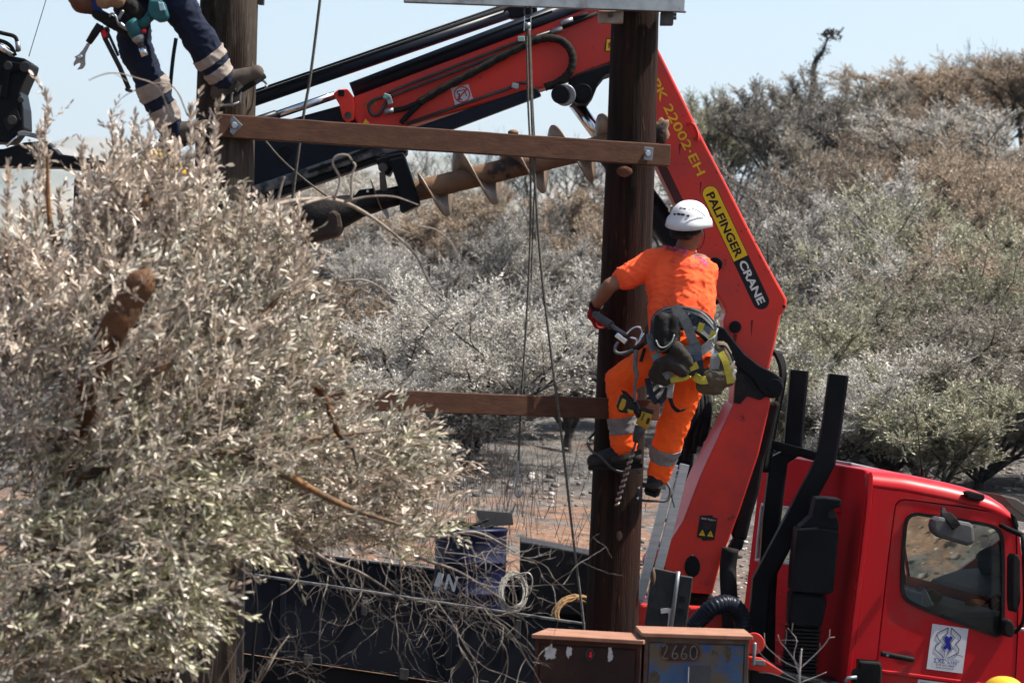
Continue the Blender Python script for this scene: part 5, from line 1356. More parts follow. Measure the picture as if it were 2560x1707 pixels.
# welded under flange and boom edge, their shade put into darker colours
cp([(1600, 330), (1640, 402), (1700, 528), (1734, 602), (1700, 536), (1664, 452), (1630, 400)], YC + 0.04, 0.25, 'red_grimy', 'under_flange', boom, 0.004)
cp([(1640, 405), (1668, 418), (1722, 530), (1732, 612), (1690, 512), (1658, 448)], YC - 0.0045, 0.004, pm('shade_scuff_dark', (0.030, 0.012, 0.012), (0.06, 0.016, 0.016), 6, rough=0.6), 'edge_shade', boom, 0)  # dark strip paints shade along the boom's left edge; colour also serves scuffs
for (x, y, r) in ((1838, 817, 15.5), (1788, 661, 18)):
    MB().tube([W(x, y, YC - 0.022), W(x, y, YC + 0.02)], r * m_at(YC), 22).build('pin', M['black'], boom, bevel=0.004)
MB().box(W(1790, 664, YC - 0.026), (0.03, 0.004, 0.010), Matrix.Rotation(0.5, 3, 'Y')).build('pin_slot', M['steel'], boom)
MB().tube([W(1960, 766, YC - 0.003), W(1960, 766, YC + 0.35)], 0.010, 10).build('shackle_hole', M['letter_black'], boom)
MB().sweep(cr([W(1720, 311, YC - 0.01), W(1733, 312, YC - 0.05), W(1742, 330, YC - 0.05), W(1744, 350, YC - 0.01)], 4), [(-.01, -.01), (.01, -.01), (.01, .01), (-.01, .01)]).build('lug', M['red'], boom)
# lettering on the boom
d_ = Vector((126, 267)).normalized(); n_ = Vector((d_.y, -d_.x))
C0, C1, J = Vector((1776, 485)), Vector((1902.5, 753)), 178.0
hw = 20.5
def pp_(s, t): q = C0 + d_ * s + n_ * t; return (q.x, q.y)
Lp = (C1 - C0).length
def pill2(h, s0_, s1_, rs, re):
    out = []
    if rs: out += [pp_(s0_ - h * math.sin(t), -h * math.cos(t)) for t in np.linspace(0, math.pi, 14)]
    else: out += [pp_(s0_, -h), pp_(s0_, h)]
    if re: out += [pp_(s1_ + h * math.sin(t), h * math.cos(t)) for t in np.linspace(0, math.pi, 14)]
    else: out += [pp_(s1_, h), pp_(s1_, -h)]
    return out
quad_on(WC(0.0015), pill2(hw, 0, Lp, True, True), M['letter_black'], 'name_plate', boom)
quad_on(WC(0.0025), pill2(hw - 1.4, 0, J, True, False), M['yellow'], 'name_plate', boom)
tx('PALFINGER', pp_(-3, -10.5), pp_(J - 5, -10.5), 20.5, M['letter_black'], 'lettering', boom, WC(0.004), 0.03)
tx('CRANE', pp_(J + 7, -9.5), pp_(Lp + 6, -9.5), 19.5, M['letter_white'], 'lettering', boom, WC(0.004), 0.03)
tx('PK 22002·EH', (1626.5, 205), (1744, 441), 23, M['letter_yellow'], 'lettering', boom, WC(0.003), 0.012)
# scuffs
rnd = random.Random(4); scuff = MB()
for k in range(70):
    s, t = rnd.uniform(-230, 300), rnd.uniform(-60, 70)
    if abs(t) < 26 and s > -25: continue
    x, y = pp_(s, t)
    if not (1640 < x < 1960): continue
    L_ = rnd.uniform(2, 7); a_ = rnd.uniform(0, 6.28); wd = rnd.uniform(0.6, 1.6)
    scuff.add([W(x + L_ * math.cos(a_), y + L_ * math.sin(a_), YC - 0.001), W(x + wd * math.sin(a_), y - wd * math.cos(a_), YC - 0.001), W(x - L_ * math.cos(a_), y - L_ * math.sin(a_), YC - 0.001), W(x - wd * math.sin(a_), y + wd * math.cos(a_), YC - 0.001)], [(0, 1, 2, 3)])
scuff.build('scuff_marks', bpy.data.materials['shade_scuff_dark'], boom)['kind'] = 'stuff'
# grease weeping below the pins
for (x, y, L_, w_) in ((1838, 834, 60, 5), (1788, 680, 46, 6), (1850, 880, 40, 9), (1700, 360, 30, 3), (1752, 455, 36, 2.5), (1880, 800, 44, 3)):
    pts_ = [(x - w_, y), (x + w_, y + 1), (x + w_ * .6 - L_ * .03, y + L_ * .5), (x + .6 - L_ * .05, y + L_), (x - w_ * .5 - L_ * .03, y + L_ * .55)]
    quad_on(WC(0.0008), pts_, pm('weep_%d' % x, (0.16, 0.012, 0.012), (0.07, 0.012, 0.012), 30, rough=0.5), 'grease_streak', boom)
# link arm and hoses at the lower pivot
cp([(1790, 812), (1812, 820), (1836, 852), (1862, 884), (1900, 914), (1934, 930), (1955, 946), (1960, 968), (1952, 990), (1932, 996), (1912, 990), (1896, 972), (1880, 946), (1850, 922), (1822, 898), (1800, 866), (1786, 838)], YC - 0.075, 0.07, 'black', 'link_arm', None, 0.010)
MB().tube([W(1937, 966, YC - 0.09), W(1937, 966, YC - 0.07)], 0.05, 20).build('pin', M['black'], CR, bevel=0.004)
mb = MB()
for k in range(4):
    mb.tube(cr([W(1916 + 2 * k, 868 + 6 * k, YC + 0.1 + .05 * k), W(1938 + 4 * k, 884, YC + 0.1 + .05 * k), W(1953 + 3 * k, 930, YC + 0.1 + .05 * k), W(1946 + 3 * k, 985, YC + 0.1 + .05 * k), W(1930 + 3 * k, 1060, YC + .1 + .05 * k), W(1908 + 4 * k, 1180, YC + .1 + .05 * k)], 6), 0.014, 7)
mb.build('hydraulic_hoses', M['rubber'], CR)
cp([(1944, 1000), (1950, 1014), (1934, 1080), (1912, 1150), (1898, 1230), (1880, 1290), (1866, 1352), (1832, 1346), (1838, 1290), (1862, 1210), (1898, 1100), (1924, 1010)], YC + 0.02, 0.2, 'rubber', 'hose_cover', None, 0.02)
cp([(1838, 1342), (1862, 1350), (1856, 1372), (1840, 1382), (1822, 1372)], YC + 0.02, 0.16, 'black', 'hose_cover_end', None, 0.012)
MB().tube(cr([W(1826, 1370, 19.95), W(1820, 1420, 19.95), W(1822, 1480, 19.9), W(1826, 1560, 19.9), W(1826, 1640, 19.9)], 5), 0.055, 14).build('hose_bundle', M['rubber'], CR)
# ribbed hose arching over
pts = cr([W(1730, 1572, 19.45), W(1752, 1545, 19.45), W(1785, 1516, 19.45), W(1822, 1510, 19.5), (W(1850, 1535, 19.55)), W(1858, 1580, 19.55), W(1856, 1660, 19.55)], 14)
rs = [0.056 + 0.006 * math.sin(i * 2.2) for i in range(len(pts))]
MB().tube(pts, rs, 16).build('ribbed_hose', M['navy'], CR)
# black valve block and hoses behind the worker's leg
cp([(1692, 985), (1740, 975), (1752, 1000), (1742, 1060), (1736, 1130), (1730, 1196), (1686, 1186), (1682, 1100), (1700, 1040)], 20.6, 0.25, 'black', 'valve_block', None, 0.015)
mb = MB()
for k, (x0, x1) in enumerate(((1742, 1716), (1752, 1734), (1764, 1750), (1770, 1758))):
    mb.tube(cr([W(x0, 985, 20.55), W(x0 + 2, 1030, 20.5), W(x1 + 4, 1090, 20.5), W(x1, 1150 - 20 * k, 20.55)], 5), 0.022, 8)
mb.build('hydraulic_hoses', M['rubber'], CR)
cp([(1742, 1010), (1762, 1008), (1764, 1030), (1744, 1034)], 20.5, 0.08, 'darksteel', 'fitting', None, 0.006)
# knuckle cylinder between the booms
def cyl(a_, b_, r, mat, name, par=None, seg=20, bev=0): return MB().tube([W(*a_), W(*b_)], r, seg).build(name, M[mat], par or CR, bevel=bev)
cyl((1535, 392, 20.35), (1800, 752, 20.45), 0.088, 'navy', 'cylinder_barrel', bev=0.008)
cyl((1436, 256, 20.32), (1540, 398, 20.35), 0.046, 'chrome', 'cylinder_rod')
cyl((1520, 372, 20.35), (1546, 407, 20.35), 0.096, 'black', 'cylinder_gland', bev=0.006)
cp([(1422, 196), (1450, 182), (1524, 158), (1560, 150), (1560, 172), (1513, 187), (1496, 208), (1484, 238), (1468, 260), (1442, 260), (1424, 238)], YC - 0.03, 0.40, 'black', 'knuckle_plate', None, 0.012)
MB().tube([W(1412, 238, YC - 0.09), W(1412, 238, YC + 0.3)], 0.072, 26).build('knuckle_boss', M['steel'], CR, bevel=0.008)
MB().tube([W(1400, 236, YC - 0.12), W(1404, 237, YC - 0.085)], 0.062, 24).build('boss_cap', M['black'], CR, bevel=0.006)
MB().tube([W(1458, 232, YC - 0.055), W(1458, 232, YC - 0.02)], 0.058, 24).build('pin', M['black'], CR, bevel=0.006)

# outer boom, red box section
ob = cp([(862, 262), (886, 240), (1120, 152), (1360, 62), (1470, 20), (1560, -12), (1600, 20), (1600, 120), (1524, 158), (1440, 191), (1356, 221), (1100, 291), (990, 324), (900, 318)], YC + 0.01, 0.32, 'red', 'outer_boom', None, 0.014)
cp([(832, 234), (846, 224), (868, 222), (882, 240), (886, 262), (884, 300), (868, 308), (856, 296), (848, 262)], YC - 0.05, 0.05, 'red', 'guide_lug', ob, 0.008)
MB().tube([W(870, 289, YC - 0.06), W(870, 289, YC - 0.045)], 0.024, 14).build('pin', M['darksteel'], ob)
MB().box(W(853, 233, YC - 0.062), (0.04, 0.02, 0.04)).build('bolt', M['black'], ob, bevel=0.004)
cyl((880, 226, 20.14), (1470, 2, 20.14), 0.052, 'navy', 'extension_cylinder', seg=22)
cyl((690, 288, 20.14), (838, 238, 20.14), 0.027, 'chrome', 'extension_rod')
cyl((560, 330, 20.14), (692, 287, 20.14), 0.033, 'navy', 'extension_rod_end')
cyl((555, 279, 20.2), (1284, 29, 20.2), 0.040, 'navy', 'extension_cylinder', seg=20)
for dx, r in ((-15, 0.011), (-23, 0.008)):
    cyl((555, 279 + dx, 20.15), (1270, 33 + dx, 20.15), r, 'rubber', 'pipe', seg=8)
cp([(1262, 20), (1300, 8), (1340, 0), (1344, 30), (1300, 46), (1276, 46)], 20.16, 0.12, 'black', 'cylinder_clamp', None, 0.01)
cp([(880, 207), (960, 180), (1380, 26), (1382, 31), (960, 187), (882, 214)], 20.05, 0.03, 'black', 'pipe_guard', None, 0.003)
# dark inner extension box with its rail
cp([(540, 352), (640, 321), (850, 264), (870, 262), (1004, 318), (1000, 340), (920, 372), (640, 470), (540, 505)], YC + 0.06, 0.24, 'navy', 'extension_box', None, 0.012)
MB().tube([W(715, 388, YC + 0.057), W(715, 388, YC + 0.07)], 0.062, 26).build('wear_pad', M['black'], CR, bevel=0.003)
cp([(540, 498), (640, 462), (930, 362), (1020, 344), (1022, 372), (935, 392), (640, 490), (540, 526)], YC + 0.03, 0.05, 'wornrail', 'guide_rail', None, 0.008)
cp([(540, 527), (640, 491), (930, 394), (1020, 374), (1010, 388), (930, 410), (640, 513), (540, 548)], YC + 0.05, 0.2, 'black', 'lower_flange', None, 0.008)
cp([(1000, 332), (1050, 314), (1330, 218), (1344, 222), (1354, 239), (1336, 246), (1134, 322), (1030, 352)], YC - 0.02, 0.10, 'navy', 'guide_channel', None, 0.008)
MB().sweep([W(770, 430, YC + 0.02), W(870, 395, YC + 0.02), W(960, 352, YC + 0.02)], [(-.012, -.01), (.012, -.01), (.012, .01), (-.012, .01)]).build('pipe', M['rubber'], CR)
# pipes and hoses on the red boom
for off in (0, 13):
    P = [(968, 236 + off, YC - 0.03), (985, 226 + off, YC - 0.035), (1200, 142 + off, YC - 0.035), (1290, 107 + off * .9, YC - 0.035), (1380, 79 + off * .5, YC - 0.035)]
    MB().tube([W(*q) for q in P], 0.0105, 8).build('steel_pipe', M['darksteel'], ob)
for (a_, b_) in (((1378, 82), (1406, 70)), ((1402, 60), (1432, 49))):
    MB().tube([W(a_[0], a_[1], YC - 0.035), W(b_[0], b_[1], YC - 0.035)], 0.018, 8).build('fitting', M['steel'], ob)
MB().tube([W(1406, 69, YC - 0.035), W(1492, 34, YC - 0.035)], 0.014, 8).build('hose', M['rubber'], ob)
MB().tube([W(1432, 49, YC - 0.035), W(1470, 34, YC - 0.035)], 0.013, 8).build('hose', M['rubber'], ob)
P = cr([W(1046, 258, YC - 0.04), W(1110, 220, YC - 0.045), W(1200, 172, YC - 0.05), W(1290, 124, YC - 0.05), W(1350, 98, YC - 0.05), W(1392, 98, YC - 0.055), W(1420, 116, YC - 0.06), W(1432, 146, YC - 0.06), W(1424, 180, YC - 0.06), W(1396, 206, YC - 0.055), W(1362, 219, YC - 0.05)], 8)
rs = [0.026 + 0.0022 * math.sin(i * 1.9) for i in range(len(P))]
MB().tube(P, rs, 12).build('sleeved_hose', M['hose_braid'], ob)
mb = MB()
mb.tube(cr([W(1048, 257, YC - 0.04), W(1010, 272, YC - 0.04), W(968, 279, YC - 0.04)], 5), 0.018, 8)
mb.tube(cr([W(1050, 260, YC - 0.04), W(1024, 284, YC - 0.04), W(1002, 308, YC - 0.03)], 5), 0.018, 8)
mb.build('hose', M['rubber'], ob)
MB().tube([W(984, 275, YC - 0.04), W(962, 281, YC - 0.04)], 0.021, 8).build('fitting', M['steel'], ob)
MB().tube(cr([W(966, 240, YC - 0.03), W(932, 252, YC - 0.035), W(922, 268, YC - 0.035), W(930, 287, YC - 0.035), W(948, 286, YC - 0.035), W(962, 262, YC - .035), W(968, 250, YC - .03)], 5), 0.011, 8).build('steel_pipe', M['darksteel'], ob)
MB().tube([W(1015, 310, YC - 0.03), W(1180, 253, YC - 0.03), W(1270, 222, YC - 0.03), W(1300, 208, YC - .03), W(1320, 208, YC - .03)], 0.011, 8).build('steel_pipe', M['darksteel'], ob)
m_zinc = pm('greenish_zinc', (0.20, 0.34, 0.30), (0.30, 0.38, 0.34), 12, rough=0.45, metal=0.5)
for (x, y, a_) in ((967, 242, 0.3), (1303, 98, -0.1), (1288, 215, 0.2)):
    MB().box(W(x, y, YC - 0.055), (0.045, 0.02, 0.035), Matrix.Rotation(a_, 3, 'Y')).build('pipe_clamp', m_zinc, ob, bevel=0.004)
MB().box(W(974, 252, YC - 0.055), (0.035, 0.02, 0.05), Matrix.Rotation(-0.3, 3, 'Y')).build('pipe_clamp', M['steel'], ob, bevel=0.004)
# prohibition plate: nobody under the load
obm = lambda off: (lambda x, y: W(x, y, YC + 0.01 - off))
sg = quad_on(obm(0.002), [(1127, 221), (1171, 211), (1183, 249), (1138, 264)], M['sticker_white'], 'prohibition_plate', ob)
cc = Vector((1155, 236.5))
def ringpts(r, n=32): return [(cc.x + r * math.cos(t) * 1.0, cc.y + r * math.sin(t)) for t in np.linspace(0, 2 * math.pi, n, endpoint=False)]
ro_, ri_ = ringpts(20.5), ringpts(17.6); n32 = 32
MB().add([obm(0.004)(*p) for p in ro_] + [obm(0.004)(*p) for p in ri_], [(k, (k + 1) % n32, n32 + (k + 1) % n32, n32 + k) for k in range(n32)]).build('prohibition_ring', M['letter_red'], ob)
quad_on(obm(0.005), [(1166, 221), (1169, 223.5), (1144, 252), (1141, 250)], M['letter_red'], 'prohibition_bar', ob)
mb = MB()
for pts_ in ([(1143, 229), (1160, 225), (1167, 241)], [(1143, 229), (1144, 235)], [(1148, 238), (1150, 246)], [(1150, 246), (1146, 253)], [(1150, 246), (1155, 252)], [(1145, 243), (1154, 240)]):
    mb.ribbon([obm(0.0045)(*p) for p in pts_], 0.0055, 0.0008, (0, 1, 0))
c6 = [(1147.5 + 2.4 * math.cos(t), 236.5 + 2.4 * math.sin(t)) for t in np.linspace(0, 6.28, 10, endpoint=False)]
mb.add([obm(0.0048)(*p) for p in c6], [list(range(10))])
mb.build('pictogram', M['letter_black'], ob)
quad_on(obm(0.002), [(1516, 95), (1545, 100), (1540, 128), (1512, 130), (1511, 122)], M['letter_black'], 'warning_sticker', ob)
quad_on(obm(0.0035), [(1517.5, 98), (1545, 103), (1540, 126), (1514.5, 127.5)], M['yellow'], 'warning_sticker', ob)
MB().ribbon([obm(0.0045)(1520, 108), obm(.0045)(1523, 114), obm(.0045)(1521, 121)], 0.006, 0.0008, (0, 1, 0)).build('pictogram', M['letter_black'], ob)
quad_on(obm(0.0025), [(903, 308), (908, 286), (912, 285), (936, 307)], M['letter_red'], 'warning_triangle', ob)
quad_on(obm(0.0035), [(908, 309), (913, 297), (925, 309)], M['yellow'], 'warning_triangle', ob)
MB().ribbon([obm(0.003)(910, 262), obm(0.003)(941, 258)], 0.02, 0.001, (0, 1, 0)).build('yellow_mark', pm('worn_yellow', (0.35, 0.22, 0.03), (0.10, 0.04, 0.03), 40, rough=0.6), ob)

# ------------------------------------------------------------------ earth auger slung under the boom
YG = 19.75
AU = thing('earth_auger', 'rusty spiral earth auger slung below the crane boom, behind the upper beam', 'auger', tuple(W(1000, 540, YG)))
g0, g1 = W(1015, 484, YG), W(1650, 330, YG)
ax = (g1 - g0); LA = ax.length; ax.normalize()
e1 = ax.cross(Vector((0, 1, 0))).normalized(); e2 = ax.cross(e1)
pts = [g0 + ax * (LA * t) for t in np.linspace(0, 1, 40)]
MB().tube(pts, [0.068 + 0.004 * noise.noise((i * .8, 0, 1)) for i in range(40)], 20).build('shaft', M['rust_auger'], AU)
pitch = 0.315; ro2 = 0.205; n_turn = (LA - 0.18) / pitch
nst = int(n_turn * 28); vs_ = []
for i in range(nst + 1):
    a_ = 2 * math.pi * i / 28; s = 0.10 + pitch * i / 28
    ph = a_ + 0.9
    r_o = ro2 * (0.82 + 0.18 * min(1, i / 8)) * (1 + 0.02 * noise.noise((i * .3, 2, 0)))
    for r in (0.060, 0.5 * (r_o + .06), r_o):
        q = g0 + ax * (s + 0.010 * (r / ro2)) + e1 * (r * math.cos(ph)) + e2 * (r * math.sin(ph)); vs_.append(q)
fs_ = []
for i in range(nst):
    for j in range(2): fs_.append((i * 3 + j, i * 3 + j + 1, (i + 1) * 3 + j + 1, (i + 1) * 3 + j))
fl = MB().add(vs_, fs_, True).build('flight', M['flight'], AU)
sm_ = fl.modifiers.new('solid', 'SOLIDIFY'); sm_.thickness = 0.011; sm_.offset = 0
mb = MB(); c = W(1655, 328, YG - 0.02); mb.ell(c, (0.055, 0.06, 0.075), seg=16, rings=10)
for i, v in enumerate(mb.v): d = v - c; mb.v[i] = c + d * (1 + 0.5 * noise.noise(d * 24))
mb.build('pilot_tip', M['rust_auger'], AU)
mb = MB(); c = W(1283, 332, YG); mb.ell(c, (0.035, 0.04, 0.02), seg=12, rings=8); mb.build('mud_clod', M['rust_auger'], AU)
# drive head, hanger and brackets
ax2 = (W(700, 572, YG) - g0).normalized()
pts = [g0 + ax * 0.02, W(960, 498, YG), W(900, 515, YG), W(860, 527, YG), W(800, 545, YG), W(745, 562, YG)]
MB().tube(pts, [0.060, 0.064, 0.075, 0.10, 0.135, 0.13], 20).build('drive_shaft', M['grease'], AU)
cp([(690, 575), (700, 545), (760, 530), (838, 520), (852, 535), (856, 568), (846, 588), (800, 600), (740, 615), (700, 606)], YG - 0.12, 0.28, pm('gearbox', (0.022, 0.017, 0.014), (0.06, 0.036, 0.025), 5, rough=0.7, bump=0.4), 'gearbox', AU, 0.03)
cp([(884, 492), (898, 474), (936, 470), (940, 500), (932, 512), (890, 516)], YG - 0.06, 0.14, 'black', 'coupling', AU, 0.01)
MB().tube([W(919, 478, YG - 0.065), W(919, 478, YG - 0.055)], 0.009, 10).build('pin_hole', M['letter_white'], AU)
cp([(1004, 392), (1010, 384), (1030, 440), (1050, 506), (1046, 514), (1006, 532), (1000, 528), (996, 470), (972, 400)], YG - 0.10, 0.20, 'black', 'hanger_plate', AU, 0.012)
cp([(938, 398), (975, 386), (1010, 380), (1012, 396), (985, 412), (972, 440), (950, 428)], YG - 0.02, 0.25, 'black', 'hanger_bracket', AU, 0.012)
cp([(960, 384), (1010, 372), (1018, 378), (1008, 390), (965, 402)], YG + 0.05, 0.3, 'black', 'hanger_bracket', AU, 0.008)
MB().tube([W(957, 419, YG - 0.04), W(957, 419, YG)], 0.03, 14).build('pin', M['darksteel'], AU)
cp([(948, 430), (962, 430), (968, 470), (978, 485), (960, 490), (950, 470)], YG - 0.04, 0.05, pm('rusty_link', (0.10, 0.075, 0.06), None, 8, rough=0.8), 'link', AU, 0.006)
# rear flight half hidden behind the hanger
mb = MB(); c = W(938, 500, YG)
vs_ = []
for k in range(20):
    t = math.pi * 2 * k / 19
    vs_.append(c + e1 * (0.14 * math.cos(t)) + e2 * (0.14 * math.sin(t)) + ax * (0.10 * k / 19))
MB().add(vs_ + [c], [(k, k + 1, 20) for k in range(19)], True).build('flight', M['flight'], AU)

# ------------------------------------------------------------------ boom rest behind the cab
RK = thing('boom_rest', 'pair of cranked black steel posts of the boom rest behind the cab', 'boom rest', tuple(W(1900, 1690, 20.0)))
sq = 0.062
def post(pts, Y, name, w_=sq):
    P = [W(x, y, Y) for x, y in pts]
    MB().sweep(P, [(-w_, -w_ * .9), (-w_ * .7, -w_), (w_, -w_), (w_, w_), (-w_, w_)], up=(0, 1, 0)).build(name, M['black'], RK, bevel=0.006)
post([(1890, 1720), (1893, 1580), (1904, 1452), (1990, 1290), (2064, 1152), (2080, 1060), (2096, 936)], 19.85, 'post')
post([(1912, 1720), (1915, 1500), (1928, 1300), (1946, 1150), (1980, 1130), (1998, 925)], 20.35, 'post', 0.060)
MB().obox(W(1905, 1116, 20.28), W(2044, 1154, 20.18) - W(1905, 1116, 20.28), (0, 0.06, 0), (0, 0, 0.062)).build('crossbar', M['black'], RK, bevel=0.005)

# ------------------------------------------------------------------ black lift arm at the upper left
LA_ = thing('aerial_lift', 'black hydraulic aerial lift reaching in at the left edge', 'lift', tuple(W(30, 460, 20)))
YL = 19.6
def lp(pts, y, th, mat, name, bev=0.012): return MB().prism([W(px, py, y) for px, py in pts], (0, th, 0)).build(name, M[mat], LA_, bevel=bev)
lp([(-60, 110), (0, 128), (28, 140), (60, 146), (78, 158), (72, 180), (64, 196), (56, 214), (50, 230), (58, 270), (60, 322), (44, 330), (24, 356), (-60, 352)], YL, 0.35, 'black', 'fly_arm')
lp([(0, 240), (14, 150), (60, 160), (58, 174), (26, 182), (16, 250)], YL - 0.03, 0.03, 'black', 'gusset', 0.006)
lp([(-80, 378), (10, 372), (60, 356), (116, 352), (148, 385), (240, 398), (330, 420), (330, 446), (240, 428), (140, 418), (-80, 416)], YL + 0.05, 0.25, 'black', 'main_arm')
for (x, y, r) in ((62, 168, .034), (20, 165, .028), (30, 300, .03), (52, 250, .02)):
    MB().tube([W(x, y, YL - .05), W(x, y, YL + .02)], r, 16).build('pin', M['darksteel'], LA_, bevel=.004)
lp([(-60, 200), (6, 214), (10, 236), (-60, 226)], YL - .02, .03, 'darksteel', 'stiffener', .004)
lp([(8, 300), (40, 268), (52, 300), (36, 318), (20, 330)], YL - .02, .03, 'letter_black', 'opening', .002)
MB().sweep(cr([W(46, 336, YL), W(62, 334, YL), W(112, 346, YL)], 4), [(-.02, -.015), (.02, -.015), (.02, .015), (-.02, .015)]).build('silver_cover', M['steel'], LA_, bevel=0.004)
MB().tube([W(16, 366, YL), W(48, 336, YL)], 0.010, 8).build('rod', M['chrome'], LA_)
mb = MB()
mb.tube(cr([W(-40, 72, YL), W(8, 84, YL), W(36, 92, YL), W(43, 108, YL), W(44, 130, YL)], 5), 0.013, 8)
mb.tube(cr([W(-40, 96, YL), W(6, 104, YL), W(28, 118, YL), W(38, 140, YL)], 5), 0.013, 8)
mb.build('hydraulic_hoses', M['rubber'], LA_)
MB().tube([W(44, 105, YL), W(46, 128, YL)], 0.017, 8).build('fitting', M['steel'], LA_)
MB().tube([W(-30, 100, YL), W(32, 138, YL)], 0.024, 10).build('cylinder', M['chrome'], LA_)
# basket of the lift, hidden in the foliage
bz0 = W(385, 760, 18.3)
BK = thing('lift_basket', 'work basket of the lift hidden behind the olive foliage', 'basket', tuple(bz0))
MB().box(bz0 + Vector((0, 0, 0.02)), (0.9, 0.75, 0.05)).build('floor', M['darksteel'], BK)
mb = MB()
for h_ in (0.35, 0.70):
    P = [bz0 + Vector((x, y, h_)) for x, y in ((-.43, -.36), (.43, -.36), (.43, .36), (-.43, .36), (-.43, -.36))]
    mb.tube(P, 0.016, 6)
for x, y in ((-.43, -.36), (.43, -.36), (.43, .36), (-.43, .36)): mb.tube([bz0 + Vector((x, y, 0)), bz0 + Vector((x, y, .7))], 0.016, 6)
mb.build('guard_rail', M['black'], BK)
MB().obox(W(318, 420, 19.6), (0.10, 0, 0), (0, 0.1, 0), W(330, 790, 19.6) - W(318, 420, 19.6)).build('jib', M['black'], LA_, bevel=.01)
MB().obox(W(322, 770, 18.6), (0.1, 0, 0), (0, 1.1, 0), (0, 0, 0.1)).build('jib_foot', M['black'], LA_, bevel=.01)
# ------------------------------------------------------------------ the big scorched olive in the foreground
M['leaf_near_beige'] = leafmat('near_leaf_beige', [(0, (0.15, 0.12, 0.088)), (0.2, (0.36, 0.29, 0.22)), (0.5, (0.6, 0.49, 0.385)), (0.85, (0.82, 0.68, 0.55)), (1, (0.92, 0.82, 0.7))], 0.18, 0.45, 0.5)
M['leaf_near_grey'] = leafmat('near_leaf_grey', [(0, (0.11, 0.105, 0.072)), (0.25, (0.31, 0.29, 0.22)), (0.55, (0.55, 0.5, 0.4)), (0.86, (0.8, 0.71, 0.56)), (1, (0.9, 0.83, 0.68))], 0.18, 0.45, 0.5)
M['leaf_near_olive'] = leafmat('near_leaf_olive', [(0, (0.075, 0.078, 0.038)), (0.3, (0.22, 0.22, 0.115)), (0.62, (0.4, 0.39, 0.235)), (0.9, (0.68, 0.62, 0.42)), (1, (0.82, 0.75, 0.55))], 0.18, 0.45, 0.5)
ob_ = W(120, 1707, 12.6)
OT = thing('olive_tree', 'big scorched olive tree filling the left foreground', 'tree', (ob_.x, 12.6, gnd(ob_.x, 12.6) - 0.05))
rnd = random.Random(77); rng = np.random.default_rng(77)
# trunk and limbs
g_ = gnd(ob_.x, 12.6)
tr = MB()
tr.tube(cr([Vector((ob_.x - .12, 12.75, g_ - .3)), Vector((ob_.x - .05, 12.7, g_ + .8)), W(105, 1707, 12.6), W(120, 1480, 12.6), W(135, 1300, 12.5), W(180, 1080, 12.4)], 6), np.linspace(.15, .075, 31), 14, caps=False)
tr.build('trunk', M['bark_limb'], OT)
lm = MB()
P = cr([W(180, 1085, 12.2), W(225, 960, 11.9), W(275, 840, 11.75), W(330, 745, 11.75), W(378, 672, 11.75)], 6)
lm.tube(P, [.056 + .008 * noise.noise((i * .7, 3, 1)) for i in range(len(P) - 3)] + [.046, .03, .008], 14); lm.build('sawn_limb', M['bark_limb'], OT)
LIMBS = [
    [(200, 1040, 12.4), (330, 960, 12.2), (480, 880, 12.4), (640, 800, 12.8), (730, 700, 13.0)],
    [(160, 1180, 12.5), (330, 1160, 12.3), (560, 1120, 12.6), (760, 1090, 13.0), (960, 1080, 13.4)],
    [(150, 1250, 12.5), (280, 1330, 12.2), (420, 1380, 12.2), (520, 1430, 12.3)],
    [(150, 1150, 12.4), (60, 960, 12.4), (20, 780, 12.4), (10, 600, 12.5)],
    [(230, 940, 12.2), (300, 700, 12.5), (360, 520, 12.7), (390, 430, 12.8)],
    [(240, 900, 12.4), (180, 740, 12.6), (120, 560, 12.7), (112, 380, 12.7)],
    [(130, 1320, 12.5), (60, 1450, 12.2), (20, 1600, 12.0)],
    [(560, 1120, 12.7), (700, 1190, 12.8), (860, 1250, 13.0), (1010, 1300, 13.2)],
]
for L_ in LIMBS:
    P = cr([W(x + rnd.uniform(-12, 12), y + rnd.uniform(-12, 12), Y - .22) for x, y, Y in L_], 6)
    MB().tube(P, np.linspace(.026, .006, len(P)), 9, caps=False).build('limb', M['bark'], OT)
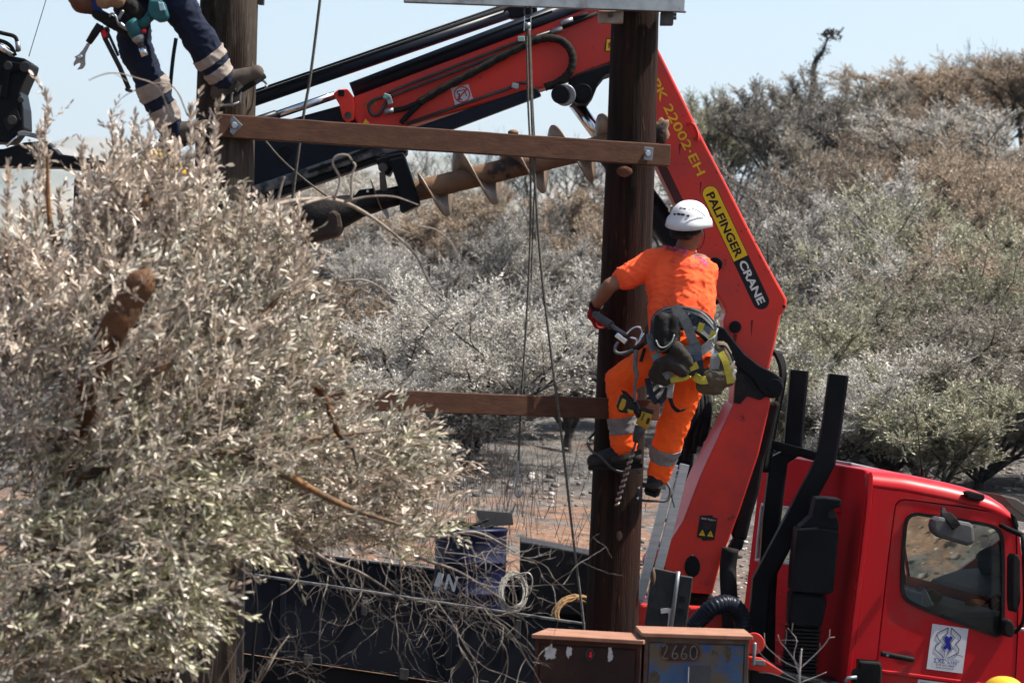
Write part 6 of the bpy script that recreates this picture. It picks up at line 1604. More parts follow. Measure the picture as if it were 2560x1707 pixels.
# leafy regions: cx, cy, rx, ry, distance, depth half-range, branchlets, mean direction (deg, 90 = up), colour mix (beige, grey, olive)
REG = [
    (40, 740, 130, 140, 12.5, .5, 110, 88, (.85, .15, 0)), (180, 770, 130, 160, 12.6, .5, 130, 85, (.85, .15, 0)),
    (340, 570, 120, 135, 12.7, .45, 150, 85, (.9, .1, 0)), (450, 560, 100, 130, 12.8, .4, 90, 80, (.7, .3, 0)), (600, 660, 140, 110, 13.0, .45, 105, 60, (.4, .6, 0)),
    (250, 820, 150, 120, 11.7, .14, 30, 75, (.7, .3, 0)), (120, 900, 210, 200, 12.3, .6, 190, 75, (.6, .4, 0)), (400, 850, 200, 200, 12.5, .6, 220, 65, (.35, .65, 0)), (620, 830, 170, 160, 12.9, .5, 160, 55, (.3, .7, 0)),
    (720, 1000, 150, 150, 13.1, .5, 120, 40, (.3, .65, .05)), (560, 1060, 200, 180, 12.7, .6, 180, 35, (.25, .65, .1)),
    (910, 1120, 150, 105, 13.4, .4, 80, 15, (.3, .6, .1)), (1030, 1150, 85, 75, 13.5, .3, 26, 5, (.4, .5, .1)),
    (200, 1180, 230, 190, 12.3, .6, 200, 40, (.2, .55, .25)), (420, 1270, 200, 130, 12.4, .5, 140, 5, (.1, .5, .4)),
    (120, 1450, 190, 190, 12.1, .6, 170, 20, (.1, .4, .5)), (330, 1430, 150, 120, 12.2, .45, 100, -15, (.05, .4, .55)), (460, 1440, 80, 70, 12.3, .3, 28, -25, (.05, .4, .55)),
    (430, 1500, 110, 90, 12.3, .4, 60, -20, (.05, .4, .55)), (560, 1345, 95, 60, 12.6, .4, 44, -10, (.1, .5, .4)), (300, 1600, 160, 90, 12.1, .5, 70, 0, (.05, .4, .55)), (100, 1640, 170, 110, 12.0, .5, 80, 20, (.1, .4, .5)), (700, 1330, 130, 55, 13.3, .3, 46, -8, (.3, .5, .2)), (760, 1240, 190, 85, 13.2, .4, 95, 0, (.35, .5, .15)), (980, 1290, 140, 70, 13.5, .3, 48, -8, (.35, .5, .15)),
]
BO, BD, BL, BC = [], [], [], []
for (cx, cy, rx, ry, Y, dY, n, ang, mix) in REG:
    for k in range(int(n * .90)):
        a = rnd.uniform(0, 6.283); r = math.sqrt(rnd.random()) * 1.05
        x, y = cx + rx * r * math.cos(a), cy + ry * r * math.sin(a)
        yy = Y + rnd.uniform(-dY, dY)
        th = R(ang + rnd.gauss(0, 32))
        d = Vector((math.cos(th), rnd.gauss(0, .45), math.sin(th))).normalized()
        L_ = rnd.uniform(.16, .34)
        p = W(x, y, yy) - d * L_ * 0.5
        BO.append(tuple(p)); BD.append(tuple(d)); BL.append(L_)
        u = rnd.random(); BC.append(0 if u < mix[0] else 1 if u < mix[0] + mix[1] else 2)
# upright shoots against the sky
SHOOT = [(118, 235, 520, 112), (100, 330, 560, 95), (20, 420, 600, 14), (62, 470, 640, 55), (205, 375, 600, 215), (250, 420, 600, 255), (280, 290, 520, 290), (305, 330, 520, 300),
         (335, 290, 520, 330), (372, 325, 520, 372), (410, 330, 500, 402), (440, 360, 520, 430), (478, 270, 520, 468), (500, 350, 560, 495), (540, 265, 480, 528), (150, 480, 650, 150), (225, 430, 650, 225), (320, 400, 560, 320),
         (610, 470, 640, 600), (655, 500, 660, 640), (745, 520, 760, 735), (770, 570, 760, 760), (700, 540, 700, 690), (640, 560, 700, 640), (830, 850, 1000, 815), (85, 540, 700, 85), (190, 520, 700, 190), (360, 360, 560, 355), (395, 380, 540, 392)]
for (x1, y1, y0, x0) in SHOOT:
    Y = rnd.uniform(12.4, 13.0); nseg = max(2, int((y0 - y1) / 55))
    for k in range(nseg):
        a_ = W(x0 + (x1 - x0) * k / nseg + rnd.uniform(-3, 3), y0 + (y1 - y0) * k / nseg, Y); b_ = W(x0 + (x1 - x0) * (k + 1) / nseg + rnd.uniform(-3, 3), y0 + (y1 - y0) * (k + 1) / nseg, Y)
        BO.append(tuple(a_)); BD.append(tuple((b_ - a_).normalized())); BL.append((b_ - a_).length); BC.append(0)
BO, BD, BL, BC = np.array(BO), np.array(BD), np.array(BL), np.array(BC)
for ci, mt in enumerate(('leaf_near_beige', 'leaf_near_grey', 'leaf_near_olive')):
    s = BC == ci
    per = 22
    V1 = spray(BO[s], BD[s], BL[s], rng, per, 0.041, 0.0115, 0.85, True)
    # short side sprigs
    idx = np.repeat(np.nonzero(s)[0], 2)
    t = rng.uniform(.2, .9, len(idx))[:, None]
    O2 = BO[idx] + BD[idx] * BL[idx][:, None] * t
    D2 = nrm(BD[idx] + rng.normal(0, .55, (len(idx), 3)))
    V2 = spray(O2, D2, rng.uniform(.06, .13, len(idx)), rng, 8, 0.036, 0.0105, 0.85, True)
    V_, F_ = merge([V1, V2])
    o = link('crown', mesh_np('crown', V_, F_), M[mt], OT, None)
    me = o.data
    co = np.empty(len(me.vertices) * 3, np.float32); me.vertices.foreach_get('co', co)
    co = co.reshape(-1, 3) - np.array(tuple(base_of(OT)), np.float32); me.vertices.foreach_set('co', co.ravel()); me.update()
    o['kind'] = 'stuff'
V_, F_ = twig_tubes(BO - BD * 0.05, BO + BD * BL[:, None], 0.0032)
o = link('twigs', mesh_np('twigs', V_ - np.array(tuple(base_of(OT))), F_), M['twig'], OT); o['kind'] = 'stuff'
# bare branches
def branch(pts, r0, r1, name='bare_branch', mat='twig'):
    P = cr([W(*p) for p in pts], 7)
    return MB().tube(P, np.linspace(r0, r1, len(P)), 7).build(name, M[mat], OT)
branch([(560, 600, 13.0), (640, 540, 13.2), (720, 505, 13.3), (830, 500, 13.4), (900, 525, 13.5), (985, 585, 13.5), (1040, 640, 13.5), (1075, 710, 13.5), (1110, 740, 13.5)], .013, .003)
branch([(620, 590, 13.0), (700, 545, 13.2), (760, 510, 13.3), (830, 492, 13.4)], .010, .006)
branch([(860, 505, 13.4), (920, 492, 13.4), (985, 492, 13.4), (1045, 512, 13.5)], .006, .002)
branch([(835, 500, 13.3), (850, 450, 13.3), (832, 410, 13.3), (842, 390, 13.3), (868, 388, 13.3), (880, 402, 13.3)], .006, .0035)
branch([(878, 500, 13.4), (880, 440, 13.4), (888, 415, 13.4), (882, 405, 13.4)], .006, .004)
branch([(695, 500, 13.3), (705, 460, 13.3), (712, 442, 13.3)], .006, .004)
branch([(1040, 565, 13.5), (1090, 575, 13.5), (1130, 610, 13.5), (1152, 655, 13.5)], .004, .0015)
branch([(1030, 605, 13.5), (1085, 640, 13.5), (1130, 608, 13.5)], .003, .0012)
branch([(985, 570, 13.5), (1060, 600, 13.5), (1095, 640, 13.5), (1118, 690, 13.5)], .003, .0012)
branch([(765, 970, 13.0), (778, 870, 13.1), (800, 800, 13.2), (830, 740, 13.2), (850, 690, 13.2)], .009, .003)
branch([(790, 800, 13.2), (840, 795, 13.2), (900, 820, 13.2), (930, 838, 13.2)], .005, .002)
branch([(845, 705, 13.2), (910, 700, 13.2), (960, 725, 13.3), (985, 750, 13.3)], .005, .002)
branch([(725, 925, 12.9), (780, 955, 12.9), (815, 1000, 12.9), (835, 1060, 12.9), (850, 1090, 12.9)], .020, .012, 'limb', 'bark_limb')
branch([(850, 1090, 12.9), (880, 1120, 13.0), (890, 1160, 13.0)], .012, .004, 'limb', 'bark_dark')
branch([(0, 742, 12.2), (70, 738, 12.2), (150, 758, 12.2), (220, 800, 12.2), (280, 840, 12.1)], .014, .018, 'limb', 'bark')
branch([(220, 1000, 11.9), (232, 880, 11.9), (265, 840, 11.9), (310, 822, 11.9), (345, 845, 11.9), (360, 870, 11.9)], .006, .003)
branch([(320, 205 + 0, 13), (275, 182, 13), (220, 200, 13)], .0015, .0008)
branch([(430, 300, 12.9), (395, 220, 12.9), (340, 195, 12.9), (290, 183, 12.9), (250, 190, 12.9), (222, 203, 12.9)], .004, .001)
branch([(470, 290, 12.9), (440, 225, 12.9), (400, 208, 12.9), (340, 225, 12.9), (300, 250, 12.9), (285, 275, 12.9)], .004, .001)
branch([(420, 330, 12.9), (380, 300, 12.9), (352, 312, 12.9)], .002, .001)
# drooping dead twigs in front of the truck bed
def twist(p, ang, L_, r, lvl, Y):
    n = 9; pts = [Vector((p[0], p[1]))]; a_ = ang; curv = rnd.uniform(-.16, .16)
    for i in range(n):
        a_ += curv + rnd.gauss(0, .20)
        pts.append(pts[-1] + Vector((math.cos(a_), math.sin(a_))) * (L_ / n))
    ys = [Y + 0.12 * math.sin(i * .5 + p[0]) for i in range(n + 1)]
    P = [W(q.x, q.y, yy) for q, yy in zip(pts, ys)]
    dead.tube(cr(P, 2), np.linspace(r, r * .3, 2 * n + 1) * .55, 5, caps=False)
    if lvl > 0:
        for k in range(rnd.randint(1, 3)):
            i = rnd.randint(2, n - 1)
            twist((pts[i].x, pts[i].y), a_ + rnd.choice((-1, 1)) * rnd.uniform(.4, 1.2), L_ * rnd.uniform(.35, .7), r * .6, lvl - 1, ys[i])
dead = MB()
for q in ([(820, 1250, 13.9), (930, 1330, 14.1), (1040, 1390, 14.2), (1150, 1430, 14.25), (1260, 1500, 14.3)], [(700, 1300, 13.9), (800, 1390, 14.1), (900, 1430, 14.2), (1010, 1500, 14.2)], [(980, 1300, 14.1), (1090, 1340, 14.2), (1190, 1330, 14.3), (1290, 1380, 14.3)]):
    P = cr([W(*p) for p in q], 5); dead.tube(P, np.linspace(.012, .004, len(P)), 7, caps=False)
for k in range(30):
    x = rnd.uniform(700, 1230); y = 1330 + rnd.uniform(-40, 90) + (x - 700) * 0.03
    twist((x, y), R(rnd.uniform(10, 120)), rnd.uniform(110, 290), rnd.uniform(.0025, .0048), 2, 14.2)
for (x, y, a_, L_) in ((1090, 1500, 40, 330), (1140, 1560, 55, 240), (1180, 1450, 20, 260), (1130, 1420, 70, 300), (1000, 1420, 60, 260), (1210, 1520, 30, 300), (1250, 1600, 55, 210), (1060, 1330, -30, 250), (1080, 1340, -60, 180), (1110, 1380, -15, 230), (1140, 1330, 10, 200), (900, 1440, 75, 220), (820, 1440, 80, 240)):
    twist((x, y), R(a_), L_, .0055, 2, 14.2)
for k in range(16):
    twist((rnd.uniform(1010, 1290), rnd.uniform(1290, 1480)), R(rnd.uniform(-60, 150)), rnd.uniform(120, 260), rnd.uniform(.003, .0055), 2, 14.3)
for k in range(14):
    twist((rnd.uniform(640, 800), 1640 + rnd.uniform(-60, 60)), R(rnd.uniform(-80, 30)), rnd.uniform(80, 160), .003, 1, 13.6)
o = dead.build('dead_twigs', pm('dead_twig', (0.20, 0.175, 0.15), (0.085, 0.075, 0.068), 14, rough=0.9, spec=0.1), OT, recalc=False); o['kind'] = 'stuff'
# small bundle of leafless stems at the bottom, left
wd = MB()
for k in range(16):
    x = rnd.uniform(330, 660); a_ = rnd.uniform(-110, -50); L_ = rnd.uniform(70, 190)
    b = Vector((x, 1740)); e = b + Vector((math.cos(R(a_)), math.sin(R(a_)))) * L_
    wd.tube([W(b.x, b.y, 13), W((b.x + e.x) / 2 + rnd.uniform(-6, 6), (b.y + e.y) / 2, 13), W(e.x, e.y, 13)], [.004, .003, .0018], 5)
    for j in range(3):
        f = b.lerp(e, rnd.uniform(.4, .95)); h = f + Vector((rnd.uniform(-25, 25), rnd.uniform(-30, 5)))
        wd.tube([W(f.x, f.y, 13), W(h.x, h.y, 13)], [.002, .0012], 4)
o = wd.build('dry_weeds', M['twig'], None, loc=(W(500, 1707, 13).x, 13, gnd(W(500, 1707, 13).x, 13)))
tag(o, 'dry leafless stems at the foot of the grey pole', 'dry stems'); o['kind'] = 'stuff'
# pale bare seedling at the lower right, before the cab
px_ = MB()
def tw(pts, r0, r1): px_.tube(cr([W(x + rnd.uniform(-2, 2), y + rnd.uniform(-2, 2), 15.2) for x, y in pts], 4), np.linspace(r0, r1, 4 * (len(pts) - 1) + 1) * .72, 6)
tw([(1998, 1800), (2000, 1707), (2002, 1640), (2004, 1622)], .011, .006)
tw([(2000, 1690), (1985, 1650), (1962, 1620), (1952, 1605), (1944, 1585)], .005, .002)
tw([(2002, 1670), (2030, 1645), (2060, 1612), (2074, 1595), (2086, 1592)], .005, .002); tw([(2074, 1595), (2076, 1572)], .003, .0015)
tw([(2000, 1668), (1985, 1640), (1990, 1600), (1980, 1580), (1970, 1568)], .004, .0015); tw([(1980, 1580), (1982, 1558)], .002, .001)
tw([(2000, 1672), (1960, 1655), (1930, 1630), (1912, 1612), (1910, 1582)], .004, .0015); tw([(1962, 1612), (1968, 1585), (1966, 1572)], .002, .001); tw([(1990, 1605), (1990, 1602), (1940, 1598)], .002, .001)
tw([(1998, 1700), (1950, 1672), (1905, 1640), (1892, 1620)], .004, .0015); tw([(1998, 1706), (1960, 1695), (1925, 1680), (1896, 1680)], .004, .0015); tw([(2002, 1706), (2040, 1690), (2066, 1677)], .004, .0015)
tw([(1950, 1655), (1945, 1635)], .002, .001); tw([(2052, 1618), (2050, 1608)], .002, .001)
gq = W(1998, 1707, 15.2)
tag(px_.build('bare_seedling', pm('bleached_twig', (0.36, 0.335, 0.30), (0.20, 0.18, 0.16), 20, rough=0.8), None, loc=(gq.x, 15.2, gnd(gq.x, 15.2))), 'pale bare branching seedling in front of the truck mudguard', 'seedling')
# ------------------------------------------------------------------ people
M['skin'] = pm('skin_tan', (0.36, 0.17, 0.10), (0.30, 0.13, 0.075), 8, rough=0.5, bump=0.05, bscale=90)
M['hair'] = pm('dark_hair', (0.012, 0.010, 0.009), (0.03, 0.022, 0.018), 40, rough=0.6)
M['hiviz'] = pm('hiviz_orange_trousers', (0.90, 0.115, 0.018), (0.82, 0.095, 0.014), 5, rough=0.9, bump=0.5, bscale=16, spec=0.1, col3=(0.55, 0.075, 0.02), scale3=5, lo3=0.55, hi3=0.8)
M['tshirt'] = pm('orange_tshirt', (0.88, 0.105, 0.035), (0.80, 0.09, 0.03), 5, rough=0.95, bump=0.5, bscale=14, spec=0.08, col3=(0.62, 0.075, 0.03), scale3=5, lo3=0.55, hi3=0.8)
M['navycloth'] = pm('navy_work_trousers', (0.008, 0.014, 0.036), (0.013, 0.020, 0.046), 8, rough=0.9, bump=0.3, bscale=20, spec=0.2)
M['reflect'] = pm('reflective_grey', (0.23, 0.22, 0.22), (0.17, 0.165, 0.17), 18, rough=0.5)
M['reflect_beige'] = pm('reflective_beige', (0.47, 0.40, 0.35), (0.40, 0.33, 0.28), 12, rough=0.55)
M['glove'] = pm('red_glove', (0.34, 0.014, 0.022), (0.22, 0.010, 0.016), 16, rough=0.8)
M['boot'] = pm('black_boot', (0.018, 0.018, 0.020), (0.05, 0.045, 0.042), 10, rough=0.65)
M['boot_brown'] = pm('suede_boot', (0.12, 0.095, 0.075), (0.065, 0.052, 0.045), 10, rough=0.85)
M['helmet_white'] = pm('helmet_white', (0.74, 0.74, 0.74), (0.66, 0.67, 0.68), 5, rough=0.35, col3=(0.45, 0.44, 0.42), scale3=9, lo3=0.62, hi3=0.75)
M['helmet_yellow'] = pm('helmet_yellow', (0.72, 0.42, 0.02), (0.62, 0.36, 0.02), 6, rough=0.4)
M['web_navy'] = pm('harness_navy', (0.014, 0.020, 0.032), (0.03, 0.04, 0.055), 16, rough=0.6)
M['web_grey'] = pm('webbing_grey', (0.12, 0.13, 0.125), (0.075, 0.08, 0.08), 30, rough=0.75)
M['web_light'] = pm('webbing_light', (0.36, 0.37, 0.35), (0.26, 0.27, 0.26), 30, rough=0.75)
M['web_yellow'] = pm('webbing_yellow', (0.42, 0.36, 0.04), (0.30, 0.25, 0.04), 30, rough=0.75)
M['bag_black'] = pm('bag_black', (0.020, 0.019, 0.018), (0.035, 0.032, 0.030), 14, rough=0.8, bump=0.4, bscale=40)
M['bag_grey'] = pm('bag_grey', (0.060, 0.052, 0.045), (0.10, 0.085, 0.072), 10, rough=0.85, bump=0.4, bscale=30)
M['bag_khaki'] = pm('bag_khaki', (0.095, 0.075, 0.050), (0.15, 0.115, 0.075), 9, rough=0.85, bump=0.4, bscale=30)
M['drill_yellow'] = pm('drill_yellow', (0.50, 0.30, 0.02), (0.40, 0.23, 0.02), 14, rough=0.5)
M['drill_teal'] = pm('drill_teal', (0.020, 0.115, 0.125), (0.03, 0.15, 0.16), 12, rough=0.5)

def blob(name, shapes, mat, parent, voxel=0.011, smooth=6, wr=0.0, wscale=9.0, seed=0, wdir=None):
    """continuous skin over capsules ('c', p0, p1, r0, r1) and ellipsoids ('e', c, radii, M): voxel union, smoothed, folds added"""
    mb = MB()
    for s in shapes:
        if s[0] == 'c': mb.capsule(*s[1:])
        else: mb.ell(s[1], s[2], s[3] if len(s) > 3 else None, 18, 14, -0.9995, 0.9995)
    me = mb.mesh('tmp')
    bm = bmesh.new(); bm.from_mesh(me); bmesh.ops.recalc_face_normals(bm, faces=bm.faces); bm.to_mesh(me); bm.free()
    o = bpy.data.objects.new('tmp', me); COL.objects.link(o)
    r = o.modifiers.new('r', 'REMESH'); r.mode = 'VOXEL'; r.voxel_size = voxel; r.use_smooth_shade = True
    s = o.modifiers.new('s', 'SMOOTH'); s.iterations = smooth; s.factor = 0.5
    dg = bpy.context.evaluated_depsgraph_get(); dg.update()
    m2 = bpy.data.meshes.new_from_object(o.evaluated_get(dg))
    bpy.data.objects.remove(o); bpy.data.meshes.remove(me)
    off = base_of(parent)
    if wr > 0:
        nn = [v.normal.copy() for v in m2.vertices]
        for v, n_ in zip(m2.vertices, nn):
            p = v.co
            a = noise.noise(Vector((p.x * wscale + seed, p.y * wscale, p.z * wscale * 1.7)))
            b = noise.noise(Vector((p.x * wscale * 2.3 + 5, p.y * wscale * 2.3 + seed, p.z * wscale * 3.6)))
            ridge = (1 - abs(b) * 2.2)
            v.co = p + n_ * (wr * a * 1.2 + wr * 0.7 * max(ridge, 0) ** 3)
    for v in m2.vertices: v.co = v.co - off
    m2.name = name
    m2.materials.clear()
    m2.polygons.foreach_set('use_smooth', [True] * len(m2.polygons))
    m2.update()
    return link(name, m2, mat, parent)

def band(src, p0, p1, t0, t1, rmax, name, mat, parent, push=0.003, wave=0.02):
    """strip of cloth cut from the garment between two stations of a limb"""
    off = base_of(parent); p0, p1 = Vector(p0) - off, Vector(p1) - off
    d = p1 - p0; dn = d.normalized()
    bm = bmesh.new(); bm.from_mesh(src.data)
    for t, sgn in ((t0, 1), (t1, -1)):
        n_ = (dn + Vector((.10, .06, 0))).normalized() * sgn
        bmesh.ops.bisect_plane(bm, geom=bm.verts[:] + bm.edges[:] + bm.faces[:], plane_co=p0 + d * t, plane_no=n_, clear_inner=True)
    bmesh.ops.delete(bm, geom=[v for v in bm.verts if (v.co - (p0 + dn * (v.co - p0).dot(dn))).length > rmax], context='VERTS')
    bm.normal_update()
    for v in bm.verts: v.co = v.co + v.normal * push
    m2 = bpy.data.meshes.new(name); bm.to_mesh(m2); bm.free()
    m2.materials.clear()
    o = link(name, m2, mat, parent)
    s = o.modifiers.new('s', 'SOLIDIFY'); s.thickness = 0.004; s.offset = 0
    return o

def hand_shapes(wrist, fdir, palm_n, thumb_dir, curl=0.9, s=1.0):
    """palm, four unequal bent fingers and a thumb; fdir along the fingers, palm_n out of the palm"""
    fdir = fdir.normalized(); palm_n = (palm_n - fdir * palm_n.dot(fdir)).normalized(); lat = fdir.cross(palm_n)
    if lat.dot(thumb_dir) < 0: lat = -lat
    sh = [('c', wrist, wrist + fdir * .05 * s, .026 * s, .032 * s)]
    for k in range(4):
        b = wrist + fdir * .075 * s + lat * (.027 - .018 * k) * s
        sh.append(('c', wrist + fdir * .02 * s + lat * (.012 - .008 * k) * s, b, .018 * s, .012 * s))
        L = [.040, .045, .042, .034][k] * s
        d = fdir; p = b; a = 0
        for j in range(3):
            a += curl * [0.6, 0.9, 0.7][j]
            d = fdir * math.cos(a) + palm_n * math.sin(a)
            q = p + d * L * [1, .65, .5][j]
            sh.append(('c', p, q, (.0105 - .001 * j) * s, (.0095 - .001 * j) * s)); p = q
    tb = wrist + fdir * .022 * s + lat * .028 * s
    t1 = tb + (lat * .7 + fdir * .6 + palm_n * .5).normalized() * .04 * s
    t2 = t1 + (fdir * .7 + palm_n * .8).normalized() * .03 * s
    sh += [('c', wrist + fdir * .01 * s, tb, .018 * s, .014 * s), ('c', tb, t1, .0135 * s, .012 * s), ('c', t1, t2, .0115 * s, .0095 * s)]
    return sh

def frame(up, front):
    up = up.normalized(); front = (front - up * front.dot(up)).normalized(); rt = front.cross(up)
    return Matrix((rt, front, up)).transposed()      # columns: right, front, up

def head_shapes(c, up, front):
    F_ = frame(up, front); a = lambda x, y, z: c + F_ @ Vector((x, y, z))
    sh = [('e', c + F_ @ Vector((0, -.008, .02)), (.076, .096, .095), F_), ('e', a(0, .015, -.05), (.060, .072, .070), F_), ('c', a(0, .052, -.095), a(0, .06, -.100), .026, .024),
          ('c', a(0, .094, .0), a(0, .108, -.032), .011, .015), ('e', a(0, .074, .022), (.055, .02, .012), F_), ('c', a(-.022, .085, -.062), a(.022, .085, -.062), .009, .009),
          ('e', a(-.08, -.008, -.012), (.010, .020, .032), F_), ('e', a(.08, -.008, -.012), (.010, .020, .032), F_), ('c', a(-.045, .055, -.025), a(-.03, .07, -.03), .02, .018), ('c', a(.045, .055, -.025), a(.03, .07, -.03), .02, .018)]
    return sh, F_

def helmet(parent, c, up, front, mat, s=1.0, vents=True):
    F_ = frame(up, front)
    mb = MB(); seg = 36; rows = 14; vs_ = []
    for i in range(rows + 1):
        a = math.pi / 2 * (1 - i / rows)          # from the crown down
        for j in range(seg):
            b = 2 * math.pi * j / seg
            x, y = math.cos(b), math.sin(b)
            r = math.cos(a) ** 0.85
            z = math.sin(a)
            rx, ry, rz = .114, .138, .128
            p = Vector((x * rx * r, y * ry * r, z * rz))
            if i >= rows - 2:                       # turned up lower rim
                k = (i - rows + 3) * .006
                p = Vector((x * (rx + k), y * (ry + k), p.z - (.014 if i == rows else 0)))
                if y > 0.5: p += Vector((0, (y - .5) * .05 * (1 if i == rows else .6), -.004))
            if y < -0.3 and i >= rows - 4: p.z -= (-.3 - y) * .025 * (i - rows + 5) / 5
            vs_.append(c + F_ @ (p * s))
    fs_ = [(i * seg + j, i * seg + (j + 1) % seg, (i + 1) * seg + (j + 1) % seg, (i + 1) * seg + j) for i in range(rows) for j in range(seg)]
    mb.add(vs_, fs_, True)
    o = mb.build('helmet', mat, parent)
    sd = o.modifiers.new('s', 'SOLIDIFY'); sd.thickness = .004; sd.offset = -1
    # rim band
    P = []
    for j in range(seg + 1):
        b = 2 * math.pi * j / seg; x, y = math.cos(b), math.sin(b)
        P.append(c + F_ @ (Vector((x * .1235, y * .1475, -.003 - (max(0, -.3 - y) * .025))) * s))
    MB().ribbonv(P, .026 * s, .006 * s, F_ @ Vector((0, 0, 1))).build('helmet_rim', mat, o)
    if vents:
        for zz, hw in ((.088, .042), (.058, .050)):
            for k in range(4):
                x = -hw + (k + .5) * hw / 2
                yy = -.139 * math.sqrt(max(0.02, 1 - (x / .114) ** 2 - (zz / .128) ** 2)) - 0.001
                dz = -0.010 * (x / hw) ** 2
                MB().box(c + F_ @ (Vector((x, yy + .012, zz + dz)) * s), (hw * .42, .03, .010), F_ @ Matrix.Rotation(-x * 3, 3, 'Y')).build('vent_slot', M['letter_black'], o)
        # raised side moulding
        for sx in (-1, 1):
            P = [c + F_ @ (Vector((sx * .117 * math.cos(t) * .99, -.142 * math.sin(t), .03 + .075 * math.sin(t * 1.2))) * s) for t in np.linspace(.25, 1.0, 8)]
            MB().tube(P, .004, 6).build('moulding', mat, o)
    return o

def lerp(a, b, t): return a.lerp(b, t)

def make_person(root, J, st):
    """J: joints in world space; st: materials and options"""
    sk = st['skin']
    up_t = (J['neck'] - J['pelvis']).normalized()
    rt = (J['shR'] - J['shL']).normalized()
    body = []
    hs, HF = head_shapes(J['head'], J['head_up'], J['head_front'])
    body += hs
    body += [('c', J['head'] + J['head_up'].normalized() * -.06, J['neck'], .056, .062)]
    ins = lambda p, k: p + (J['neck'] - p).normalized() * k
    core = [(J['hipL'], ins(J['shL'], .05)), (J['hipR'], ins(J['shR'], .05))]
    for a, b in core: body.append(('c', a, b, .085, .075))
    body += [('c', J['pelvis'], J['neck'] - up_t * .09, .10, .09), ('c', J['shL'], J['shR'], .05, .05)]
    for sd in 'LR':
        body += [('c', J['sh' + sd], J['el' + sd], .05, .043), ('c', J['el' + sd], lerp(J['el' + sd], J['wr' + sd], .35), .043, .044), ('c', lerp(J['el' + sd], J['wr' + sd], .35), J['wr' + sd], .044, .029)]
        body += [('c', J['hip' + sd], J['kn' + sd], .075, .05), ('c', J['kn' + sd], J['an' + sd], .05, .038)]
        if not st.get('gloves'):
            body += hand_shapes(J['wr' + sd], J['hd' + sd], J['pn' + sd], J['th' + sd])
    bd = blob('body', body, sk, root, .010, 4)
    # eyes
    for sx in (-1, 1):
        MB().ell(J['head'] + HF @ Vector((sx * .03, .083, .002)), (.011, .008, .008), HF, 10, 6).build('eye', M['letter_white'], bd)
    if st.get('hair', True):
        a = lambda x, y, z: J['head'] + HF @ Vector((x, y, z))
        blob('hair', [('e', a(0, -.03, .03), (.080, .084, .085), HF), ('c', a(-.05, -.065, -.03), a(.05, -.065, -.03), .03, .03)], M['hair'], root, .012, 3)
    # shirt
    k = st.get('loose', .018)
    chest = J['neck'] - up_t * .16
    sh = [('c', J['neck'] - up_t * .05, J['neck'] - up_t * .02, .085, .070)]
    w_ = (J['shR'] - J['shL']).length
    for sd, sg in (('L', -1), ('R', 1)):
        s_in = ins(J['sh' + sd], .055) - up_t * .02
        sh += [('c', J['hip' + sd] + up_t * .05 - rt * sg * -.0, s_in - up_t * .10, .090 + k * .3, .100 + k * .3), ('c', s_in - up_t * .10, s_in, .100 + k * .3, .070 + k)]
        sh += [('c', J['sh' + sd], lerp(J['sh' + sd], J['el' + sd], st.get('sleeve', .62)), .066 + k * .6, .060 + k * .7)]
    sh += [('c', J['pelvis'] + up_t * .06, chest, .105 + k * .5, .125 + k * .5)]
    shirt = blob('shirt', sh, st['shirt'], root, .009, 5, .0105, 7.5, st.get('seed', 0))
    # trousers
    tr_ = [('c', J['hipL'], J['hipR'], .105, .105), ('c', J['pelvis'], J['pelvis'] + up_t * .05, .115, .105)]
    for sd in 'LR':
        kn, an = J['kn' + sd], J['an' + sd]
        tr_ += [('c', J['hip' + sd], kn, .108, .086), ('c', kn, lerp(kn, an, .5), .086, .085), ('c', lerp(kn, an, .5), lerp(kn, an, st.get('hem', .93)), .085, .070)]
    trs = blob('trousers', tr_, st['trousers'], root, .009, 4, .0105, 7.0, st.get('seed', 0) + 3)
    for sd in 'LR':
        for (t0, t1) in st.get('bands', []):
            band(trs, J['kn' + sd], J['an' + sd], t0, t1, .14, 'reflective_band', st['band_mat'], root)
    # boots
    for sd in 'LR':
        an, toe = J['an' + sd], J['toe' + sd]
        f = (toe - an); n_ = (J['kn' + sd] - an).normalized(); f2 = (f - n_ * f.dot(n_)).normalized()
        sole = an - n_ * .075
        heel = sole - f2 * .055
        tip = sole + f2 * .175
        boot = blob('boot', [('c', an + n_ * .10, an, .058, .060), ('c', an, heel + n_ * .035, .055, .048), ('c', heel + n_ * .035, tip + n_ * .03, .048, .043), ('c', an, tip + n_ * .04 - f2 * .05, .055, .046)], st['boots'], root, .010, 4)
        lat = f2.cross(n_)
        outl = [heel - f2 * .045 + lat * .03, heel + lat * .046, sole + f2 * .06 + lat * .042, tip - f2 * .03 + lat * .05, tip + f2 * .035 + lat * .02, tip + f2 * .035 - lat * .02, tip - f2 * .03 - lat * .05, sole + f2 * .06 - lat * .042, heel - lat * .046, heel - f2 * .045 - lat * .03]
        MB().prism([p + n_ * .004 for p in outl], -n_ * .026).build('sole', M['rubber'], boot, bevel=.006)
    if st.get('gloves'):
        for sd in 'LR':
            w0 = lerp(J['wr' + sd], J['el' + sd], .12)
            g = blob('glove', hand_shapes(J['wr' + sd], J['hd' + sd], J['pn' + sd], J['th' + sd], st.get('curl', .9), 1.12) + [('c', w0, J['wr' + sd], .037, .034)], st['gloves'], root, .005, 3)
            c0 = w0 + (J['wr' + sd] - w0) * .0
            MB().tube([w0 - (J['wr' + sd] - w0).normalized() * .012, w0 + (J['wr' + sd] - w0).normalized() * .012], .041, 14).build('cuff', M['rubber'], g)
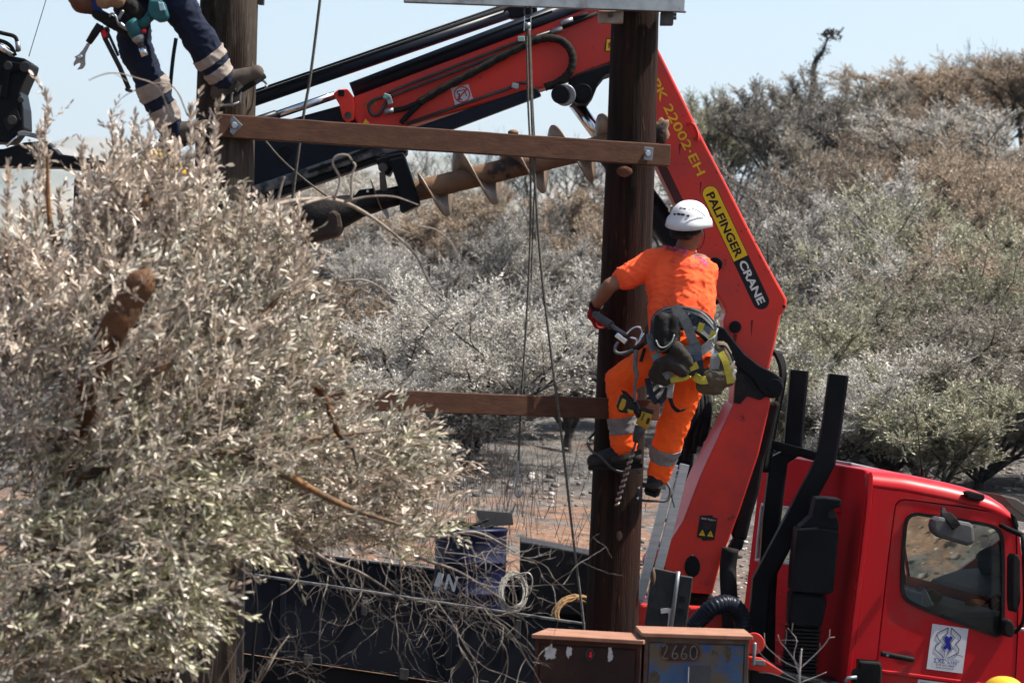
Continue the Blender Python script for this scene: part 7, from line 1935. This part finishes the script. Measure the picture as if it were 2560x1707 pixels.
    if st.get('helmet'):
        up_h = J['head_up'].normalized()
        helmet(root, J['head'] + up_h * .035, J['head_up'], J.get('helm_front', J['head_front']), st['helmet'], 1.0, st.get('vents', True))
        a = lambda x, y, z: J['head'] + HF @ Vector((x, y, z))
        for sx in (-1, 1):
            MB().ribbonv(cr([a(sx * .094, .0, .03), a(sx * .092, .03, -.03), a(sx * .05, .065, -.10), a(0, .07, -.125)], 4), .015, .003, (0, 1, 0)).build('chin_strap', M['rubber'], root)
        MB().ribbonv(cr([a(-.09, -.01, .005), a(-.08, -.07, -.012), a(0, -.108, -.018), a(.08, -.07, -.012), a(.09, -.01, .005)], 4), .028, .005, HF @ Vector((0, 0, 1))).build('helmet_cradle', M['rubber'], root)
    return dict(shirt=shirt, trousers=trs, body=bd)

V = Vector
# ---- worker in orange on the dark pole
PY = 17.50
P1 = thing('person', 'worker in orange t-shirt and trousers with white helmet, clinging to the dark pole', 'person', tuple(W(1640, 1255, 17.72)))
J = dict(
    head=W(1722, 572, 17.60), head_up=V((0.02, -0.16, 1)), head_front=V((0.62, 0.78, -0.12)), helm_front=V((0.45, 0.9, 0)),
    neck=W(1712, 628, 17.64), shL=W(1640, 652, 17.64), shR=W(1762, 682, 17.60), pelvis=W(1706, 868, 17.46),
    hipL=W(1672, 880, 17.50), hipR=W(1738, 884, 17.47),
    elL=W(1524, 714, 17.60), wrL=W(1486, 768, 17.78), hdL=V((-.10, .55, -.75)), pnL=V((.9, .35, .1)), thL=V((0, .3, -1)),
    elR=W(1752, 792, 17.78), wrR=W(1650, 772, 17.98), hdR=V((-1, .25, 0.1)), pnR=V((-.1, -.9, 0)), thR=V((0, 0, 1)),
    knL=W(1552, 950, 17.70), anL=W(1560, 1128, 17.73), toeL=W(1478, 1158, 17.72),
    knR=W(1692, 1040, 17.60), anR=W(1644, 1188, 17.74), toeR=W(1630, 1240, 18.0))
parts1 = make_person(P1, J, dict(skin=M['skin'], shirt=M['tshirt'], trousers=M['hiviz'], boots=M['boot'], gloves=M['glove'], helmet=M['helmet_white'], band_mat=M['reflect'], bands=[(.50, .73)], sleeve=.66, seed=1, curl=.8, hem=.97))
# printed lettering on the back of the shirt, laid onto the cloth
def cloth_mapper(o, lift=0.004):
    off = base_of(o)
    bv = BVHTree.FromPolygons([v.co + off for v in o.data.vertices], [tuple(p.vertices) for p in o.data.polygons])
    def f(px, py):
        d = (W(px, py, 1.0) - CAMP).normalized()
        h = bv.ray_cast(CAMP, d)
        return (h[0] - d * lift) if h[0] is not None else W(px, py, 17.4)
    return f
cm = cloth_mapper(parts1['shirt'])
M['print'] = pm('shirt_print', (0.10, 0.06, 0.30), (0.22, 0.085, 0.26), 26, rough=0.7)
M['print_faint'] = pm('shirt_print_faint', (0.46, 0.075, 0.09), (0.58, 0.085, 0.06), 26, rough=0.7)
tx('ΣΧΣ', (1661, 624), (1720, 637), 12, M['print'], 'shirt_print', P1, cm, 0.01)
tx('ΑΤΕΕ', (1731, 642), (1768, 664), 10, M['print'], 'shirt_print', P1, cm, 0.01)
tx('210 6017860', (1680, 634), (1768, 672), 5, M['print_faint'], 'shirt_print', P1, cm)
tx('www.sxsrltpa.gr', (1682, 645), (1764, 674), 4.5, M['print_faint'], 'shirt_print', P1, cm)
tx('ΕΡΓΑ ΔΙΚΤΥΩΝ', (1672, 655), (1756, 676), 5, M['print_faint'], 'shirt_print', P1, cm)
# collar
up_t = (J['neck'] - J['pelvis']).normalized()
# ---- climbing harness and tools
HN = thing('climbing_harness', 'navy climbing harness belt with grey and yellow webbing on the orange worker', 'harness', tuple(W(1700, 900, 17.4)))
bp_ = cr([W(1630, 862, 17.60), W(1632, 825, 17.45), W(1660, 800, 17.355), W(1706, 795, 17.325), (W(1752, 808, 17.335)), W(1782, 840, 17.42), W(1786, 868, 17.56)], 5)
MB().ribbonv(bp_, .135, .022, (0.06, .05, 1)).build('belt', M['web_navy'], HN, bevel=.006)
for dz, wd, mt in ((.040, .016, 'web_grey'), (-.045, .022, 'web_grey'), (.060, .008, 'web_light')):
    MB().ribbonv([p + V((0, -.014, dz)) + (p - W(1706, 840, 17.55)).normalized() * .004 for p in bp_], wd, .004, (0.06, .05, 1)).build('belt_webbing', M[mt], HN)
MB().ribbonv(cr([W(1686, 766, 17.30), W(1712, 800, 17.29), W(1728, 840, 17.29), W(1745, 880, 17.30)], 4), .055, .006, (1, 0, .3)).build('back_strap', M['web_grey'], HN)
for (x, y, a_) in ((1752, 818, .25), (1781, 838, .4)):
    MB().box(W(x, y, 17.305), (.032, .006, .05), Matrix.Rotation(a_, 3, 'Y')).build('yellow_tab', M['web_yellow'], HN)
MB().tube([W(1722, 784, 17.30), W(1722, 784, 17.32)], .008, 10).build('rivet', M['steel'], HN)
MB().ribbonv(cr([W(1792, 828, 17.36), W(1784, 850, 17.31), W(1768, 868, 17.30), W(1750, 880, 17.30)], 4), .05, .008, (.3, 0, 1)).build('hip_strap', M['web_light'], HN)
MB().ribbonv(cr([W(1786, 862, 17.32), W(1790, 885, 17.29), W(1786, 915, 17.29), W(1780, 945, 17.30)], 5), .055, .008, (1, 0, .2)).build('thigh_strap', M['web_light'], HN)
MB().ribbonv(cr([W(1626, 835, 17.42), W(1630, 858, 17.36), W(1638, 876, 17.33)], 4), .05, .006, (1, 0, 0)).build('hip_strap', M['web_grey'], HN)
MB().ribbonv(cr([W(1636, 884, 17.30), W(1652, 910, 17.27), W(1676, 944, 17.27)], 4), .052, .008, (1, 0, .5)).build('thigh_strap', M['web_grey'], HN)
MB().ribbonv(cr([W(1676, 948, 17.28), W(1700, 946, 17.27), W(1722, 938, 17.28), W(1722, 925, 17.29)], 4), .035, .006, (0, 0, 1)).build('leg_loop', M['web_yellow'], HN)
MB().ribbonv(cr([W(1736, 940, 17.28), W(1752, 950, 17.26), W(1772, 948, 17.27), W(1786, 940, 17.30)], 4), .045, .008, (0, 0, 1)).build('leg_loop', M['web_yellow'], HN)
MB().ribbonv(cr([W(1728, 862, 17.29), W(1736, 890, 17.27), W(1740, 920, 17.27), W(1738, 940, 17.28)], 4), .085, .006, (1, 0, 0)).build('seat_strap', M['web_navy'], HN)
MB().box(W(1734, 916, 17.262), (.05, .006, .04), Matrix.Rotation(-.4, 3, 'Y')).build('yellow_tab', M['web_yellow'], HN)
MB().box(W(1745, 893, 17.262), (.045, .006, .04), Matrix.Rotation(-.3, 3, 'Y')).build('blue_tab', pm('blue_tab', (.05, .07, .11), None, 9, rough=.7), HN)
MB().ribbonv(cr([W(1618, 945, 17.40), W(1628, 985, 17.38), W(1642, 1005, 17.38), W(1658, 995, 17.38), W(1670, 970, 17.36)], 5), .034, .006, (1, 0, .2)).build('hanging_strap', M['web_navy'], HN)
MB().box(W(1676, 975, 17.34), (.035, .02, .09), Matrix.Rotation(.1, 3, 'Y')).build('buckle', M['web_light'], HN, bevel=.006)
MB().ribbonv(cr([W(1674, 990, 17.35), W(1682, 1015, 17.35), W(1698, 1028, 17.36), W(1712, 1022, 17.40)], 5), .022, .005, (1, 0, .2)).build('hanging_strap', M['bag_black'], HN)
LB = blob_parent = thing('tool_bag', 'black and grey canvas tool pouch hanging at the back of the orange worker', 'tool bag', tuple(W(1670, 940, 17.3)))
blob('pocket', [('c', W(1655, 800, 17.30), W(1655, 850, 17.31), .046, .050), ('c', W(1682, 800, 17.31), W(1680, 850, 17.31), .042, .046), ('c', W(1662, 870, 17.29), W(1676, 864, 17.29), .034, .034)], M['bag_black'], LB, .009, 4, .004, 14, 5)
blob('pouch', [('c', W(1690, 872, 17.26), W(1722, 905, 17.25), .045, .028), ('c', W(1672, 905, 17.27), W(1705, 925, 17.26), .048, .04), ('c', W(1652, 915, 17.29), W(1640, 935, 17.31), .05, .045), ('c', W(1640, 940, 17.32), W(1662, 948, 17.32), .04, .035)], M['bag_grey'], LB, .009, 4, .006, 12, 9)
MB().tube(cr([W(1640, 850, 17.235), W(1648, 866, 17.225), W(1662, 868, 17.222), W(1678, 856, 17.225), W(1686, 836, 17.235)], 4), .004, 6).build('rim', M['web_light'], LB)
MB().tube(cr([W(1640, 876, 17.225), W(1656, 880, 17.215), W(1672, 868, 17.215), W(1692, 846, 17.235)], 4), .005, 6).build('rim', M['bag_grey'], LB)
KB = thing('tool_bag', 'khaki canvas pouch with yellow strap hanging at the right hip of the orange worker', 'tool bag', tuple(W(1780, 985, 17.3)))
blob('pouch', [('c', W(1800, 875, 17.34), W(1815, 920, 17.33), .055, .05), ('c', W(1775, 945, 17.32), W(1815, 945, 17.32), .065, .05), ('c', W(1758, 965, 17.34), W(1790, 968, 17.33), .045, .045)], M['bag_khaki'], KB, .009, 4, .007, 11, 2)
MB().ribbonv(cr([W(1802, 880, 17.275), W(1814, 905, 17.262), W(1822, 935, 17.262), W(1826, 958, 17.27)], 5), .038, .006, (1, 0, .3)).build('yellow_strap', M['web_yellow'], KB)
MB().tube(cr([W(1796, 866, 17.30), W(1812, 865, 17.29), W(1826, 885, 17.28), W(1834, 905, 17.29)], 4), .006, 6).build('rim', M['bag_black'], KB)
MB().capsule(W(1818, 930, 17.28), W(1834, 905, 17.29), .008, .008).build('pencil', M['web_light'], KB)
MB().capsule(W(1826, 945, 17.28), W(1837, 928, 17.29), .009, .011).build('marker', M['web_light'], KB)
# lanyard: grip, rod, carabiners and rope tail
LY = thing('lanyard', 'grey lanyard grip with steel carabiners around the dark pole', 'lanyard', tuple(W(1540, 880, 17.5)))
MB().tube([W(1486, 784, 17.66), W(1505, 798, 17.62), W(1528, 814, 17.56)], [.020, .024, .025], 12).build('grip', pm('grip_grey', (.055, .055, .055), None, 12, rough=.6), LY)
MB().tube([W(1528, 813, 17.56), W(1566, 838, 17.50)], .012, 10).build('rope', M['web_grey'], LY)
MB().box(W(1553, 846, 17.48), (.075, .02, .03), Matrix.Rotation(.62, 3, 'Y')).build('adjuster', M['chrome'], LY, bevel=.006)
MB().tube(cr([W(1566, 836, 17.48), W(1580, 822, 17.48), W(1596, 817, 17.48), W(1606, 828, 17.48), W(1602, 842, 17.48), W(1590, 870, 17.48), W(1592, 850, 17.48), W(1575, 843, 17.48)], 5), .0065, 8).build('carabiner', M['chrome'], LY)
MB().tube(cr([W(1545, 855, 17.48), W(1538, 868, 17.47), W(1540, 880, 17.46), (W(1556, 883, 17.45)), W(1588, 872, 17.45)], 5), .009, 8).build('rope_loop', M['web_grey'], LY)
MB().tube([W(1612, 832, 17.47), W(1590, 866, 17.46)], .007, 8).build('gate', M['chrome'], LY)
MB().capsule(W(1590, 872, 17.45), W(1606, 862, 17.45), .018, .012).build('knot', M['bag_black'], LY)
MB().tube(cr([W(1590, 875, 17.44), W(1588, 920, 17.42), W(1592, 935, 17.42), W(1588, 960, 17.42), W(1586, 1005, 17.42)], 5), [.013] * 12 + [.009] * 9, 8).build('cord', M['web_grey'], LY)
MB().ribbonv([W(1612, 870, 17.45), W(1602, 904, 17.43)], .02, .004, (1, 0, 0)).build('strap_end', M['bag_black'], LY)
# drill hanging on its cord
DR = thing('cordless_drill', 'yellow and black cordless drill with long auger bit hanging before the left leg', 'drill', tuple(W(1540, 1265, 17.45)))
YD = 17.44
MB().prism([W(x, y, YD - .035) for x, y in [(1550, 988), (1562, 983), (1584, 1008), (1588, 1024), (1574, 1034), (1548, 1030), (1541, 1016)]], (0, .07, 0)).build('battery', M['letter_black'], DR, bevel=.008)
MB().prism([W(x, y, YD - .040) for x, y in [(1556, 995), (1566, 1000), (1563, 1015), (1556, 1026), (1546, 1022), (1549, 1010)]], (0, .01, 0)).build('battery_label', M['drill_yellow'], DR, bevel=.003)
MB().prism([W(x, y, YD - .038) for x, y in [(1568, 1022), (1584, 1026), (1584, 1034), (1570, 1033)]], (0, .01, 0)).build('battery_label', M['drill_yellow'], DR, bevel=.003)
MB().prism([W(x, y, YD - .03) for x, y in [(1552, 974), (1566, 978), (1586, 1000), (1582, 1010), (1566, 996)]], (0, .06, 0)).build('battery_base', M['bag_black'], DR, bevel=.006)
MB().tube([W(1582, 1004, YD), W(1592, 1026, YD), W(1602, 1040, YD)], [.024, .021, .024], 12).build('handle', M['letter_black'], DR)
MB().tube([W(1619, 1024, YD), W(1616, 1034, YD), W(1608, 1056, YD), W(1602, 1066, YD)], [.030, .036, .038, .034], 16).build('motor_housing', M['drill_yellow'], DR)
MB().tube([W(1620, 1021, YD), W(1617, 1031, YD)], [.034, .038], 16).build('rear_cap', M['boot'], DR)
MB().box(W(1620, 1052, YD - .036), (.016, .01, .035), Matrix.Rotation(.35, 3, 'Y')).build('vent', M['letter_black'], DR)
MB().box(W(1607, 1042, YD - .037), (.006, .01, .045), Matrix.Rotation(.35, 3, 'Y')).build('vent', M['letter_black'], DR)
MB().tube([W(1602, 1066, YD), W(1597, 1080, YD), W(1592, 1094, YD), W(1589, 1106, YD)], [.034, .030, .026, .016], 14).build('chuck', M['darksteel'], DR)
a0, a1 = W(1590, 1104, YD), W(1540, 1266, YD); ax_ = (a1 - a0); LL = ax_.length; ax_.normalize(); q1 = ax_.orthogonal().normalized(); q2 = ax_.cross(q1)
MB().tube([a0, a0 + ax_ * LL * .12, a1], [.007, .007, .005], 8).build('bit_shank', M['darksteel'], DR)
vs_, fs_ = [], []
n_ = 150
for i in range(n_ + 1):
    t = i / n_; s = LL * (.14 + .84 * t); ph = t * 2 * math.pi * 9
    for r, pd in ((.004, -.006), (.0145, -.007), (.0145, .007), (.004, .006)):
        vs_.append(a0 + ax_ * (s + pd) + q1 * r * math.cos(ph) + q2 * r * math.sin(ph))
for i in range(n_):
    for j in range(4): fs_.append((i * 4 + j, i * 4 + (j + 1) % 4, (i + 1) * 4 + (j + 1) % 4, (i + 1) * 4 + j))
MB().add(vs_, fs_, True).build('bit_flutes', pm('bit_steel', (.28, .22, .18), (.14, .10, .08), 30, rough=.5, metal=.5), DR)
# climbing irons on both boots
def iron(label, pts_hook, strap, Y):
    c = W(*pts_hook[0]); t = thing('climbing_iron', label, 'climbing iron', tuple(min((W(*p) for p in pts_hook), key=lambda q: q.z)))
    P = cr([W(*p) for p in pts_hook], 5)
    MB().tube(P, .008, 8).build('hook', M['darksteel'], t)
    for s in strap: MB().ribbonv(cr([W(*p) for p in s], 5), .028, .005, (0, .2, 1)).build('strap', M['bag_grey'], t)
    return t
iron('curved steel climbing iron gripping the left side of the dark pole', [(1486, 1082, 17.92), (1472, 1098, 17.84), (1470, 1112, 17.78), (1482, 1130, 17.70), (1500, 1140, 17.66), (1540, 1176, 17.66), (1600, 1180, 17.68)], [[(1528, 1148, 17.66), (1560, 1142, 17.635), (1604, 1128, 17.66)]], 17.7)
iron('steel climbing iron on the lower right boot of the orange worker', [(1597, 1218, 17.80), (1598, 1240, 17.72), (1606, 1250, 17.68), (1640, 1252, 17.66), (1668, 1250, 17.68), (1676, 1225, 17.70), (1666, 1205, 17.72)], [[(1606, 1212, 17.69), (1635, 1214, 17.655), (1664, 1218, 17.69)]], 17.7)
MB().tube(cr([W(1664, 1208, 17.7), W(1674, 1220, 17.7), W(1680, 1245, 17.7), W(1686, 1268, 17.7)], 4), .004, 6).build('strap_tail', M['bag_black'], bpy.data.objects['climbing_iron.001'])
for (x, y) in ((1598, 1219), (1595, 1245)):
    MB().ell(W(x, y, 17.70), (.010, .010, .010), None, 10, 6).build('rivet', M['chrome'], bpy.data.objects['climbing_iron.001'])

# ---- worker in navy on the grey pole, cut by the upper edge
P2 = thing('person', 'worker in navy trousers with beige reflective bands, cut off by the upper edge', 'person', tuple(W(430, 400, 16.8)))
Y2 = 16.62
J2 = dict(
    head=W(390, -470, Y2), head_up=V((.1, -.1, 1)), head_front=V((.8, .55, -.2)), neck=W(380, -395, Y2), shL=W(300, -370, Y2 + .03), shR=W(455, -365, Y2 - .02), pelvis=W(360, -78, Y2 + .02),
    hipL=W(322, -55, Y2 + .06), hipR=W(402, -62, Y2 - .03), elL=W(340, -270, Y2 + .25), wrL=W(450, -290, Y2 + .40), hdL=V((1, .3, .2)), pnL=V((.2, .9, 0)), thL=V((0, 0, 1)),
    elR=W(540, -280, Y2 - .1), wrR=W(640, -330, Y2 + .12), hdR=V((.6, .7, .3)), pnR=V((-.7, .6, 0)), thR=V((0, 0, 1)),
    knR=W(490, 86, Y2 + .0), anR=W(560, 204, Y2 + .08), toeR=W(664, 230, Y2 + .12), knL=W(338, 120, Y2 + .12), anL=W(432, 330, Y2 + .2), toeL=W(520, 372, Y2 + .22))
parts2 = make_person(P2, J2, dict(skin=M['skin'], shirt=M['navycloth'], trousers=M['navycloth'], boots=M['boot_brown'], gloves=M['bag_black'], helmet=M['helmet_white'], sleeve=1.6, seed=8, band_mat=M['reflect_beige'], bands=[(.40, .58), (.70, .90)], hem=.98))
# his belt pouches and tools
BG = thing('tool_bag', 'brown leather pouch hanging at the upper left from the navy clad worker', 'tool bag', tuple(W(215, 38, 16.45)))
blob('pouch', [('c', W(180, -40, 16.45), W(205, 12, 16.44), .06, .05), ('c', W(215, -30, 16.45), W(222, 20, 16.44), .05, .036)], pm('brown_leather', (.10, .035, .016), (.05, .022, .014), 8, rough=.6, bump=.3), BG, .009, 4, .005, 11, 4)
BG2 = thing('tool_bag', 'beige canvas pouch at the upper edge, between the brown pouch and the teal impact driver', 'tool bag', tuple(W(275, 28, 16.42)))
blob('pouch', [('c', W(258, -45, 16.42), W(262, 0, 16.41), .055, .05), ('c', W(290, -45, 16.42), W(292, -2, 16.41), .05, .05)], pm('beige_canvas', (.24, .15, .085), (.17, .105, .06), 10, rough=.85, bump=.3), BG2, .009, 4, .004, 11, 6)
MB().ribbonv(cr([W(228, -40, 16.44), W(236, 5, 16.42), W(250, 38, 16.42)], 4), .045, .006, (1, 0, .3)).build('blue_strap', pm('blue_strap', (.012, .03, .16), None, 20, rough=.7), BG2)
BG3 = thing('tool_roll', 'dark tool holster under the pouches of the navy clad worker', 'tool holster', tuple(W(300, 80, 16.45)))
blob('holster', [('c', W(242, 35, 16.44), W(290, 62, 16.44), .030, .034), ('c', W(290, 62, 16.44), W(316, 82, 16.44), .034, .022), ('c', W(330, 20, 16.45), W(350, 55, 16.45), .05, .045)], M['bag_black'], BG3, .009, 4, .004, 12, 3)
MB().tube(cr([W(274, 42, 16.40), W(280, 34, 16.39), W(290, 42, 16.39), W(294, 56, 16.39), W(300, 66, 16.40)], 4), .006, 8).build('ring', M['steel'], BG3)
MB().capsule(W(302, 62, 16.395), W(318, 74, 16.395), .014, .010).build('plier_jaw', M['steel'], BG3)
MB().capsule(W(298, 46, 16.40), W(306, 30, 16.40), .008, .010).build('plier_grip', M['steel'], BG3)
# teal impact driver
TD = thing('impact_driver', 'teal impact driver with chrome socket hanging from the navy clad worker', 'impact driver', tuple(W(362, 143, 16.42)))
yt = 16.40
MB().prism([W(x, y, yt - .045) for x, y in [(372, -2), (402, 0), (412, 8), (421, 40), (412, 52), (396, 54), (378, 44), (368, 30)]], (0, .09, 0)).build('battery', M['drill_teal'], TD, bevel=.012)
MB().prism([W(x, y, yt - .050) for x, y in [(395, 5), (408, 8), (414, 26), (400, 27)]], (0, .008, 0)).build('battery_label', pm('pale_label', (.42, .55, .58), (.30, .42, .46), 40, rough=.5), TD, bevel=.002)
MB().tube([W(382, 34, yt), W(366, 52, yt), W(350, 66, yt)], [.030, .024, .028], 14).build('handle', M['drill_teal'], TD)
MB().tube([W(326, 52, yt), W(330, 58, yt), W(338, 80, yt), W(343, 92, yt)], [.028, .038, .040, .034], 16).build('motor_housing', M['drill_teal'], TD)
MB().ell(W(360, 78, yt - .02), (.014, .012, .012), None, 10, 6).build('switch', M['letter_red'], TD)
MB().tube([W(341, 86, yt), W(346, 98, yt), W(350, 108, yt)], [.034, .033, .020], 14).build('nose', M['steel'], TD)
MB().tube([W(350, 106, yt), W(355, 120, yt)], .016, 12).build('anvil', M['darksteel'], TD)
MB().tube([W(355, 120, yt), W(363, 141, yt)], [.018, .020], 14).build('socket', M['chrome'], TD)
# adjustable wrench
WR = thing('adjustable_wrench', 'adjustable steel wrench dangling against the sky at the upper left', 'wrench', tuple(W(197, 174, 16.42)))
yw = 16.42
MB().tube([W(250, 62, yw), W(238, 82, yw), W(221, 108, yw)], [.020, .022, .018], 12).build('grip', M['bag_black'], WR)
MB().prism([W(x, y, yw - .010) for x, y in [(218, 107), (225, 110), (213, 134), (212, 148), (213, 162), (206, 172), (192, 174.5), (200, 165), (201, 158), (197, 157), (190, 160), (184, 166), (183.5, 158), (190, 146), (185, 143), (196, 137), (206, 126)]], (0, .020, 0)).build('jaw', pm('wrench_steel', (.30, .27, .25), (.20, .18, .165), 12, rough=.45, metal=.6), WR, bevel=.003)
MB().tube([W(197, 146, yw - .014), W(206, 139, yw - .014)], .012, 10).build('knurl', M['chrome'], WR)
# hanging rods of his pole belt and a drop line
PB = thing('pole_strap', 'black rods of the pole belt beside the legs of the navy clad worker', 'pole strap', tuple(W(325, 228, 16.45)))
mb = MB(); mb.tube([W(252, 66, 16.44), W(262, 96, 16.44), W(300, 170, 16.44), W(322, 222, 16.44)], .013, 8); mb.build('rod', M['boot'], PB)
mb = MB(); mb.tube([W(264, 70, 16.46), W(276, 96, 16.46), W(296, 140, 16.46)], .008, 8); mb.build('rod', M['web_navy'], PB)
MB().capsule(W(318, 224, 16.44), W(328, 228, 16.44), .012, .009).build('tip', M['boot'], PB)
MB().tube([W(256, 76, 16.435), W(264, 94, 16.435)], .015, 8).build('red_sleeve', M['letter_red'], PB)
MB().tube(cr([W(258, 74, 16.44), W(268, 70, 16.44), W(272, 78, 16.44), W(266, 94, 16.44), W(274, 92, 16.44)], 4), .007, 6).build('ring', M['darksteel'], PB)
rope('drop_line', 'thin dark line hanging straight down behind the legs of the navy clad worker', [(440, 96, 16.9), (432, 150, 16.9), (425, 225, 16.9), (419, 330, 16.9), (418, 420, 16.9)], .011, 'web_navy', 'line')
I3 = thing('climbing_iron', 'steel climbing iron under the boot of the navy clad worker', 'climbing iron', tuple(W(560, 262, 16.7)))
MB().tube(cr([W(535, 266, 16.66), W(570, 263, 16.64), W(582, 262, 16.62), W(600, 255, 16.64)], 4), .007, 6).build('stirrup', M['steel'], I3)
mb = MB()
for x in (581, 602): mb.tube(cr([W(x - 2, 262, 16.60), W(x - 1, 238, 16.60), W(x + 2, 232, 16.60)], 3), .006, 6)
mb.build('toe_clip', M['steel'], I3)
MB().ribbonv(cr([W(586, 222, 16.58), W(592, 214, 16.56), W(600, 224, 16.57)], 4), .05, .005, (0, 0, 1)).build('strap', M['bag_grey'], I3)
MB().tube(cr([W(646, 204, 16.95), W(658, 202, 16.95), W(668, 212, 16.93), W(664, 218, 16.9)], 4), .008, 6).build('hook', M['steel'], I3)

# ---- two more helmets: one worker in the basket behind the foliage, one below the cab
def standing(root, base, yaw, st, h=1.0):
    f = V((math.sin(yaw), math.cos(yaw), 0)); r = V((f.y, -f.x, 0)); u = V((0, 0, 1))
    p = lambda x, y, z: base + r * x * h + f * y * h + u * z * h
    JJ = dict(head=p(0, .02, 1.62), head_up=u, head_front=f, neck=p(0, 0, 1.47), shL=p(-.19, 0, 1.42), shR=p(.19, 0, 1.42), pelvis=p(0, 0, .95), hipL=p(-.09, 0, .92), hipR=p(.09, 0, .92),
              elL=p(-.25, -.02, 1.14), elR=p(.25, -.02, 1.14), wrL=p(-.24, .14, .93), wrR=p(.24, .14, .93), hdL=p(0, .3, -.2) - base, hdR=p(0, .3, -.2) - base, pnL=r, pnR=-r, thL=u, thR=u,
              knL=p(-.10, .03, .50), knR=p(.10, .03, .50), anL=p(-.10, 0, .10), anR=p(.10, 0, .10), toeL=p(-.12, .2, .02), toeR=p(.12, .2, .02))
    return make_person(root, JJ, st)
b3 = W(392, 408, 18.3); base3 = V((b3.x, 18.3, b3.z - 1.70))
P3 = thing('person', 'worker whose yellow helmet peeks out of the olive foliage at the left', 'person', tuple(base3))
standing(P3, base3, R(60), dict(skin=M['skin'], shirt=M['navycloth'], trousers=M['navycloth'], boots=M['boot'], helmet=M['helmet_yellow'], sleeve=1.5, seed=11, vents=False, band_mat=M['reflect']))
b4 = W(2518, 1706, 16.6); gz4 = gnd(b4.x, 16.6)
P4 = thing('person', 'worker whose yellow helmet just shows at the lower right corner', 'person', (b4.x, 16.6, gz4))
hh = (W(2518, 1683, 16.6).z - gz4) / 1.79
standing(P4, V((b4.x, 16.6, gz4)), R(-40), dict(skin=M['skin'], shirt=M['navycloth'], trousers=M['navycloth'], boots=M['boot'], helmet=M['helmet_yellow'], sleeve=1.5, seed=13, vents=False, band_mat=M['reflect']), hh)
# ------------------------------------------------------------------ haze
def haze():
    m = bpy.data.materials.new('haze'); m.use_nodes = True
    t = m.node_tree; t.nodes.remove(t.nodes['Principled BSDF'])
    v = t.nodes.new('ShaderNodeVolumePrincipled')
    v.inputs['Color'].default_value = (0.72, 0.85, 1.0, 1); v.inputs['Density'].default_value = 0.00007; v.inputs['Anisotropy'].default_value = 0.2
    t.links.new(v.outputs[0], t.nodes['Material Output'].inputs['Volume'])
    o = MB().box((0, 6800, 260), (18400, 15200, 640)).build('haze', m)
    o['kind'] = 'stuff'; o['label'] = 'thin pale summer haze filling the valley'; o['category'] = 'haze'
haze()
